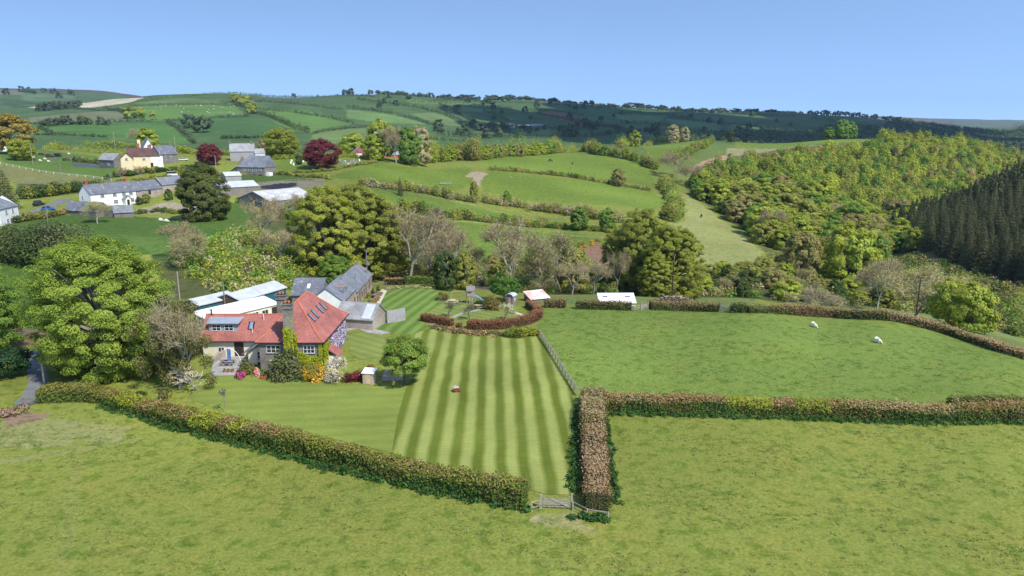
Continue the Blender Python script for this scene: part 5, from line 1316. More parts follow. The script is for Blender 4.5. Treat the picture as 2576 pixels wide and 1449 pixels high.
lc = G(1694, 759)
lm = MB(); lm.tube((0,-.75,0),(0,.75,0),.17,.15,8); lme = lm.mesh('log', LOGM)
le = None
for row in range(4):
    for k in range(int(26 - row*5)):
        o = meshobj('log', lme, None, (lc[0] - 4.6 + .36*(k + row*2.4) + rng.normal()*.06, lc[1] + rng.normal()*.25, lc[2] + .2 + row*.3), rng.normal()*.35)
        tag(o, 'sawn pale brown log lying in the big log pile beyond the far hedge', 'log', 'sawn logs in the log pile beyond the far hedge')
plant('bush', 'round olive and brown bush beside the long picnic table', 'bush', 1235, 778, bush(2.3, 3.0, 2400, .16, ((.085,.095,.02),(.12,.10,.025),(.16,.10,.04)), nclump=32))
plant('bush', 'low dark green bush left of the round olive bush', 'bush', 1208, 770, bush(1.7, 1.5, 900, .16, ((.035,.06,.015),(.05,.075,.02)), nclump=18))
plant('bush', 'small pointed dark bush left of the long picnic table', 'bush', 1188, 778, bush(.9, 1.3, 500, .14, ((.05,.06,.02),(.08,.07,.03)), nclump=10))
plant('bush', 'small yellow brown clipped bush near the hexagonal picnic table', 'bush', 1112, 756, bush(1.5, 2.0, 900, .17, ((.16,.13,.035),(.10,.07,.03),(.13,.15,.03)), nclump=16))
p_ = proto('round_green', broadleaf(6.5, 3.2, .06, 60, 4200, .2, ((.065,.13,.018),(.085,.155,.022),(.05,.105,.015)), shell=.5, flat=.7, rc=.26, limbs=10), 6.5)
tree('garden_tree', 'dense round fresh green tree behind the play area', p_, G(1268, 758), 6.6)
pa = proto('apple', bare(3.4, .7, 4, (.14,.12,.10), 300, ((.2,.2,.12),), green=1700, gcol=((.16,.19,.09),(.20,.22,.12),(.12,.15,.06)), r0=.03), 3.4, BARK)
tree('fruit_tree', 'small grey green fruit tree at the left of the ring garden path', pa, G(1129, 799), 3.4, 0.5)
tree('fruit_tree', 'small grey green fruit tree right of the ring garden path', pa, G(1181, 806), 3.2, 2.1)
pb = proto('pear', bare(3.6, .5, 4, (.3,.28,.2), 300, ((.5,.5,.35),), green=2200, gcol=((.62,.62,.44),(.54,.56,.36),(.30,.34,.14)), r0=.03), 3.6, BARK)
tree('fruit_tree', 'small white blossoming tree inside the curved beech hedge', pb, G(1267, 810), 3.7)
def post(name, label, px, py, h, r=.1, mat=None, lean=0):
    p = G(px, py); m = MB(); m.tube((0,0,-.5), (lean,0,h), r, r*.8, 7); return tag(m.obj(name, mat or M_WOOD, loc=p), label, 'post')
post('post', 'pale broken post at the left end of the long front hedge', 112, 965, 4.0, .16, M_WOODY)
st = proto('standard', bare(1.5, .9, 3, (.34,.30,.26), 160, ((.34,.30,.24),), r0=.02), 1.5, BARK)
o = tree('standard_tree', 'little bare standard tree on a thin stem in front of the long hedge', st, G(567, 1036), 1.5, lift=1.9)
q = MB(); q.tube((0,0,-1.4), (0,0,.5), .05, .05, 6); q.obj('stem', M_WOODD, o)
# potted shrubs and planters by the barn
q = MB(); q.tube((0,0,0),(0,0,.5),.38,.45,10); pot = q.mesh('barrel', M_WOODD)
fol = bush(.5, 1.0, 260, .13, ((.20,.19,.03),(.14,.15,.03))).mesh('foliage', LEAF); fol2 = bush(.4, 1.6, 260, .13, ((.05,.07,.02),(.08,.09,.03))).mesh('foliage', LEAF); fol3 = bush(.75, .6, 260, .13, ((.30,.20,.08),(.22,.12,.05),(.14,.13,.05))).mesh('foliage', LEAF)
for x, y, f, lab in ((927,747,fol,'golden bushy shrub in a barrel by the barn door'),(938,742,fol2,'dark conical shrub in a barrel on the barn yard'),(951,734,fol2,'tall dark conical shrub in a barrel at the far end of the barn yard'),(955,742,fol3,'spreading russet shrub in a barrel near the gravel strip'),
    (948,754,fol3,'amber low shrub in a barrel in the middle of the gravel strip'),(931,762,fol,'small golden shrub in a barrel near the outbuilding'),(938,766,fol3,'low russet shrub in a barrel at the near end of the gravel strip'),(942,760,fol3,'low amber shrub in a barrel behind the near russet one')):
    p = G(x, y + 3); e = empty('potted_shrub', lab, 'potted shrub', p, 0, 'potted shrubs on the barn yard'); meshobj('barrel', pot, e); meshobj('foliage', f, e, (0,0,.45), sc=1.1)
# electricity poles
def epole(label, px, Y, h, arm=1.6, mat=None, box=False, r=.14, py=None, rz=0.3):
    p = GY(px, Y) if py is None else G(px, py)
    e = empty('utility_pole', label, 'pole', p, rz); m = MB(); m.tube((0,0,-1), (0,0,h), r, r*.75, 8); m.obj('pole', mat or M_WOOD, e)
    if arm:
        a = MB(); a.box((0,0,h-.3), (arm,.12,.12)); ao = a.obj('crossarm', M_WOODD, e)
        for x in (-.45, 0, .45):
            i = MB(); i.tube((x*arm,0,h-.24), (x*arm,0,h+.02), .05, .07, 6); i.obj('insulator', M_METAL, ao)
    if box:
        b = MB(); b.box((.35,0,h*.62), (.5,.4,.7)); b.obj('transformer', M_METAL, e)
    return e
epole('pale slim pole beside the ivy covered tree near the left of the house', 455, 150, 7.6, 0, M_WOOD, py=778)
epole('grey wooden pole between the two white roofed sheds', 569, 134, 7.2, 0, M_WOODD)
epole('tall dark pole with a grey box beyond the barn end', 925, 178, 9.5, 1.0, M_WOODD, True)
epole('dark wooden pole in front of the big paired tree at the field edge', 1690, 171, 12, 0, M_DARK)
epole('dark pole with wide pale crossarm among bare trees at the right', 2303, 152, 9, 2.6, M_DARK)
# rough grass tufts and dry thatch in the pasture
def tufts(label, area, n, cols, h=(.10,.30), name='grass'):
    P = GP(area); x0, y0 = P.min(0); x1, y1 = P.max(0); q = rng.uniform([x0, y0], [x1, y1], (n*2, 2)); q = q[inpoly(q[:, 0], q[:, 1], P)]
    keep = (np.sin(q[:, 0]/3.1 + 2*np.sin(q[:, 1]/4.7)) + np.sin(q[:, 1]/2.3 + q[:, 0]/6.1) + rng.normal(size=len(q))*.8) > .2; q = q[keep][:n]
    z = T(q[:, 0], q[:, 1]); k = 7; idx = np.repeat(np.arange(len(q)), k); m = len(idx); hh = rng.uniform(h[0], h[1], len(q))[idx]
    C = np.c_[q, z][idx] + rng.normal(size=(m, 3))*np.array([.20, .12, 0]); C[:, 2] += hh*.35
    a = rng.uniform(0, 6.283, m); N = np.stack([np.cos(a), np.sin(a), .9 + .4*rng.random(m)], -1)
    mb = MB(); mb.leaves(C, N, hh*.55, palette(len(q), cols, .2)[idx]*rng.uniform(.8, 1.2, (m, 1)), .5)
    o = mb.obj(name, GRASSM); o['kind'] = 'stuff'; o['label'] = label
GRASSM = leafmat('grass_blades', .2, 0, 1.0)
tufts('rough grass tufts in the foreground field', [(-60,1040),(250,1030),(600,1130),(1050,1240),(1330,1295),(1440,1300),(1540,1320),(1540,1060),(2620,1080),(2620,1470),(-60,1470)], 6500, ((.13,.17,.03),(.15,.19,.034),(.22,.22,.07),(.17,.20,.035)), (.08,.2))
tufts('rough grass tufts in the right field', [(1480,985),(1360,840),(1380,785),(1880,795),(2230,815),(2600,930),(2600,1005),(1900,985)], 2500, ((.11,.165,.028),(.12,.17,.03),(.16,.19,.05)), (.08,.2))
hedgerow('heap of brown cut branches beside the old grey gate', GP([(5,1050),(30,1040),(60,1032)]), 2.6, 1.1, .16, 1100, ((.24,.15,.10),(.30,.21,.15),(.18,.12,.07),(.13,.13,.04)), 'brushwood', None, .9, 'brushwood_heap', TWIG)
# ------------------------------------------------------------------ village on the far side of the combe
H1, _ = bldpx('farmhouse', 'long white two storey farmhouse with slate roof and small porch', (231,268), (345,284), 7.0, 5.0, 8.2, M_WHITE, M_SLATEO, dz=-.2, chims=((-8.0,0,7.6,9.6,.9,.8,M_BRICK),(7.6,0,7.8,9.4,.9,.8,M_BRICK)))
L1 = _
for u in (-4.6, .3, 4.0, 6.9):
    window(H1, *face_frame('f', L1, 7), u, 3.5, 1.5, 1.2, 3, 1)
for u in (.5, 7.1): window(H1, *face_frame('f', L1, 7), u, .9, 1.6, 1.3, 3, 1)
window(H1, *face_frame('l', L1, 7), -1.2, 3.2, .8, 1.0, 1, 1)
pm = MB(); pm.box((4.3,-4.4,.8), (2.2,1.8,3.0)); pm.prism([(3.2,2.3),(5.4,2.3),(4.3,3.4)], -5.3, -3.5, 'y'); po = pm.obj('porch', M_WHITE, H1)
pm = MB()
for s in (-1, 1): pm.prism([(4.3,3.5),(4.3+s*1.5,2.05),(4.3+s*1.5,2.2),(4.3,3.68)], -5.6, -3.5, 'y')
pm.obj('porch_roof', M_SLATE, po); dm = MB(); dm.box((4.3,-5.33,1.0), (1.0,.08,2.0)); dm.obj('door', M_DARK, po)
H2, L2 = bldpx('stone_barn', 'two storey rubble stone barn with slate roof joined to the white farmhouse', (346,284.4), (409,297), 6.6, 4.9, 7.9, M_STONEP, M_SLATEO, dz=-.2, cat='barn', wins=(('f',-3.2,3.2,1.1,1.0),('f',3.4,3.3,1.1,1.0),('f',2.6,.6,1.2,1.1),('f',5,.6,1.1,1.2)), doors=(('f',0,2.8,1.2,1.9),('f',-.5,0,1.5,2.1)))
bldpx('stone_barn', 'lower slate roofed stone barn half hidden behind the dark round tree', (409.5,297.5), (470,309), 6, 3.6, 6.2, M_STONEP, M_SLATE, dz=-.1, cat='barn', wins=(('f',-2.5,.8,1.0,1.0),('f',-5,.9,1.0,1.0)), doors=(('f',.5,0,1.2,2),))
bldpx('slate_barn', 'low barn with pale lichened slate roof in front of the white farmhouse', (161,251.5), (243,246), 6.0, 2.0, 4.6, M_STONED, M_SLATEO, cat='barn')
bldpx('outbuilding', 'small slate roofed stone outbuilding below the farmhouse porch', (288,247), (337,250), 4.6, 2.0, 3.9, M_STONED, M_SLATE, cat='outbuilding')
bldpx('outbuilding', 'tiny slate outbuilding with gable towards the lane end of the farm', (262,249), (288,247.5), 4.2, 1.8, 3.6, M_STONED, M_SLATEO, axis='y', cat='outbuilding')
H3, L3 = bldpx('white_house', 'white rendered house with hipped slate roof at the left edge', (4,231), (50,243), 8.5, 5.4, 8.6, M_WHITE, M_SLATE, hip=(None, None), wins=(('f',-2.0,3.3,1.3,1.3,2,1),('f',2.2,3.3,1.2,1.3,2,1),('f',-1.8,.5,1.3,1.3,2,1),('f',2.3,.5,1.2,1.3,2,1)))
H4, L4 = bldpx('yellow_house', 'yellow and white house with brown tiled roof and tall yellow chimney', (322,336), (404,341), 8.5, 5.2, 8.6, M_YELLOW, M_BRTILE, dz=1.3, hip=(0, None), chims=((-2,2,8.2,10.4,.8,.8,M_BRICK),(3,2,8,10,.8,.8,M_BRICK)), wins=(('f',5.2,.7,1.5,1.4,2,1),('f',.3,3.3,1.2,1.0,2,1),('f',6.6,3.2,1.2,1.1,2,1)), doors=(('f',3.4,0,1.1,2.1),))
q = MB(); q.box((5.6,-4.27,1.85), (5.0,.05,6.6)); q.obj('white_wall', M_WHITE, H4)
q = MB(); q.box((-1.9,5.5,5.0), (1.3,1.3,14.5)); q.obj('tall_chimney', M_YELLOW, H4)
q = MB(); q.prism([(-9.0,-1.5),(-4.2,-1.5),(-4.2,4.3),(-6.6,6.6),(-9.0,4.3)], -6.6, 2.5, 'y'); wq = q.obj('gable_wing', M_YELLOW, H4)
q = MB()
for s in (-1, 1): q.prism([(-6.6,6.65),(-6.6+s*2.75,4.05),(-6.6+s*2.75,4.2),(-6.6,6.85)], -6.9, 2.5, 'y')
q.obj('gable_roof', M_BRTILE, wq); window(wq, np.array([-6.6,-6.6,0]), np.array([1,0,0]), np.array([0,-1,0]), 0, 3.4, 1.1, 1.2, 2, 1)
bldpx('slate_house', 'grey stone house with white bargeboards and slate roof right of the yellow house', (404,356), (449,366), 6.5, 4.6, 8.4, M_STONED, M_SLATEO, axis='x', framemat=None, chims=((3.6,0,8,9.6,.8,.8,M_STONED),), wins=(('f',-2,3.0,1.1,1.1),('f',1.2,3.0,1.1,1.1),('f',-1.6,.7,1.4,1.2),('l',0,3.6,1.2,1.2)))
bldpx('slate_house', 'small slate roofed house with white gable behind the yellow house', (364,385), (388,388), 6, 5.2, 9.0, M_WHITE, M_SLATEO, axis='y', wins=(('f',0,5.0,1.2,1.4),))
bldpx('stone_barn', 'small stone barn with pale roof at the end of the long yard wall', (250,352), (288,346), 6.0, 4.2, 6.9, M_STONED, M_SLATEP, axis='x', cat='barn', wins=(('f',1.8,1.4,1.2,1.2),))
w_ = between(GY(186,372), GY(252,352)); q = MB(); q.box((0,0,.5), (w_[2],.4,2.6)); o = q.obj('yard_wall', M_REND, loc=(w_[0][0], w_[0][1], Tz(*w_[0]))); o.rotation_euler = (0,0,w_[1]); tag(o, 'long pale grey yard wall running to the small stone barn', 'wall')
H5, L5 = bldpx('village_hall', 'long stone hall with big slate roof and row of white windows', (597,357), (667,352), 9, 4.6, 9.6, M_STONE, M_SLATE, dz=-.3, cat='hall', hip=(None, 0), wins=tuple(('f',u,2.4,1.1,1.9,2,1) for u in (-3.9,-1.7,.5,2.6)) + (('f',5.2,2.6,1.6,1.5,3,1),))
for u in (1.6, 5.2):
    q = MB(); q.prism([(u-1.2,-1.4),(u+1.2,-1.4),(u+1.2,.5),(u+.7,1.0),(u-.7,1.0),(u-1.2,.5)], -4.54, -4.4, 'y'); q.obj('archway', M_BLACK, H5)
q = MB(); q.prism([(-L5/2-4.5,-1.5),(-L5/2,-1.5),(-L5/2,4.5),(-L5/2-4.5,2.2)], -3.4, 4.5, 'y'); q.obj('side_wing', M_STONE, H5)
q = MB(); q.prism([(-L5/2-4.9,2.05),(-L5/2+1.2,5.6),(-L5/2+1.2,5.75),(-L5/2-4.9,2.2)], -3.8, 4.8, 'y'); q.obj('side_roof', M_SLATE, H5)
q = MB(); q.box((L5/2+.9,-2.2,.2), (1.8,2.6,3.4)); q.obj('entrance_porch', M_WHITE, H5)
bldpx('slate_house', 'large pale slate roofed house behind the stone hall', (580,396), (642,400), 8, 5.5, 9.3, M_REND, M_SLATEP, chims=((-6,0,8.8,10.6,1,.8,M_STONED),(5,0,8.8,10.6,1,.8,M_STONED)))
bldpx('white_annexe', 'low white annexe with pale slate roof right of the big slate house', (643,399), (668,402), 6, 4.4, 6.6, M_WHITE, M_SLATEP)
bldpx('bungalow', 'red brick bungalow gable with pale grey roof beside the copper beech', (889,455), (922,457), 11, 2.6, 5.8, M_BRICK, M_SLATEP, axis='y', wins=(('f',0,3.2,1.4,.9,3,0),), doors=(('f',-.4,0,3.4,2.0,M_WHITEP,'garage_door'),))
bldpx('bungalow', 'bungalow with long pale roof glimpsed behind the churchyard trees', (950,470), (1010,474), 8, 2.6, 4.4, M_BRICK, M_SLATEP)
bldpx('house', 'white house with dark roof under the amber tree at far left', (6,455), (40,460), 8, 4.5, 7.5, M_WHITE, M_SLATE, wins=(('f',0,2.5,1.2,1.2),))
bldpx('shelter', 'dark open shelter with white fascia below the amber tree', (22,432), (50,432), 6, 3.2, 4.2, M_DARK, M_SLATE, cat='shelter')
# farm sheds
S1, LS1 = bldpx('cattle_shed', 'wide boarded farm shed with fibre cement roof and open teal gates', (600,286), (680,274), 21, 3.6, 6.6, M_WOODD, M_FIBRE, axis='y', cat='farm shed', doors=(('f',.2,-.2,3.0,4.2,M_BLACK,'doorway'),))
for u in (-3.3, 3.6):
    q = MB(); q.box((u,-10.56,1.6), (3.0,.08,1.9)); q.obj('gate_panel', M_TEAL, S1)
for k in range(6):
    q = MB(); s = 3.0/(LS1/2); x = LS1*.16 + (k % 2)*LS1*.14; yv = -8 + (k//2)*6 + (k % 2)*1.5; z = 6.6 - s*x + .22
    q.prism([(x-.5, z+s*.5),(x+.5, z-s*.5),(x+.5, z-s*.5+.06),(x-.5, z+s*.5+.06)], yv-1, yv+1, 'y'); q.obj('roof_light', M_WHITEP, S1)
bldpx('cattle_shed', 'grey boarded farm shed with white low roof beside the dark round tree', (556,296), (652,306), 12, 3.6, 5.4, M_WOODD, M_SHEETG, cat='farm shed')
bldpx('farm_store', 'small block store with pale roof above the farm sheds', (568,330), (608,334), 8, 2.6, 4.0, M_REND, M_SHEETG, cat='farm store')
# gravestones
gs = MB(); gs.prism([(-.32,-.2),(.32,-.2),(.32,.8),(.2,1.02),(0,1.1),(-.2,1.02),(-.32,.8)], -.07, .07, 'y'); gm = [gs.mesh('gravestone', m) for m in (M_SLATE, M_REND, M_WHITE)]
cx_ = MB(); cx_.box((0,0,.2),(.7,.5,.4)); cx_.box((0,0,.95),(.16,.14,1.3)); cx_.box((0,0,1.2),(.7,.14,.16)); crm = cx_.mesh('cross', M_WHITE)
for i in range(34):
    px, py = rng.uniform(852, 908), rng.uniform(404, 417); p = G(px, py); k = i % 3
    if k == 2 and i > 12: k = 1
    o = meshobj('gravestone', gm[k], None, p, rng.normal()*.15 + .3, rng.uniform(.8, 1.3))
    tag(o, ('dark slate headstone in the churchyard cluster right of the copper beech','grey headstone in the churchyard cluster right of the copper beech','white headstone in the churchyard cluster right of the copper beech')[k], 'gravestone', ('dark headstones','grey headstones','white headstones')[k] + ' in the churchyard')
for i, (x, y) in enumerate(((732,412),(739,416),(763,408),(770,409),(776,408),(778,412),(734,407))):
    o = meshobj('gravestone', gm[2], None, G(x, y), .3, 1.3); tag(o, 'white headstone near the heart shaped dark bush in the churchyard', 'gravestone', 'white headstones by the dark bush')
o = meshobj('stone_cross', crm, None, G(811,424), .3, 1.5); tag(o, 'white stone cross in front of the copper beech', 'cross')
# vehicles
def car(label, px, py, L=4.2, W_=1.75, H_=1.5, paint=None, rz=0., van=False, cat='car', at=None):
    p = G(px, py) if at is None else at; e = empty('parked_' + cat.replace(' ', '_'), label, cat, p, rz); m = paint
    prof = [(-L/2,.35),(L/2,.35),(L/2,.75),(L*.42,.9),(L*.24,.98),(-L*.46,.98),(-L/2,.8)] if not van else [(-L/2,.35),(L/2,.35),(L/2,1.0),(L*.36,1.1),(-L/2,1.15)]
    b = MB(); b.prism(prof, -W_/2, W_/2, 'y'); b.obj('body', m, e)
    top = [(L*.22,.98),(L*.06,H_),(-L*.32,H_),(-L*.44,.98)] if not van else [(L*.36,1.1),(L*.24,H_),(-L*.5,H_),(-L*.5,1.1)]
    c = MB(); c.prism(top, -W_*.44, W_*.44, 'y'); co = c.obj('cabin', M_GLASS, e)
    r = MB(); xs = [q[0] for q in top]; r.box(((top[1][0]+top[2][0])/2,0,H_+.02), (abs(top[1][0]-top[2][0])+.05, W_*.86, .06)); r.obj('roof', m, co)
    for x in (-L*.31, L*.31):
        for y in (-W_/2+.05, W_/2-.05):
            w = MB(); w.tube((x,y-.11,.33),(x,y+.11,.33),.33,.33,12); wo_ = w.obj('wheel', M_BLACK, e)
    for y in (-W_*.33, W_*.33):
        h = MB(); h.box((L/2+.01,y,.72),(.05,.3,.16)); h.obj('headlight', M_WHITEP, e)
    return e
M_CBLUE = plain('blue_car_paint', (.03,.12,.36), .3, .08, 1, .5); M_CBLK = plain('black_car_paint', (.025,.03,.04), .3, .1, 1, .5); M_CWH = plain('white_car_paint', (.75,.76,.77), .3, .05, 1, .5); M_RUST = plain('rust', (.16,.06,.04), .9, .4, 2); M_CDK = plain('grey_car_paint', (.09,.10,.12), .35, .1, 1, .5)
car('blue car parked beside the village hall', 587, 439, paint=M_CBLUE, rz=.1)
car('bright blue car parked on the lane verge below the white farmhouse', 121, 529, paint=M_CBLUE, rz=.5)
car('black off road car parked at the lane corner near the white house', 99, 517, H_=1.9, paint=M_CBLK, rz=1.2)
car('white van on the lane behind the dark round tree', 434, 443, H_=2.1, paint=M_CWH, rz=.4, van=True, cat='van')
car('dark old estate car standing in the sheep field', 86, 386, paint=M_CDK, rz=.2)
car('red car at the hedge above the sheep field', 88, 373, paint=M_RED, rz=.4)
car('rusty brown wreck right of the dark old car in the sheep field', 107, 390, H_=1.1, paint=M_RUST, rz=-.2)
car('maroon wreck in the row of scrap vehicles', 126, 395, H_=1.6, paint=plain('maroon', (.13,.035,.04), .6, .3, 2), rz=.15)
car('dark scrap vehicle below the pole in the sheep field', 147, 394, H_=1.9, paint=M_CBLK, rz=-.1, van=True, cat='van')
car('dull red wreck at the right end of the scrap vehicles', 168, 404, H_=1.3, paint=M_RUST, rz=.1)
car('pale blue car beside the yard wall', 187, 377, paint=plain('pale_blue_paint', (.30,.38,.52), .4, .1, 1), rz=.2)
car('white car at the garden below the yellow house', 462, 404, paint=M_CWH, rz=.2)
def tractor():
    p = G(192, 405); e = empty('tractor', 'old red tractor at the end of the scrap vehicles', 'tractor', p, .2)
    b = MB(); b.box((.6,0,1.0),(2.0,.8,.8)); b.box((-.8,0,1.0),(1.0,.9,.6)); b.obj('body', M_RED, e); c = MB(); c.box((-.7,0,1.9),(1.2,1.2,1.2),taper=.9); c.obj('cab', M_GLASS, e)
    for x, y, r in ((-.9,-.8,.8),(-.9,.8,.8),(1.2,-.65,.45),(1.2,.65,.45)):
        w = MB(); w.tube((x,y-.2,r),(x,y+.2,r),r,r,14); w.obj('wheel', M_BLACK, e)
tractor()
sc_ = MB(); sc_.box((0,0,.2),(3.4,1.6,.3),rz=.3); sc_.box((.5,.2,.5),(2.2,.9,.4),rz=-.4); tag(sc_.obj('scrap_sheet', M_METAL, loc=G(134,401)), 'pale metal sheet lying in front of the scrap vehicles', 'scrap metal')
sc_ = MB(); sc_.box((0,0,.4),(5,1.8,.8),rz=.2); sc_.box((1.5,.3,.9),(2.2,1.2,.5),rz=.5); tag(sc_.obj('timber_stack', M_BROWN, loc=G(160,376)), 'brown stack of timber beside the yard wall', 'timber')
sc_ = MB(); sc_.box((0,0,.3),(4.5,1.0,.5),rz=-.15); sc_.box((1.2,.4,.7),(2.5,.6,.3),rz=.1); tag(sc_.obj('timber_stack', M_BROWN, loc=G(205,409)), 'low brown timber heap right of the red tractor', 'timber')
# animals
def animal_mesh(name, body, legs, head, neck, legr, mats, tail=None):
    """one continuous animal skin grown on a skeleton"""
    bm_v = []; bm_e = []; rad = []
    def V(p, r): bm_v.append(p); rad.append(r); return len(bm_v) - 1
    prev = None; spine = []
    for p, r in body:
        i = V(p, r); spine.append(i)
        if prev is not None: bm_e.append((prev, i))
        prev = i
    for k, pts in legs:
        pr = spine[k]
        for p, r in pts: i = V(p, r); bm_e.append((pr, i)); pr = i
    pr = spine[-1]
    for p, r in neck + head: i = V(p, r); bm_e.append((pr, i)); pr = i
    if tail:
        pr = spine[0]
        for p, r in tail: i = V(p, r); bm_e.append((pr, i)); pr = i
    me = bpy.data.meshes.new(name); me.from_pydata(bm_v, bm_e, [])
    o = bpy.data.objects.new(name, me); COL.objects.link(o)
    md = o.modifiers.new('skin', 'SKIN'); o.modifiers.new('sub', 'SUBSURF').levels = 1
    for v, r in zip(me.skin_vertices[0].data, rad): v.radius = r if isinstance(r, tuple) else (r, r)
    me.skin_vertices[0].data[1].use_root = True
    dg = bpy.context.evaluated_depsgraph_get(); m2 = bpy.data.meshes.new_from_object(o.evaluated_get(dg)); m2.name = name
    bpy.data.objects.remove(o); m2.materials.clear(); m2.materials.append(mats)
    for p in m2.polygons: p.use_smooth = True
    return m2
def quad(legh, blen, br, headlen, down):
    body = [((-blen/2,0,legh+br*.9),br*.8),((0,0,legh+br*.85),br),((blen/2,0,legh+br),br*.85)]
    legs = []
    for k, x in ((0,-blen*.48),(2,blen*.45)):
        for y in (-br*.5, br*.5):
            hk = .06 if k == 0 else -.02
            legs.append((k, [((x, y, legh*.95), br*.32), ((x - hk*legh, y, legh*.45), legh*.09), ((x, y, .02), legh*.075)]))
    hz = legh*.25 if down else legh + br*2.2
    neck = [((blen/2+br*.7,0,(legh+br + hz)/2 + br*.3), br*.42)]
    head = [((blen/2+br*1.1,0,hz+br*.35), br*.34),((blen/2+br*1.1+headlen,0,hz), br*.2)]
    return dict(body=body, legs=legs, neck=neck, head=head, tail=[((-blen/2-br*.8,0,legh+br*.7), br*.16),((-blen/2-br*1.0,0,legh*.7), br*.1)])
sheep_d = animal_mesh('sheep', mats=M_WOOL, legr=.05, **quad(.30,.72,.42,.2,True)); sheep_u = animal_mesh('sheep', mats=M_WOOL, legr=.05, **quad(.30,.72,.42,.2,False))
lamb = animal_mesh('lamb', mats=M_WOOL, legr=.05, **quad(.32,.4,.17,.14,False)); cow = animal_mesh('black_cow', mats=M_BLACK, legr=.1, **quad(.75,1.5,.48,.45,True))
def beast(name, me, px, py, label, cat, group=None, sc=1.1, rz=None, Y=None):
    p = G(px, py) if Y is None else GY(px, Y)
    o = meshobj(name, me, None, p, rng.uniform(0, 6.28) if rz is None else rz, sc); return tag(o, label, cat, group)
beast('sheep', sheep_d, 2047, 823, 'white sheep grazing alone in the right field nearer its far hedge', 'sheep', None, .9, -1.0)
beast('sheep', sheep_d, 2207, 862, 'white sheep grazing alone in the right field further right and nearer', 'sheep', None, .9, -.9)
for x, y in ((77,402),(81,400),(85,398)): beast('sheep', sheep_u, x, y, 'white sheep in the tight trio in the village field', 'sheep', 'trio of sheep in the village field', 1.0, .2)
for x, y, l in ((101,406,'white sheep standing right of the tight trio in the village field'),(113,402,'white sheep below the maroon wreck in the village field'),(122,408,'white sheep nearest the camera in the village field'),(173,389,'white sheep grazing below the timber stack')): beast('sheep', sheep_d, x, y, l, 'sheep', None, 1.0, .2)
for x, y, l in ((405,557,'large woolly sheep grazing below the farm yard'),(419,559,'smaller sheep right of the large woolly sheep below the farm yard'),(472,606,'sheep alone on the green slope left of the scrub')): beast('sheep', sheep_d, x, y, l, 'sheep', None, 1.0, .1)
beast('black_cow', cow, 1384, 407, 'black cow grazing in the upper field', 'cow', None, 1.2, .1)
beast('black_cow', cow, 1440, 414, 'smaller black cow right of the other one in the upper field', 'cow', None, 1.0, 1.2)
beast('black_cow', cow, 1764, 547, 'black cow alone on the pale triangular slope', 'cow', None, 1.1, 1.4)
for i in range(26):
    beast('sheep', sheep_d, rng.uniform(372, 590), 0, 'tiny white sheep grazing in the flock on the far lit field', 'sheep', 'flock of sheep on the far lit field', 1.5, None, rng.uniform(1430, 1640))
for x, y in ((1205,437),(1208,462),(1228,452),(1285,446),(1240,468)): 
    q = MB(); q.ell((0,0,.15),(.9,.3,.25),8,5); o = q.obj('feed_trough', M_REND, loc=G(x, y)); o.rotation_euler = (0,0,rng.uniform(0,3)); tag(o, 'pale feed trough lying near the muddy gateway', 'trough', 'pale troughs near the muddy gateway')
fm = MB(); fm.tubes([(0,0,.4),(3,.5,.5),(0,0,.4),(1.5,.2,.5),(4.5,.8,.5)], [(3,.5,.5),(7,.3,.4),(-3,1.2,.6),(0,2.4,1.2),(6,2,1.4)], [.4,.35,.3,.2,.15], [.35,.2,.12,.08,.06], 7); o = fm.obj('fallen_trunk', BARKPALE, loc=G(1106,464)); tag(o, 'bleached fallen tree trunk lying in the mid slope field', 'fallen trunk')
# village poles and fences
for lab, px, Y, h in (('pale pole with crossarm left of the yellow house chimney',291,430,12),('pale pole between the slate houses and the red tree',443,400,11),('pale pole in front of the small red tree',545,340,9.5),('dark pole among the scrap vehicles',156,322,9),('pale pole at the hedge above the sheep field',83,385,10),('slim brown pole behind the white farmhouse roof',282,300,8.5),('grey pole on the bank below the lane',122,226,7.5)):
    epole(lab, px, Y, h, 1.6 if 'crossarm' in lab else 0, M_WOOD if 'pale' in lab else M_WOODD, r=.16)
q = MB(); q.tube((0,0,-1),(0,0,11),.22,.18,8); tag(q.obj('flagpole', M_WHITEP, loc=GY(799,400)), 'white flagpole rising behind the copper beech', 'flagpole')
fence('fence', 'white tape fence across the village sheep field', [G(2,413), G(120,436), G(280,455)], 1.0, 1, 7, M_WHITEP)
fence('fence', 'dark wire fence at the bottom of the brown village field', [G(65,465), G(180,464), G(285,462)], 1.2, 2, 5, M_WOODD)
fence('fence', 'grey rail fence round the dark yard above the farm sheds', [G(650,466), G(745,457), G(815,456)], 1.3, 2, 4, M_WOOD)
fence('fence', 'wire fence below the middle hedgerow of the valley fields', [G(905,470), G(1000,486), G(1130,508), G(1260,530), G(1420,556)], 1.1, 2, 5.5, M_WOODD)
# far farm
for lab, px, Y, w_, h_, m, rf in (('tiny white farmhouse on the far dark hill',1284,1660,16,7,M_WHITE,M_SLATE),('long grey farm shed on the far dark hill',1322,1680,34,6,M_REND,M_SHEETG),('second grey farm shed right of the long one on the far hill',1352,1690,24,6,M_REND,M_SLATEP),('small pale cottage right of the far farm',1413,1600,14,5,M_WHITE,M_SLATEP),('pale shed on the far field edge behind the village',955,1180,16,4,M_WHITE,M_SHEETG)):
    p = GY(px, Y); bldg('farm_building', lab, p, .15, w_, 9, h_*.65, h_, m, rf, cat='farm building', below=4)
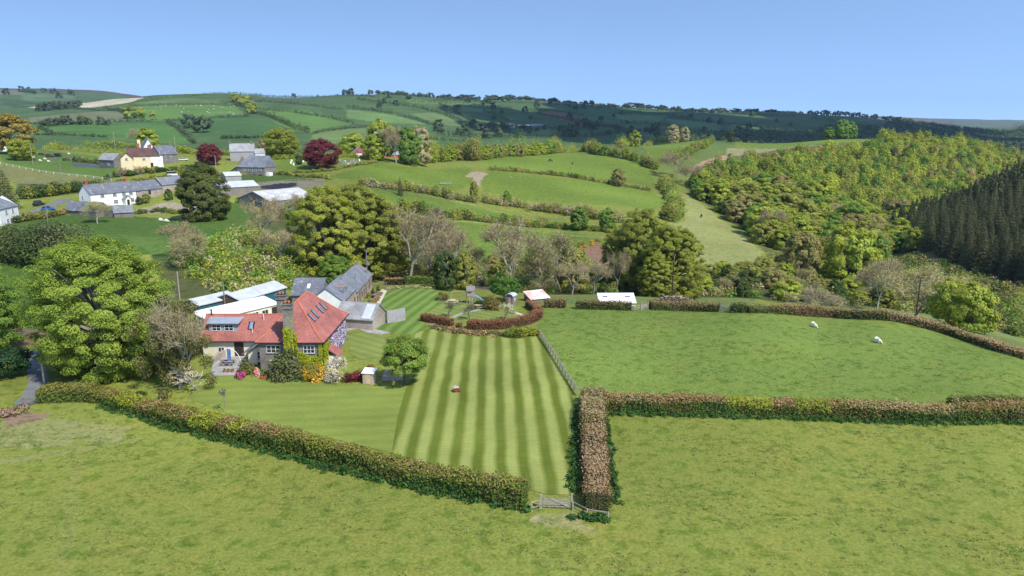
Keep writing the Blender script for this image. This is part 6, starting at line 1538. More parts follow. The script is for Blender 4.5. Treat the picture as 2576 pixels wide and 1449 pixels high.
# ------------------------------------------------------------------ the big trees
YG = ((.165,.190,.022),(.185,.205,.026),(.14,.175,.022)); MG = ((.085,.145,.022),(.105,.165,.025),(.07,.12,.018)); OL = ((.145,.15,.028),(.165,.165,.033),(.12,.135,.025))
BRN = ((.18,.155,.055),(.155,.135,.048),(.15,.145,.045)); DKG = ((.030,.052,.012),(.04,.065,.015),(.05,.07,.016)); BUFF = ((.21,.19,.10),(.19,.18,.075),(.23,.195,.12))
COP = ((.105,.020,.026),(.13,.028,.032),(.085,.016,.02)); AMB = ((.22,.165,.03),(.19,.15,.03),(.24,.19,.045))
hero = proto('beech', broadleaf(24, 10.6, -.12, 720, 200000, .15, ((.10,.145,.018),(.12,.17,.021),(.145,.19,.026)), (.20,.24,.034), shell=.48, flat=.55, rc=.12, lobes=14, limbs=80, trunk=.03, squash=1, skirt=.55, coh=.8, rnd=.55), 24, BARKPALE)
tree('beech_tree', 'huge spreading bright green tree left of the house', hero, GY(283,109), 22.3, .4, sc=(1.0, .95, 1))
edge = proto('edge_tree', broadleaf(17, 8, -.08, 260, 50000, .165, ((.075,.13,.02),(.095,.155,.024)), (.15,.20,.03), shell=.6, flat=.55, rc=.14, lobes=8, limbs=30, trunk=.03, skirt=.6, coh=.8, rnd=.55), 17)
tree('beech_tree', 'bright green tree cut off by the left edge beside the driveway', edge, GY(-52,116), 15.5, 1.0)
yew = proto('yew', broadleaf(5, 3.6, .02, 60, 6000, .2, ((.018,.045,.014),(.025,.06,.018)), shell=.5, flat=.7, rc=.28, limbs=8), 5)
tree('yew_tree', 'dark green bushy evergreen beside the lane at the left edge', yew, GY(26,105), 4.6)
tree('yew_tree', 'low dark evergreen under the huge tree behind the hedge', yew, GY(215,107), 4.4)
ivt = bare(15, .12, 5, (.27,.23,.16), 2600, ((.20,.17,.10),(.26,.22,.14)), r0=.028, twigw=.03)
cbm = ivt[1]; m_ = 20000; e_ = unit(m_); cl = rng.integers(0, 60, m_)
cc_ = np.c_[rng.normal(size=60)*3.0, rng.normal(size=60)*2.7, rng.uniform(.6, 12.5, 60)]; cbm.leaves(cc_[cl] + e_*rng.random((m_, 1))**.4*np.array([1.5,1.5,1.3]), e_ + .6*unit(m_) + [0,0,.4], .17, palette(m_, ((.085,.085,.02),(.12,.115,.03),(.06,.075,.018),(.15,.12,.06)), .3), .6)
tree('ivy_clad_tree', 'ragged half bare ivy clad tree in front of the house wing', proto('ivy_clad', ivt, 15, BARKPALE), GY(452,101), 14.5, 2.2, sc=(.74,.74,1))
low = bare(6, .6, 4, (.46,.42,.35), 500, ((.4,.36,.28),), r0=.035, twigw=.03)
tree('bare_tree', 'low sprawling pale bare branches hanging over the lawn corner', proto('low_bare', low, 6, BARKPALE), GY(500,100), 4.6, .2, sc=(1.2,1,.9))
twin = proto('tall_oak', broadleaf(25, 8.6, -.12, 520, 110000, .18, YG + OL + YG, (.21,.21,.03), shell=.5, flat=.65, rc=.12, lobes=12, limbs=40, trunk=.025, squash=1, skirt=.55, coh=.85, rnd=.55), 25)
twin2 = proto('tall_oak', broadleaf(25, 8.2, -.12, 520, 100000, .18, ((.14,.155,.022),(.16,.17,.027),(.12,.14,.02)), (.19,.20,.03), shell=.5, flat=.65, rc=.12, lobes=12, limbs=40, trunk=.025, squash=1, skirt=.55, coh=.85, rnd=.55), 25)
G2 = 'tall yellow green trees behind the barn'
tree('oak_tree', 'tall broad yellow green tree behind the barn, left one of the pair', twin, GY(832,190), 26.5, 0.3, G2, sc=(.95,.95,1))
tree('oak_tree', 'tall darker green tree right behind the yellow green one by the barn', twin2, GY(903,200), 27.5, 1.3, G2, sc=(1.12,1.12,1))
tree('oak_tree', 'smaller fresh green tree at the foot of the tall pair beside the barn', edge, GY(845,176), 8.5, 2)
tree('oak_tree', 'yellowish tree at the right shoulder of the tall pair behind the barn', twin, GY(972,215), 23, 2)
tree('oak_tree', 'tall olive and green tree at the head of the field gully', twin2, GY(1615,213), 27, .5, sc=(.9,.9,1))
tree('oak_tree', 'broad golden olive tree in front of the tall gully tree', twin, GY(1685,202), 23, 1.9)
tree('oak_tree', 'olive green tree below the golden olive gully tree', twin, GY(1650,190), 13, 4)
tree('oak_tree', 'green tree on the left flank of the gully trees', twin2, GY(1560,222), 20, 5, sc=(.8,.8,1))
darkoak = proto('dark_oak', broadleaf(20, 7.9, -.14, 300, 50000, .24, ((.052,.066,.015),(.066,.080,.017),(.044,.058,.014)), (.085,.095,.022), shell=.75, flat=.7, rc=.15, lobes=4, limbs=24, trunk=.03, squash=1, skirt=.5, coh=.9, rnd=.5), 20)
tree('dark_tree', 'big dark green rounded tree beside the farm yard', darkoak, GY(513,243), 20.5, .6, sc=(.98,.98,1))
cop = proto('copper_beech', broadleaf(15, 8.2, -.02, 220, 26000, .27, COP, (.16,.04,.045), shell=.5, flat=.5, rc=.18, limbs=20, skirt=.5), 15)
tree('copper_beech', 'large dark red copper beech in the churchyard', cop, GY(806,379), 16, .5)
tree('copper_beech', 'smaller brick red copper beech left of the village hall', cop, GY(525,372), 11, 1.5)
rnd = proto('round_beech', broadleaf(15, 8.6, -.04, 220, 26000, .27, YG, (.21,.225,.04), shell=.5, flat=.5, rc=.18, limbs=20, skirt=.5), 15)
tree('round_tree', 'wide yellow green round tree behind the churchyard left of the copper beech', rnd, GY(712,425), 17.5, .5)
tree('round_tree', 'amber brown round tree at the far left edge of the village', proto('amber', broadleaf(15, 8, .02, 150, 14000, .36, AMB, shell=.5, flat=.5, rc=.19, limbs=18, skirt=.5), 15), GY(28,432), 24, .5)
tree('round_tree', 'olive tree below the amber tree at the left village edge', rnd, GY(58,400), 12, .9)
# prototypes for the crowd (one mesh per tree)
def pm(name, cols, h=12, cr=5.0, n=1700, leaf=.31, tips=None, **kw):
    a = dict(shell=.70, flat=.7, rc=.20, nclump=100, limbs=6, squash=1, skirt=.7, coh=.9, rnd=.5); a.update(kw)
    return both(*broadleaf(h, cr, kw.pop('base', -.06), leaf=leaf, nleaf=n, cols=cols, tips=tips, **{k: v for k, v in a.items() if k not in ('base',)}), name), h
P_ = {}
for nme, cols in (('yellow', YG), ('green', MG), ('olive', OL), ('brown', BRN), ('buff', BUFF), ('dark', DKG), ('copper', COP)):
    P_[nme] = [pm('tree_' + nme, cols, n=7000), pm('tree_' + nme, cols, 12, 4.4, n=6500)]
bt = [bare(14, .28, 5, (.34,.27,.18), 6500, ((.29,.22,.115),(.24,.20,.075),(.31,.24,.14),(.18,.18,.05)), r0=.02, twigw=.05, kids=(3,4)) for _ in range(2)] + [bare(14, .42, 5, (.32,.26,.18), 6500, ((.25,.20,.085),(.19,.185,.06)), r0=.02, twigw=.05, stems=2)]
P_['bare'] = [(both(a, b, 'bare', BARKPALE, TWIG), 14) for a, b in bt]
btg = bare(14, .45, 5, (.30,.26,.20), 3000, ((.26,.22,.15),), r0=.02, twigw=.05, green=4200, gcol=((.17,.17,.05),(.13,.14,.04)))
P_['budding'] = [(both(*btg, 'budding', BARKPALE, LEAFFAR), 14)]
P_['conifer'] = [(both(*conifer(22, 4.3, 2400, leaf=.5), 'conifer'), 22), (both(*conifer(20, 3.9, 2200, leaf=.5), 'conifer'), 20)]
def one(kind, label, px, Y=None, h=10, py=None, cat='tree', group=None, name=None, wide=1., sink=0.):
    p = GY(px, Y) if py is None else G(px, py)
    me, h0 = P_[kind][rng.integers(0, len(P_[kind]))]; k = h/h0
    nm_ = name or {'bare': 'bare_tree', 'budding': 'budding_tree', 'conifer': 'conifer_tree', 'copper': 'copper_beech', 'dark': 'dark_tree'}.get(kind, 'broadleaf_tree')
    o = meshobj(nm_, me, None, (p[0], p[1], p[2] - sink), rng.uniform(0, 6.28), (k*wide, k*wide, k)); return tag(o, label, cat, group)
# bare trees along the stream
for lab, px, Y, h, k, w in (('tall pinkish bare tree right behind the tall pair by the barn',1035,196,21,'bare',1.0),('pinkish bare tree at the right shoulder of the tall bare one',1085,206,17,'bare',1.1),('pale bare tree behind the bright green clipped hedge',1112,186,15,'bare',1.1),
    ('dark ivy covered tree left of the play area',1120,174,11,'dark',.75),('yellow green bushy tree behind the play tower',1168,178,10.5,'olive',.75),('budding tree behind the play tower',1205,190,12,'budding',.8),('big pale bare tree in the middle of the stream bank',1300,186,19,'bare',1.05),
    ('half bare tree with golden green right side near the rusty tin shed',1415,196,18,'budding',.9),('golden green tree behind the rusty tin shed',1436,200,15,'olive',.8),('low pale bare thicket tree right of the rusty tin shed',1490,190,10,'bare',1.2),('bare slender tree left of the gully trees',1552,196,13,'bare',.5),
    ('pale bare tree in the scrub above the long white shed',668,192,15,'bare',.75),('buff bare tree above the grey barn',700,183,9,'bare',1.2),('grey bare thicket tree right of the huge tree',470,178,9,'bare',1.4),('budding grey tree beside the huge tree',505,172,8,'budding',1.3),('olive thicket left of the big pale bare tree',1252,192,8,'olive',.9),
    ('budding tree at the right of the big pale bare one',1350,190,11,'budding',.9),('pale bare tree below the gully trees',1440,182,8.5,'bare',1.1),('grey bare tree among the scrub at the far hedge',2040,172,6,'bare',1.9),('grey brown bare tree in the wood edge above the pale slope',1705,520,20,'bare',1.2),
    ('bare pinkish tree at the head of the pale slope',1745,505,16,'bare',1.2),('white lichened bare tree at the lower edge of the wood',1935,345,17,'bare',1.0),('large grey green rounded tree behind the crossarm pole',2295,175,14,'budding',1.35),('bare tree left of the grey green rounded one at the right',2205,205,15,'bare',1.0)):
    one(k, lab, px, Y, h, wide=w, sink=.5)
for lab, px, Y, h, k, w in (('fresh green tree lowest right beyond the hedge corner',2440,150,13,'yellow',.9),('fresh green tree beside the large grey green rounded tree',2385,160,12,'yellow',.8),('tall yellow green tree on the valley side',2130,262,25,'yellow',.85),('dark green tree right of the tall yellow green valley tree',2195,280,20,'green',.8),
    ('amber brown tree left of the tall valley tree',2010,262,18,'brown',.9),('budding tree on the left of the bare valley trees',2225,235,15,'budding',.9),('round green tree at the end of the middle valley hedge',1457,318,11.5,'green',.95),('smaller green tree right of the round one by the middle hedge',1527,318,10,'green',.9),
    ('lone orange brown tree in the upper hedge',1555,462,12,'brown',1.),('round yellow tree on the crest hedge',1598,725,18,'yellow',.95),('buff round tree on the crest hedge',1692,745,20,'buff',.85),('smaller buff tree beside the buff round tree on the crest',1722,745,16,'buff',.9),
    ('green bushy tree cluster on the spur crest, tallest',2118,800,23,'green',1.),('green bush left of the tallest crest tree',2085,800,15,'green',1.1),('green tree right of the tallest crest tree',2138,805,20,'green',.9),('dark shrub on the spur crest gap',1838,740,14,'dark',.6),
    ('tall green tree left in the clump right of the churchyard',962,440,26,'yellow',.85),('grey bare tree in the clump right of the churchyard',1000,428,21,'bare',1.0),('bright green tree in the clump right of the churchyard',1030,432,24,'green',.8),('buff yellow tree at the right of the clump by the churchyard',1052,442,25,'buff',.8),('low green tree in front of the brick bungalow',943,425,15,'yellow',1.1),
    ('green hedge tree at the bottom of the muddy gateway',1192,375,10,'olive',.6),('dark green tree below the muddy gateway hedge',1275,378,8.5,'green',.7),('dark pointed conifer at the upper hedge end',1007,330,9,'conifer',.8),('dark conifer at the left edge below the brown field',18,262,15,'conifer',1.5),
    ('tall yellow tree behind the slate houses',375,430,15,'yellow',1.1),('grey bare tree behind the yellow house',345,440,14,'bare',.9),('pale green tree behind the big slate house',665,440,11,'buff',.9),('green tree behind the brick bungalow',890,500,17,'yellow',1.2),('pale pink blossom tree behind the bungalow',935,520,16,'bare',.9),
    ('dark heart shaped clipped bush in the churchyard',752,392,6.5,'dark',.8),('small bare tree in front of the yellow house',352,318,6.5,'bare',.8),('bare tree left of the yellow house',308,316,6.5,'bare',.8),
    ('small bare tree at the right end of the farm sheds',737,268,9,'bare',.8),('dark green bush at the right end of the farm sheds',722,262,6.5,'green',.9),('dark conical shrub at the farm yard gate',425,287,5,'dark',.8),('grey budding tree below the slate barn',245,232,7.5,'budding',1.2)):
    one(k, lab, px, Y, h, wide=w, sink=1.2 if 'beyond the hedge corner' in lab else .3)
one('olive', 'round shrub with yellow top in the farmhouse garden', 368, 283, 4, cat='shrub', name='shrub')
one('dark', 'dark shrub by the farmhouse porch corner', 350, 281, 3.2, cat='shrub', name='shrub')
# ------------------------------------------------------------------ hedgerows of the valley and village
HG = lambda *k: sum(k, ())
def hr(label, pts, w, h, leaf, n, cols, clump=2.6): return hedgerow(label, GP(pts), w, h, leaf*.85, int(n*2.3), cols, clump=clump)
hr('tall yellow green hedgerow along the crest from the churchyard clump to the corner', [(1060,408),(1110,406),(1160,402),(1215,404)], 9, 15, .6, 6500, HG(YG,OL,BRN,MG,YG), 3.4)
hr('tall leafy hedgerow at the top of the cow field', [(1215,402),(1300,392),(1390,386),(1440,382)], 8, 15, .6, 7000, HG(YG,OL,YG,MG,BRN), 3.4)
hr('tall leafy hedgerow bending down right of the cow field', [(1430,384),(1500,388),(1560,396),(1610,410),(1650,428)], 8, 12.5, .55, 7000, HG(MG,OL,YG,YG,BRN), 3.4)
hr('yellow green hedgerow along the crest above the small top field', [(1560,374),(1640,358),(1752,352),(1780,352)], 8, 12, .7, 5200, HG(YG,OL,YG), 3.4)
hr('bushy hedgerow climbing beside the bare scree', [(1680,402),(1730,388),(1770,370),(1790,358)], 6, 8, .6, 2400, HG(OL,YG,BRN,MG))
hr('dark thorn hedgerow at the foot of the cow field', [(1235,428),(1300,432),(1360,438),(1420,444),(1470,452),(1530,462),(1640,482)], 3.5, 3.6, .4, 3000, HG(OL,DKG,BRN))
hr('reddish bare hedgerow below the muddy gateway field', [(905,464),(960,474),(1040,482),(1110,496),(1200,510)], 4.5, 5, .42, 4200, HG(BUFF,BRN,OL,DKG,((.25,.20,.15),)))
hr('pinkish brown hedgerow right of the gateway trees', [(1215,510),(1300,520),(1400,535),(1470,545),(1560,560)], 5, 6, .45, 4600, HG(BUFF,BRN,((.24,.19,.15),(.2,.16,.11)),OL))
hr('dark green hedgerow across the lower valley field', [(1000,525),(1080,545),(1160,552),(1260,562),(1370,572)], 4.5, 5.5, .4, 5200, HG(DKG,OL,MG,BRN))
hr('low scrub hedge between lower field and round green tree', [(1370,572),(1440,576),(1540,586)], 3, 2.6, .35, 1300, HG(DKG,OL))
hr('bushy hedgerow down the left side of the pale slope', [(1668,470),(1690,500),(1700,530),(1690,560)], 8, 9, .5, 3600, HG(OL,MG,YG,BRN))
hr('clipped churchyard hedge beside the mid slope field', [(735,436),(830,430),(920,414),(948,408)], 2.2, 1.9, .35, 2200, HG(OL,BRN))
hr('bright clipped hedge behind the churchyard', [(690,402),(760,398),(880,396),(945,404)], 2.5, 3.4, .4, 2200, HG(YG,OL))
hr('bank hedge below the village hall', [(690,438),(760,444),(830,452)], 2.5, 2, .35, 1200, HG(BRN,DKG,OL))
hr('yellow green hedge along the back of the village field', [(60,374),(150,377),(250,384),(330,390)], 4, 6, .5, 3000, HG(YG,OL,YG))
hr('bright tall hedge behind the small stone barn', [(215,368),(270,368),(330,372),(400,374)], 6, 9, .6, 3000, HG(YG,OL,MG))
hr('long clipped lime hedge behind the slate houses', [(400,384),(500,388),(600,392),(690,398)], 4, 4.4, .5, 2600, HG(YG,YG,OL))
hr('dark hedge below the scrap vehicles', [(195,410),(240,413),(280,416)], 4, 3.2, .4, 1400, HG(DKG,OL))
hr('dark garden hedge in front of the yellow house', [(285,446),(340,440),(420,432),(470,426)], 4, 3.2, .4, 3000, HG(DKG,OL,DKG))
hr('sunlit clipped hedge below the yellow house garden', [(350,458),(420,444),(470,432)], 2.5, 2, .35, 1200, HG(YG,OL))
hr('dark hedge behind the white farmhouse lane', [(65,500),(120,494),(190,482),(230,474)], 6, 6, .42, 3400, HG(DKG,DKG,OL))
hr('dark overgrown hedge left of the huge tree', [(-40,640),(40,650),(100,655),(165,662)], 12, 9.5, .38, 9000, HG(DKG,((.065,.075,.03),(.05,.06,.022))), 3)
hr('bushy bank below the lane at the left edge', [(40,560),(110,548),(160,540)], 4, 3, .32, 1800, HG(OL,DKG,BRN))
hr('bank shrubs below the farm yard', [(330,540),(400,532),(450,538)], 3, 2, .3, 1200, HG(OL,DKG))
hr('dark bushes in front of the farm sheds', [(600,508),(660,512),(720,506)], 3.5, 3, .35, 1400, HG(DKG,OL,BRN))
def spread(area, gap, far=None):
    P = np.array([G(*p)[:2] for p in area]) if far is None else area; x0, y0 = P.min(0); x1, y1 = P.max(0)
    xs = np.arange(x0, x1, gap); ys = np.arange(y0, y1, gap*.87); X, Y = np.meshgrid(xs, ys); X[1::2] += gap/2
    X = (X + rng.uniform(-.33, .33, X.shape)*gap).ravel(); Y = (Y + rng.uniform(-.33, .33, Y.shape)*gap).ravel()
    m = inpoly(X, Y, P); return np.c_[X[m], Y[m]]
def treeline(label, pts, gap, h, kinds_, group, wide=1.1):
    P = GP(pts); sg = np.r_[0, np.cumsum(np.linalg.norm(np.diff(P, axis=0), axis=1))]
    for t in np.arange(0, sg[-1], gap):
        t = t + rng.normal()*gap*.25; x = np.interp(t, sg, P[:, 0]) + rng.normal()*1.2; y = np.interp(t, sg, P[:, 1]) + rng.normal()*1.2; k = kinds_[rng.integers(0, len(kinds_))]
        me, h0 = P_[k][rng.integers(0, len(P_[k]))]; hh = rng.uniform(.7, 1.15)*h; s = hh/h0; w_ = wide*rng.uniform(.85, 1.2)
        o = meshobj('hedgerow_tree', me, None, (x, y, Tz(x, y) - .5), rng.uniform(0, 6.28), (s*w_, s*w_, s)); tag(o, {'yellow': 'yellow green', 'green': 'fresh green', 'olive': 'olive green', 'brown': 'brownish', 'buff': 'buff', 'bare': 'bare grey', 'budding': 'thin budding', 'dark': 'dark green'}[k] + ' tree ' + label, 'tree', k + ' trees ' + group)
TK = ['yellow','yellow','olive','green','yellow','brown']
treeline('in the crest belt between churchyard clump and cow field', [(1060,408),(1110,406),(1160,402),(1215,402)], 5.5, 10, TK, 'of the crest belt')
treeline('in the belt along the top of the cow field', [(1215,402),(1300,392),(1390,386),(1440,382)], 5.5, 10.5, TK, 'along the top of the cow field')
treeline('in the belt curving down the right side of the cow field', [(1440,383),(1500,388),(1560,396),(1610,410),(1650,428)], 5.5, 8.5, TK, 'down the right side of the cow field')
treeline('in the crest belt above the small top field', [(1560,374),(1640,358),(1752,352)], 6.5, 9.5, TK, 'above the small top field')
treeline('in the hedge climbing beside the bare scree', [(1680,402),(1730,388),(1770,370)], 6.5, 7, TK, 'beside the bare scree')
treeline('in the hedge down the left side of the pale slope', [(1668,470),(1690,500),(1700,530),(1690,560)], 5, 8, ['yellow','olive','green','brown'], 'left of the pale slope')
VA = GP([(1740,745),(1900,748),(2100,764),(2250,778),(2380,800),(2300,700),(2120,668),(1980,650),(1910,690),(1760,694)])
vb = spread(VA, 7.5, True)
for p in vb:
    k = ['olive','green','dark','brown','bare','olive','yellow','budding','dark'][rng.integers(0, 9)]; me, h0 = P_[k][rng.integers(0, len(P_[k]))]; hh = rng.uniform(3, 7.5); s = hh/h0; w_ = rng.uniform(1.0, 1.5)
    o = meshobj('valley_bush', me, None, (p[0], p[1], Tz(*p) - .4), rng.uniform(0, 6.28), (s*w_, s*w_, s)); tag(o, {'yellow': 'yellow green', 'green': 'fresh green', 'olive': 'olive green', 'brown': 'brownish', 'bare': 'bare grey', 'budding': 'thin budding', 'dark': 'dark green'}[k] + ' bush on the valley side beyond the right field', 'bush', k + ' bushes on the valley side')
VB = spread(GP([(1000,700),(1360,738),(1560,742),(1560,690),(1440,665),(1130,655),(1000,680)]), 9, True)
for p in VB:
    k = ['olive','brown','buff','budding','green','dark'][rng.integers(0, 6)]; me, h0 = P_[k][rng.integers(0, len(P_[k]))]; hh = rng.uniform(2.5, 6); s = hh/h0; w_ = rng.uniform(1.0, 1.5)
    o = meshobj('stream_bush', me, None, (p[0], p[1], Tz(*p) - .4), rng.uniform(0, 6.28), (s*w_, s*w_, s)); tag(o, {'green': 'fresh green', 'olive': 'olive green', 'brown': 'brownish', 'buff': 'buff', 'budding': 'thin budding', 'dark': 'dark green'}[k] + ' bush in the stream thicket behind the play area', 'bush', k + ' bushes in the stream thicket')
# gorse and scrub stuff
def scatter(name, label, area, n, hs, leaf, nl, cols, kind='stuff', cat=None):
    P = GP(area); out = MB(); x0, y0 = P.min(0); x1, y1 = P.max(0); k = 0
    while k < n:
        q = rng.uniform([x0, y0], [x1, y1], (n, 2)); q = q[inpoly(q[:, 0], q[:, 1], P)][:n - k]; k += len(q)
        if not len(q): continue
        hh = rng.uniform(hs[0], hs[1], len(q)); z = T(q[:, 0], q[:, 1]); cc = palette(len(q), cols, .2); idx = np.repeat(np.arange(len(q)), nl)
        e = unit(len(idx)); e[:, 2] = np.abs(e[:, 2])*1.0
        C = np.c_[q, z][idx] + e*(rng.random((len(idx), 1))**.4)*np.stack([hh*.75, hh*.75, hh], -1)[idx]
        out.leaves(C, .6*e + .7*unit(len(idx)) + [0, 0, .3], leaf, cc[idx]*rng.uniform(.75, 1.25, (len(idx), 1)))
    o = out.obj(name, LEAFFAR); o['kind'] = kind; o['label'] = label; return o
SCR = HG(OL, MG, BRN, BUFF, ((.06,.085,.02),))
scatter('scrub', 'tangled scrub on the slope between the farm and the house sheds', [(430,640),(560,600),(640,575),(740,640),(760,690),(740,735),(560,745),(470,700)], 260, (1.2,3.4), .3, 90, HG(MG,OL,YG,((.17,.18,.07),),BUFF))
scatter('scrub', 'tangled scrub along the stream behind the barn and play area', [(960,700),(1100,700),(1360,738),(1560,740),(1560,680),(1440,650),(1130,640),(960,660)], 240, (1.2,3.2), .3, 90, SCR)
scatter('scrub', 'mixed scrub on the valley side beyond the right field', [(1700,745),(1900,748),(2240,778),(2400,805),(2300,690),(2100,660),(1960,640),(1900,690),(1750,692)], 420, (1.4,4.2), .36, 90, SCR)
scatter('scrub', 'brown scrub in the valley bottom at the right edge', [(2380,790),(2590,860),(2590,735),(2440,695),(2280,650),(2240,690)], 330, (2,5), .42, 80, HG(BRN,OL,((.10,.075,.06),),DKG,MG))
scatter('gorse', 'brown and orange gorse along the top edge of the wood', [(1850,398),(1900,392),(1990,374),(2180,364),(2180,374),(1990,388),(1900,402)], 60, (1.5,3.2), .5, 40, ((.16,.09,.03),(.36,.20,.02),(.13,.08,.03)))
scatter('gorse', 'orange flowering gorse above the bracken bank', [(1440,618),(1500,604),(1520,612),(1460,630)], 9, (1.0,1.8), .3, 70, ((.26,.16,.02),(.10,.08,.025),(.12,.09,.03)))
# ------------------------------------------------------------------ the wood on the valley side and the conifer plantation
wood = spread([(1760,452),(1800,444),(1850,428),(1960,408),(2160,388),(2215,360),(2400,376),(2480,392),(2600,412),(2640,440),(2576,560),(2440,600),(2262,640),(2100,668),(2000,640),(1930,628),(1870,570),(1790,520),(1735,478)], 8.7)
CONP = GP([(2236,600),(2290,572),(2440,520),(2576,478),(2760,452),(2900,560),(2700,720),(2576,716),(2450,690),(2350,648),(2262,620)])
wood = wood[~inpoly(wood[:, 0], wood[:, 1], CONP)]
dist = np.hypot(wood[:, 0], wood[:, 1]); wood = wood[np.argsort(dist)]
z = T(wood[:, 0], wood[:, 1])
kinds = ['green','yellow','green','yellow','yellow','olive','yellow','yellow','brown','yellow','green','yellow','olive','budding']
GL = {'yellow': 'yellow green tree in the hanging wood on the valley side', 'green': 'fresh green tree in the hanging wood on the valley side', 'olive': 'olive green tree in the hanging wood on the valley side', 'brown': 'brownish budding tree in the hanging wood on the valley side', 'budding': 'thin grey budding tree in the hanging wood on the valley side', 'buff': 'buff coloured tree in the hanging wood on the valley side'}
NB = 290; extra = MB()
def meshdata(me):
    V = np.empty(len(me.vertices)*3, np.float32); me.vertices.foreach_get('co', V); V = V.reshape(-1, 3)
    return V
for i, (p, zz) in enumerate(zip(wood, z)):
    nz_ = math.sin(p[0]/17 + 1.3)*math.sin(p[1]/29) + rng.normal()*.5
    k = kinds[int(np.clip((nz_ + 1.4)/2.8*len(kinds), 0, len(kinds) - 1))]
    h = rng.uniform(8.5, 14) if rng.random() < .82 else rng.uniform(15, 19)
    if i < NB:
        me, h0 = P_[k][rng.integers(0, len(P_[k]))]; s = h/h0*1.05; wd_ = rng.uniform(1.0, 1.3)
        o = meshobj('woodland_tree', me, None, (p[0], p[1], zz - .6), rng.uniform(0, 6.28), (s*wd_, s*wd_, s)); tag(o, GL[k], 'tree', k + ' trees in the hanging wood')
    else:
        cols = {'yellow': YG, 'green': MG, 'olive': OL, 'brown': BRN, 'budding': OL, 'buff': BUFF}[k]; n = 620
        e = unit(n); e[:, 2] = np.abs(e[:, 2])*1.15 - .15; lob = 1 + .25*np.sin(e[:, 0]*5 + i)*np.sin(e[:, 1]*6 + i*2)
        C = np.array([p[0], p[1], zz + h*.42]) + e*lob[:, None]*(rng.random((n, 1))**.25)*np.array([5.2, 5.2, h*.56])
        extra.leaves(C, .95*e + .45*unit(n) + [0, 0, .4], .72, palette(1, cols, .2)*rng.uniform(.75, 1.25, (n, 1)))
o = extra.obj('wood', LEAFFAR); o['kind'] = 'stuff'; o['label'] = 'further trees of the hanging wood receding along the valley side'
con = spread(CONP, 6.0, True)
con = con[np.argsort(np.hypot(con[:, 0], con[:, 1] - 40))]; z = T(con[:, 0], con[:, 1]); nin = 0; exc = MB()
pc = np.array([proj((a[0], a[1], b + 15))[0] for a, b in zip(con, z)])
for p, zz, q in zip(con, z, pc):
    if q > 2640: 
        if q > 2900: continue
    h = rng.uniform(16.5, 21)
    if nin < 290:
        nin += 1; me, h0 = P_['conifer'][rng.integers(0, 2)]; s = h/h0
        o = meshobj('conifer_tree', me, None, (p[0], p[1], zz - .5), rng.uniform(0, 6.28), (s, s, s)); tag(o, 'dark conifer in the plantation on the right hand valley slope', 'tree', 'conifers of the dark plantation')
    else:
        tb, cb = None, None; n = 330; zf = 1 - rng.random(n)**.6; a = rng.uniform(0, 6.28, n); rad = 3.2*(1 - zf)*(.4 + .6*rng.random(n)**.5)
        C = np.stack([p[0] + rad*np.cos(a), p[1] + rad*np.sin(a), zz + h*(.1 + .9*zf)], -1)
        exc.leaves(C, np.stack([np.cos(a), np.sin(a), np.full(n, .5)], -1) + .7*unit(n), .85, palette(n, ((.036,.050,.022),(.050,.060,.023),(.064,.060,.026)), .3), .4)
if exc.n: o = exc.obj('conifer_wood', LEAFFAR); o['kind'] = 'stuff'; o['label'] = 'further conifers of the dark plantation'
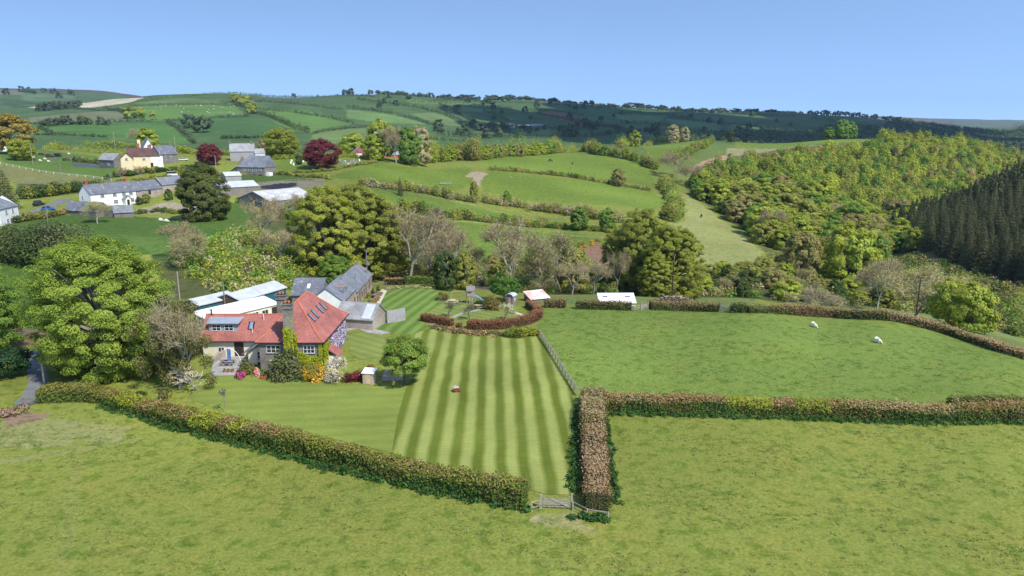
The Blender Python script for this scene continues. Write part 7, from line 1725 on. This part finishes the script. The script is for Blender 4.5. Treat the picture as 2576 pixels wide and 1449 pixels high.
# ------------------------------------------------------------------ the far hills: hedges, trees, clouds that shade them, hazy air
FD = ((.042,.066,.024),(.054,.074,.026),(.046,.058,.030)); FL = ((.075,.105,.028),(.09,.11,.03))
FARHEDGES = [
 ('above the straw coloured far field', [(30,272),(120,268),(200,275),(260,279)], FD, 5), ('below the pale green far left field', [(75,313),(180,313),(310,306),(390,306)], FD, 6),
 ('along the foot of the lit left field', [(85,340),(200,342),(270,346)], FD, 4), ('short dark one slanting across the lower left far field', [(98,320),(120,332),(135,340)], FD, 5),
 ('between the sheep flock field and the field above it', [(260,279),(345,267),(420,265),(500,264),(595,264)], FL, 7), ('stub curving above the twin trees of the far left field', [(262,273),(290,279),(314,288)], FD, 6),
 ('along the top of the lit hill above the flock', [(345,256),(420,246),(500,241),(640,238)], FL, 7), ('leafy one climbing right from the flock field corner', [(560,262),(600,250),(650,242)], FL, 6),
 ('under the sheep flock field', [(420,306),(500,300),(570,296),(630,293)], FD, 6), ('running down from the flock field towards the red tree', [(422,308),(445,322),(470,343),(490,362)], FD, 8),
 ('along the foot of the dark field left of the round tree', [(555,349),(600,348),(655,347)], FD, 5), ('tree lined one falling from the hilltop past the flock field', [(590,262),(625,276),(660,290),(700,305),(740,322),(780,334)], FL + FD, 10),
 ('right of the lit hill field falling towards the churchyard', [(655,277),(740,284),(820,296),(890,312)], FD, 7), ('across the pale field above the copper beech', [(790,336),(860,326),(930,318)], FD, 5),
 ('along the right skyline under the tree line', [(1090,254),(1200,255),(1300,260),(1480,270),(1600,276)], FD, 8), ('along the far right skyline under the tree line', [(1600,277),(1700,281),(1850,288),(2000,293)], FD, 9),
 ('along the dark skyline left of the tree clump', [(640,238),(740,239),(840,243),(950,246)], FD, 7), ('second line below the dark skyline', [(640,256),(720,260),(790,268),(860,276)], FD, 6),
 ('from the skyline clump down the dark hill', [(900,252),(980,262),(1060,274),(1110,288),(1160,305)], FD, 10), ('along the upper dark fields below the clump', [(1030,256),(1120,260),(1195,266),(1290,272)], FD, 6),
 ('wooded strip left of the white far farm', [(1215,280),(1250,292),(1280,306)], FD, 11), ('across the middle dark hill left', [(872,272),(930,278),(985,288),(1050,304),(1100,318)], FD, 9),
 ('down the middle of the dark hill', [(1105,264),(1150,284),(1190,308),(1220,326)], FD, 10), ('below the far farm', [(1225,318),(1300,322),(1385,324),(1450,330)], FD, 9),
 ('above the red soil field', [(1330,279),(1400,280),(1470,290)], FD, 7), ('below the red soil field', [(1350,286),(1420,300),(1470,312),(1530,320)], FD, 7),
 ('at the valley foot below the dark fields', [(1100,342),(1200,346),(1300,348),(1400,346),(1500,344),(1600,336)], FD, 13), ('round the dark field right of the red one', [(1545,287),(1610,284),(1690,290),(1740,300)], FD, 8),
 ('across the right dark hill', [(1560,310),(1650,313),(1720,326),(1790,338)], FD, 10), ('upper line on the right dark hill', [(1680,296),(1760,306),(1850,314),(1950,324)], FD, 8),
 ('lower line on the right dark hill', [(1850,334),(1930,336),(2000,342),(2100,344)], FD, 9), ('in the green valley above the crest hedge', [(1080,352),(1140,356),(1200,362)], FL, 8),
 ('wooded edge where the right hill meets the valley', [(2040,300),(2120,312),(2200,326),(2270,342)], FD, 14), ('crossing the hill right of the far farm', [(1440,302),(1500,312),(1560,324),(1600,336)], FD, 8)]
for lab, pts, cols, h in FARHEDGES:
    P = GP(pts); L = np.linalg.norm(np.diff(P, axis=0), axis=1).sum(); n = int(min(2600, max(500, L*2.6*(h/6))))
    hedgerow('far hedge ' + lab, P, 6, h*1.15, 1.05, int(n*1.6), cols, clump=6, name='hill_hedge')
ft = [both(*broadleaf(12, 6, .02, 14, 420, 1.15, FD, shell=.6, flat=.65, rc=.38, limbs=2, squash=1, skirt=.6, coh=.9, rnd=.5), 'far_tree') for _ in range(3)]
ftl = [both(*broadleaf(12, 6, .02, 14, 420, 1.1, YG + OL, shell=.6, flat=.65, rc=.38, limbs=2, squash=1, skirt=.6, coh=.9, rnd=.5), 'far_tree') for _ in range(2)]
def fartree(label, px, Y, h, group=None, light=False, wide=1.):
    p = GY(px, Y); me = (ftl if light else ft)[rng.integers(0, 2)]; k = h/12
    o = meshobj('hillside_tree', me, None, (p[0], p[1], p[2] - .5), rng.uniform(0, 6.28), (k*wide, k*wide, k)); return tag(o, label, 'tree', group)
for px, Y in zip(np.linspace(955, 1020, 15), [2380]*15): fartree('dark tree in the dense clump standing on the skyline', px + rng.normal()*2, Y + rng.normal()*15, rng.uniform(22, 28), 'skyline clump')
for px in (1030,1040,1048,1062,1070,1077,1085): fartree('dark tree in the loose skyline row right of the clump', px, 2390, rng.uniform(16, 22), 'loose skyline row')
for px in np.r_[np.linspace(1100,1190,18), np.linspace(1228,1290,14), np.linspace(1300,1490,34), np.linspace(1500,1780,40), np.linspace(1790,2010,26)]:
    fartree('dark tree in the long line of trees along the right skyline', px + rng.normal()*3, np.interp(px, [1100,1300,1600,2010], [2380,2440,2520,2600]) + rng.normal()*20, rng.uniform(9, 18), 'trees along the right skyline', wide=rng.uniform(1.2, 2.2))
for px in np.linspace(2020, 2290, 26): fartree('dark tree where the right skyline falls to the valley', px + rng.normal()*4, 2650 + rng.normal()*40, rng.uniform(13, 20), 'trees on the falling skyline')
for px, Y, h in ((868,2250,20),(882,2250,22),(740,2150,14),(1002,2200,16)): fartree('lone dark tree on the left part of the skyline', px, Y, h, 'lone skyline trees')
for lab, px, Y, h in (('left one of the twin trees in the far left fields',328,1300,24),('right one of the twin trees in the far left fields',355,1310,20),('small bush right of the twin far trees',385,1330,12),('dark tree standing by the slanting far hedge',512,1090,26),('pinkish grey tree above the dark one by the slanting far hedge',480,1150,22)):
    fartree(lab, px, Y, h, light='twin' in lab)
for k in range(16): fartree('dark tree in the scattered line under the pale far left field', rng.uniform(90, 300), rng.uniform(1170, 1195), rng.uniform(7, 16), 'trees under the pale far field')
for k in range(16): fartree('tree in the dark wood below the straw coloured field', rng.uniform(90, 205), rng.uniform(1760, 1830), rng.uniform(14, 22), 'wood below the straw field')
for k in range(12): fartree('dark tree on the farthest left hillside', rng.uniform(5, 190), rng.uniform(2700, 3150), rng.uniform(16, 26), 'trees on the farthest left hill')
for k in range(12): fartree('light green tree on the lane falling from the hilltop', *((lambda t: (np.interp(t, [0,1], [590,640]) + rng.normal()*6, np.interp(t, [0,1], [1750,1500])))(rng.random())), rng.uniform(14, 24), 'light green trees on the hilltop lane', True)
for k in range(70): fartree('dark tree scattered in the shaded valley foot of the far hill', rng.uniform(1080, 1950), rng.uniform(1330, 1620), rng.uniform(9, 20), 'trees of the shaded valley foot')
for k in range(60): fartree('dark tree dotted along the hedges of the shaded far hill', rng.uniform(880, 2000), rng.uniform(1700, 2350), rng.uniform(9, 17), 'trees dotted on the shaded far hill')
# wooded slopes of the far right valley
def farwood(label, area, n, cols, h=(9, 16), leaf=2.2, nl=26):
    P = GP(area) if not isinstance(area, np.ndarray) else area; x0, y0 = P.min(0); x1, y1 = P.max(0); out = MB(); k = 0
    while k < n:
        q = rng.uniform([x0, y0], [x1, y1], (n*2, 2)); q = q[inpoly(q[:, 0], q[:, 1], P)][:n - k]; k += max(1, len(q))
        if not len(q): continue
        hh = rng.uniform(*h, len(q)); z = T(q[:, 0], q[:, 1]); idx = np.repeat(np.arange(len(q)), nl); e = unit(len(idx)); e[:, 2] = np.abs(e[:, 2])
        C = np.c_[q, z][idx] + e*np.stack([hh*.5, hh*.5, hh], -1)[idx]*(.6 + .4*rng.random((len(idx), 1)))
        out.leaves(C, e + .5*unit(len(idx)) + [0, 0, .3], leaf, palette(len(q), cols, .2)[idx]*rng.uniform(.75, 1.25, (len(idx), 1)))
    o = out.obj('wood', LEAFFAR); o['kind'] = 'stuff'; o['label'] = label
def W(pts): return np.array([GY(*p)[:2] for p in pts])
farwood('dark woods on the far right valley slopes', W([(2150,1500),(2250,2700),(2500,2700),(2640,2600),(2640,1500),(2450,1300),(2300,1300)]), 2600, FD)
farwood('dark woods along the foot of the right far hill', W([(1700,1250),(1750,1500),(2000,1800),(2250,2200),(2260,1500),(2100,1150),(1900,1100)]), 1500, FD)
farwood('trees on the low ridge at the right edge far away', W([(2540,2400),(2700,2400),(2700,2600),(2560,2600)]), 160, FD, (20, 40))
# clouds overhead, out of the picture, whose shadows lie on the far hills
M_CLOUD = plain('cloud', (.9,.9,.92), 1, .02, .002)
def cloud(X, Y, rx, ry, h=1150, n=24):
    cx, cyy = X + h*math.sin(SUN_AZ)/math.tan(SUN_EL), Y + h*math.cos(SUN_AZ)/math.tan(SUN_EL); mb = MB()
    for k in range(n):
        a = rng.uniform(0, 6.283); r = rng.random()**.6; q = (1 - r*.6)
        mb.ell((rx*.86*r*math.cos(a), ry*.86*r*math.sin(a), 40*q), (rx*.24*q + 30, ry*.24*q + 30, 70 + 90*q), 14, 8, jit=.07)
    o = mb.obj('cloud', M_CLOUD, loc=(cx, cyy, h), smooth=True); o['kind'] = 'structure'; o['label'] = 'white cumulus cloud overhead shading the far hills'
cloud(330, 1850, 600, 700, n=20); cloud(1050, 2250, 640, 900, n=22); cloud(900, 1500, 420, 420, n=16)
# air
m, nt, N, L = nm('haze_air'); out = N.new('ShaderNodeOutputMaterial'); pv = N.new('ShaderNodeVolumePrincipled'); L.new(pv.outputs[0], out.inputs['Volume'])
pv.inputs['Color'].default_value = (.52, .72, 1, 1); pv.inputs['Density'].default_value = HAZE_D; pv.inputs['Anisotropy'].default_value = .2
hz = MB(); hz.box((0, 4200, 110), (26000, 9800, 460)); o = hz.obj('haze', m); o['kind'] = 'stuff'; o['label'] = 'thin blue summer haze over the far hills'
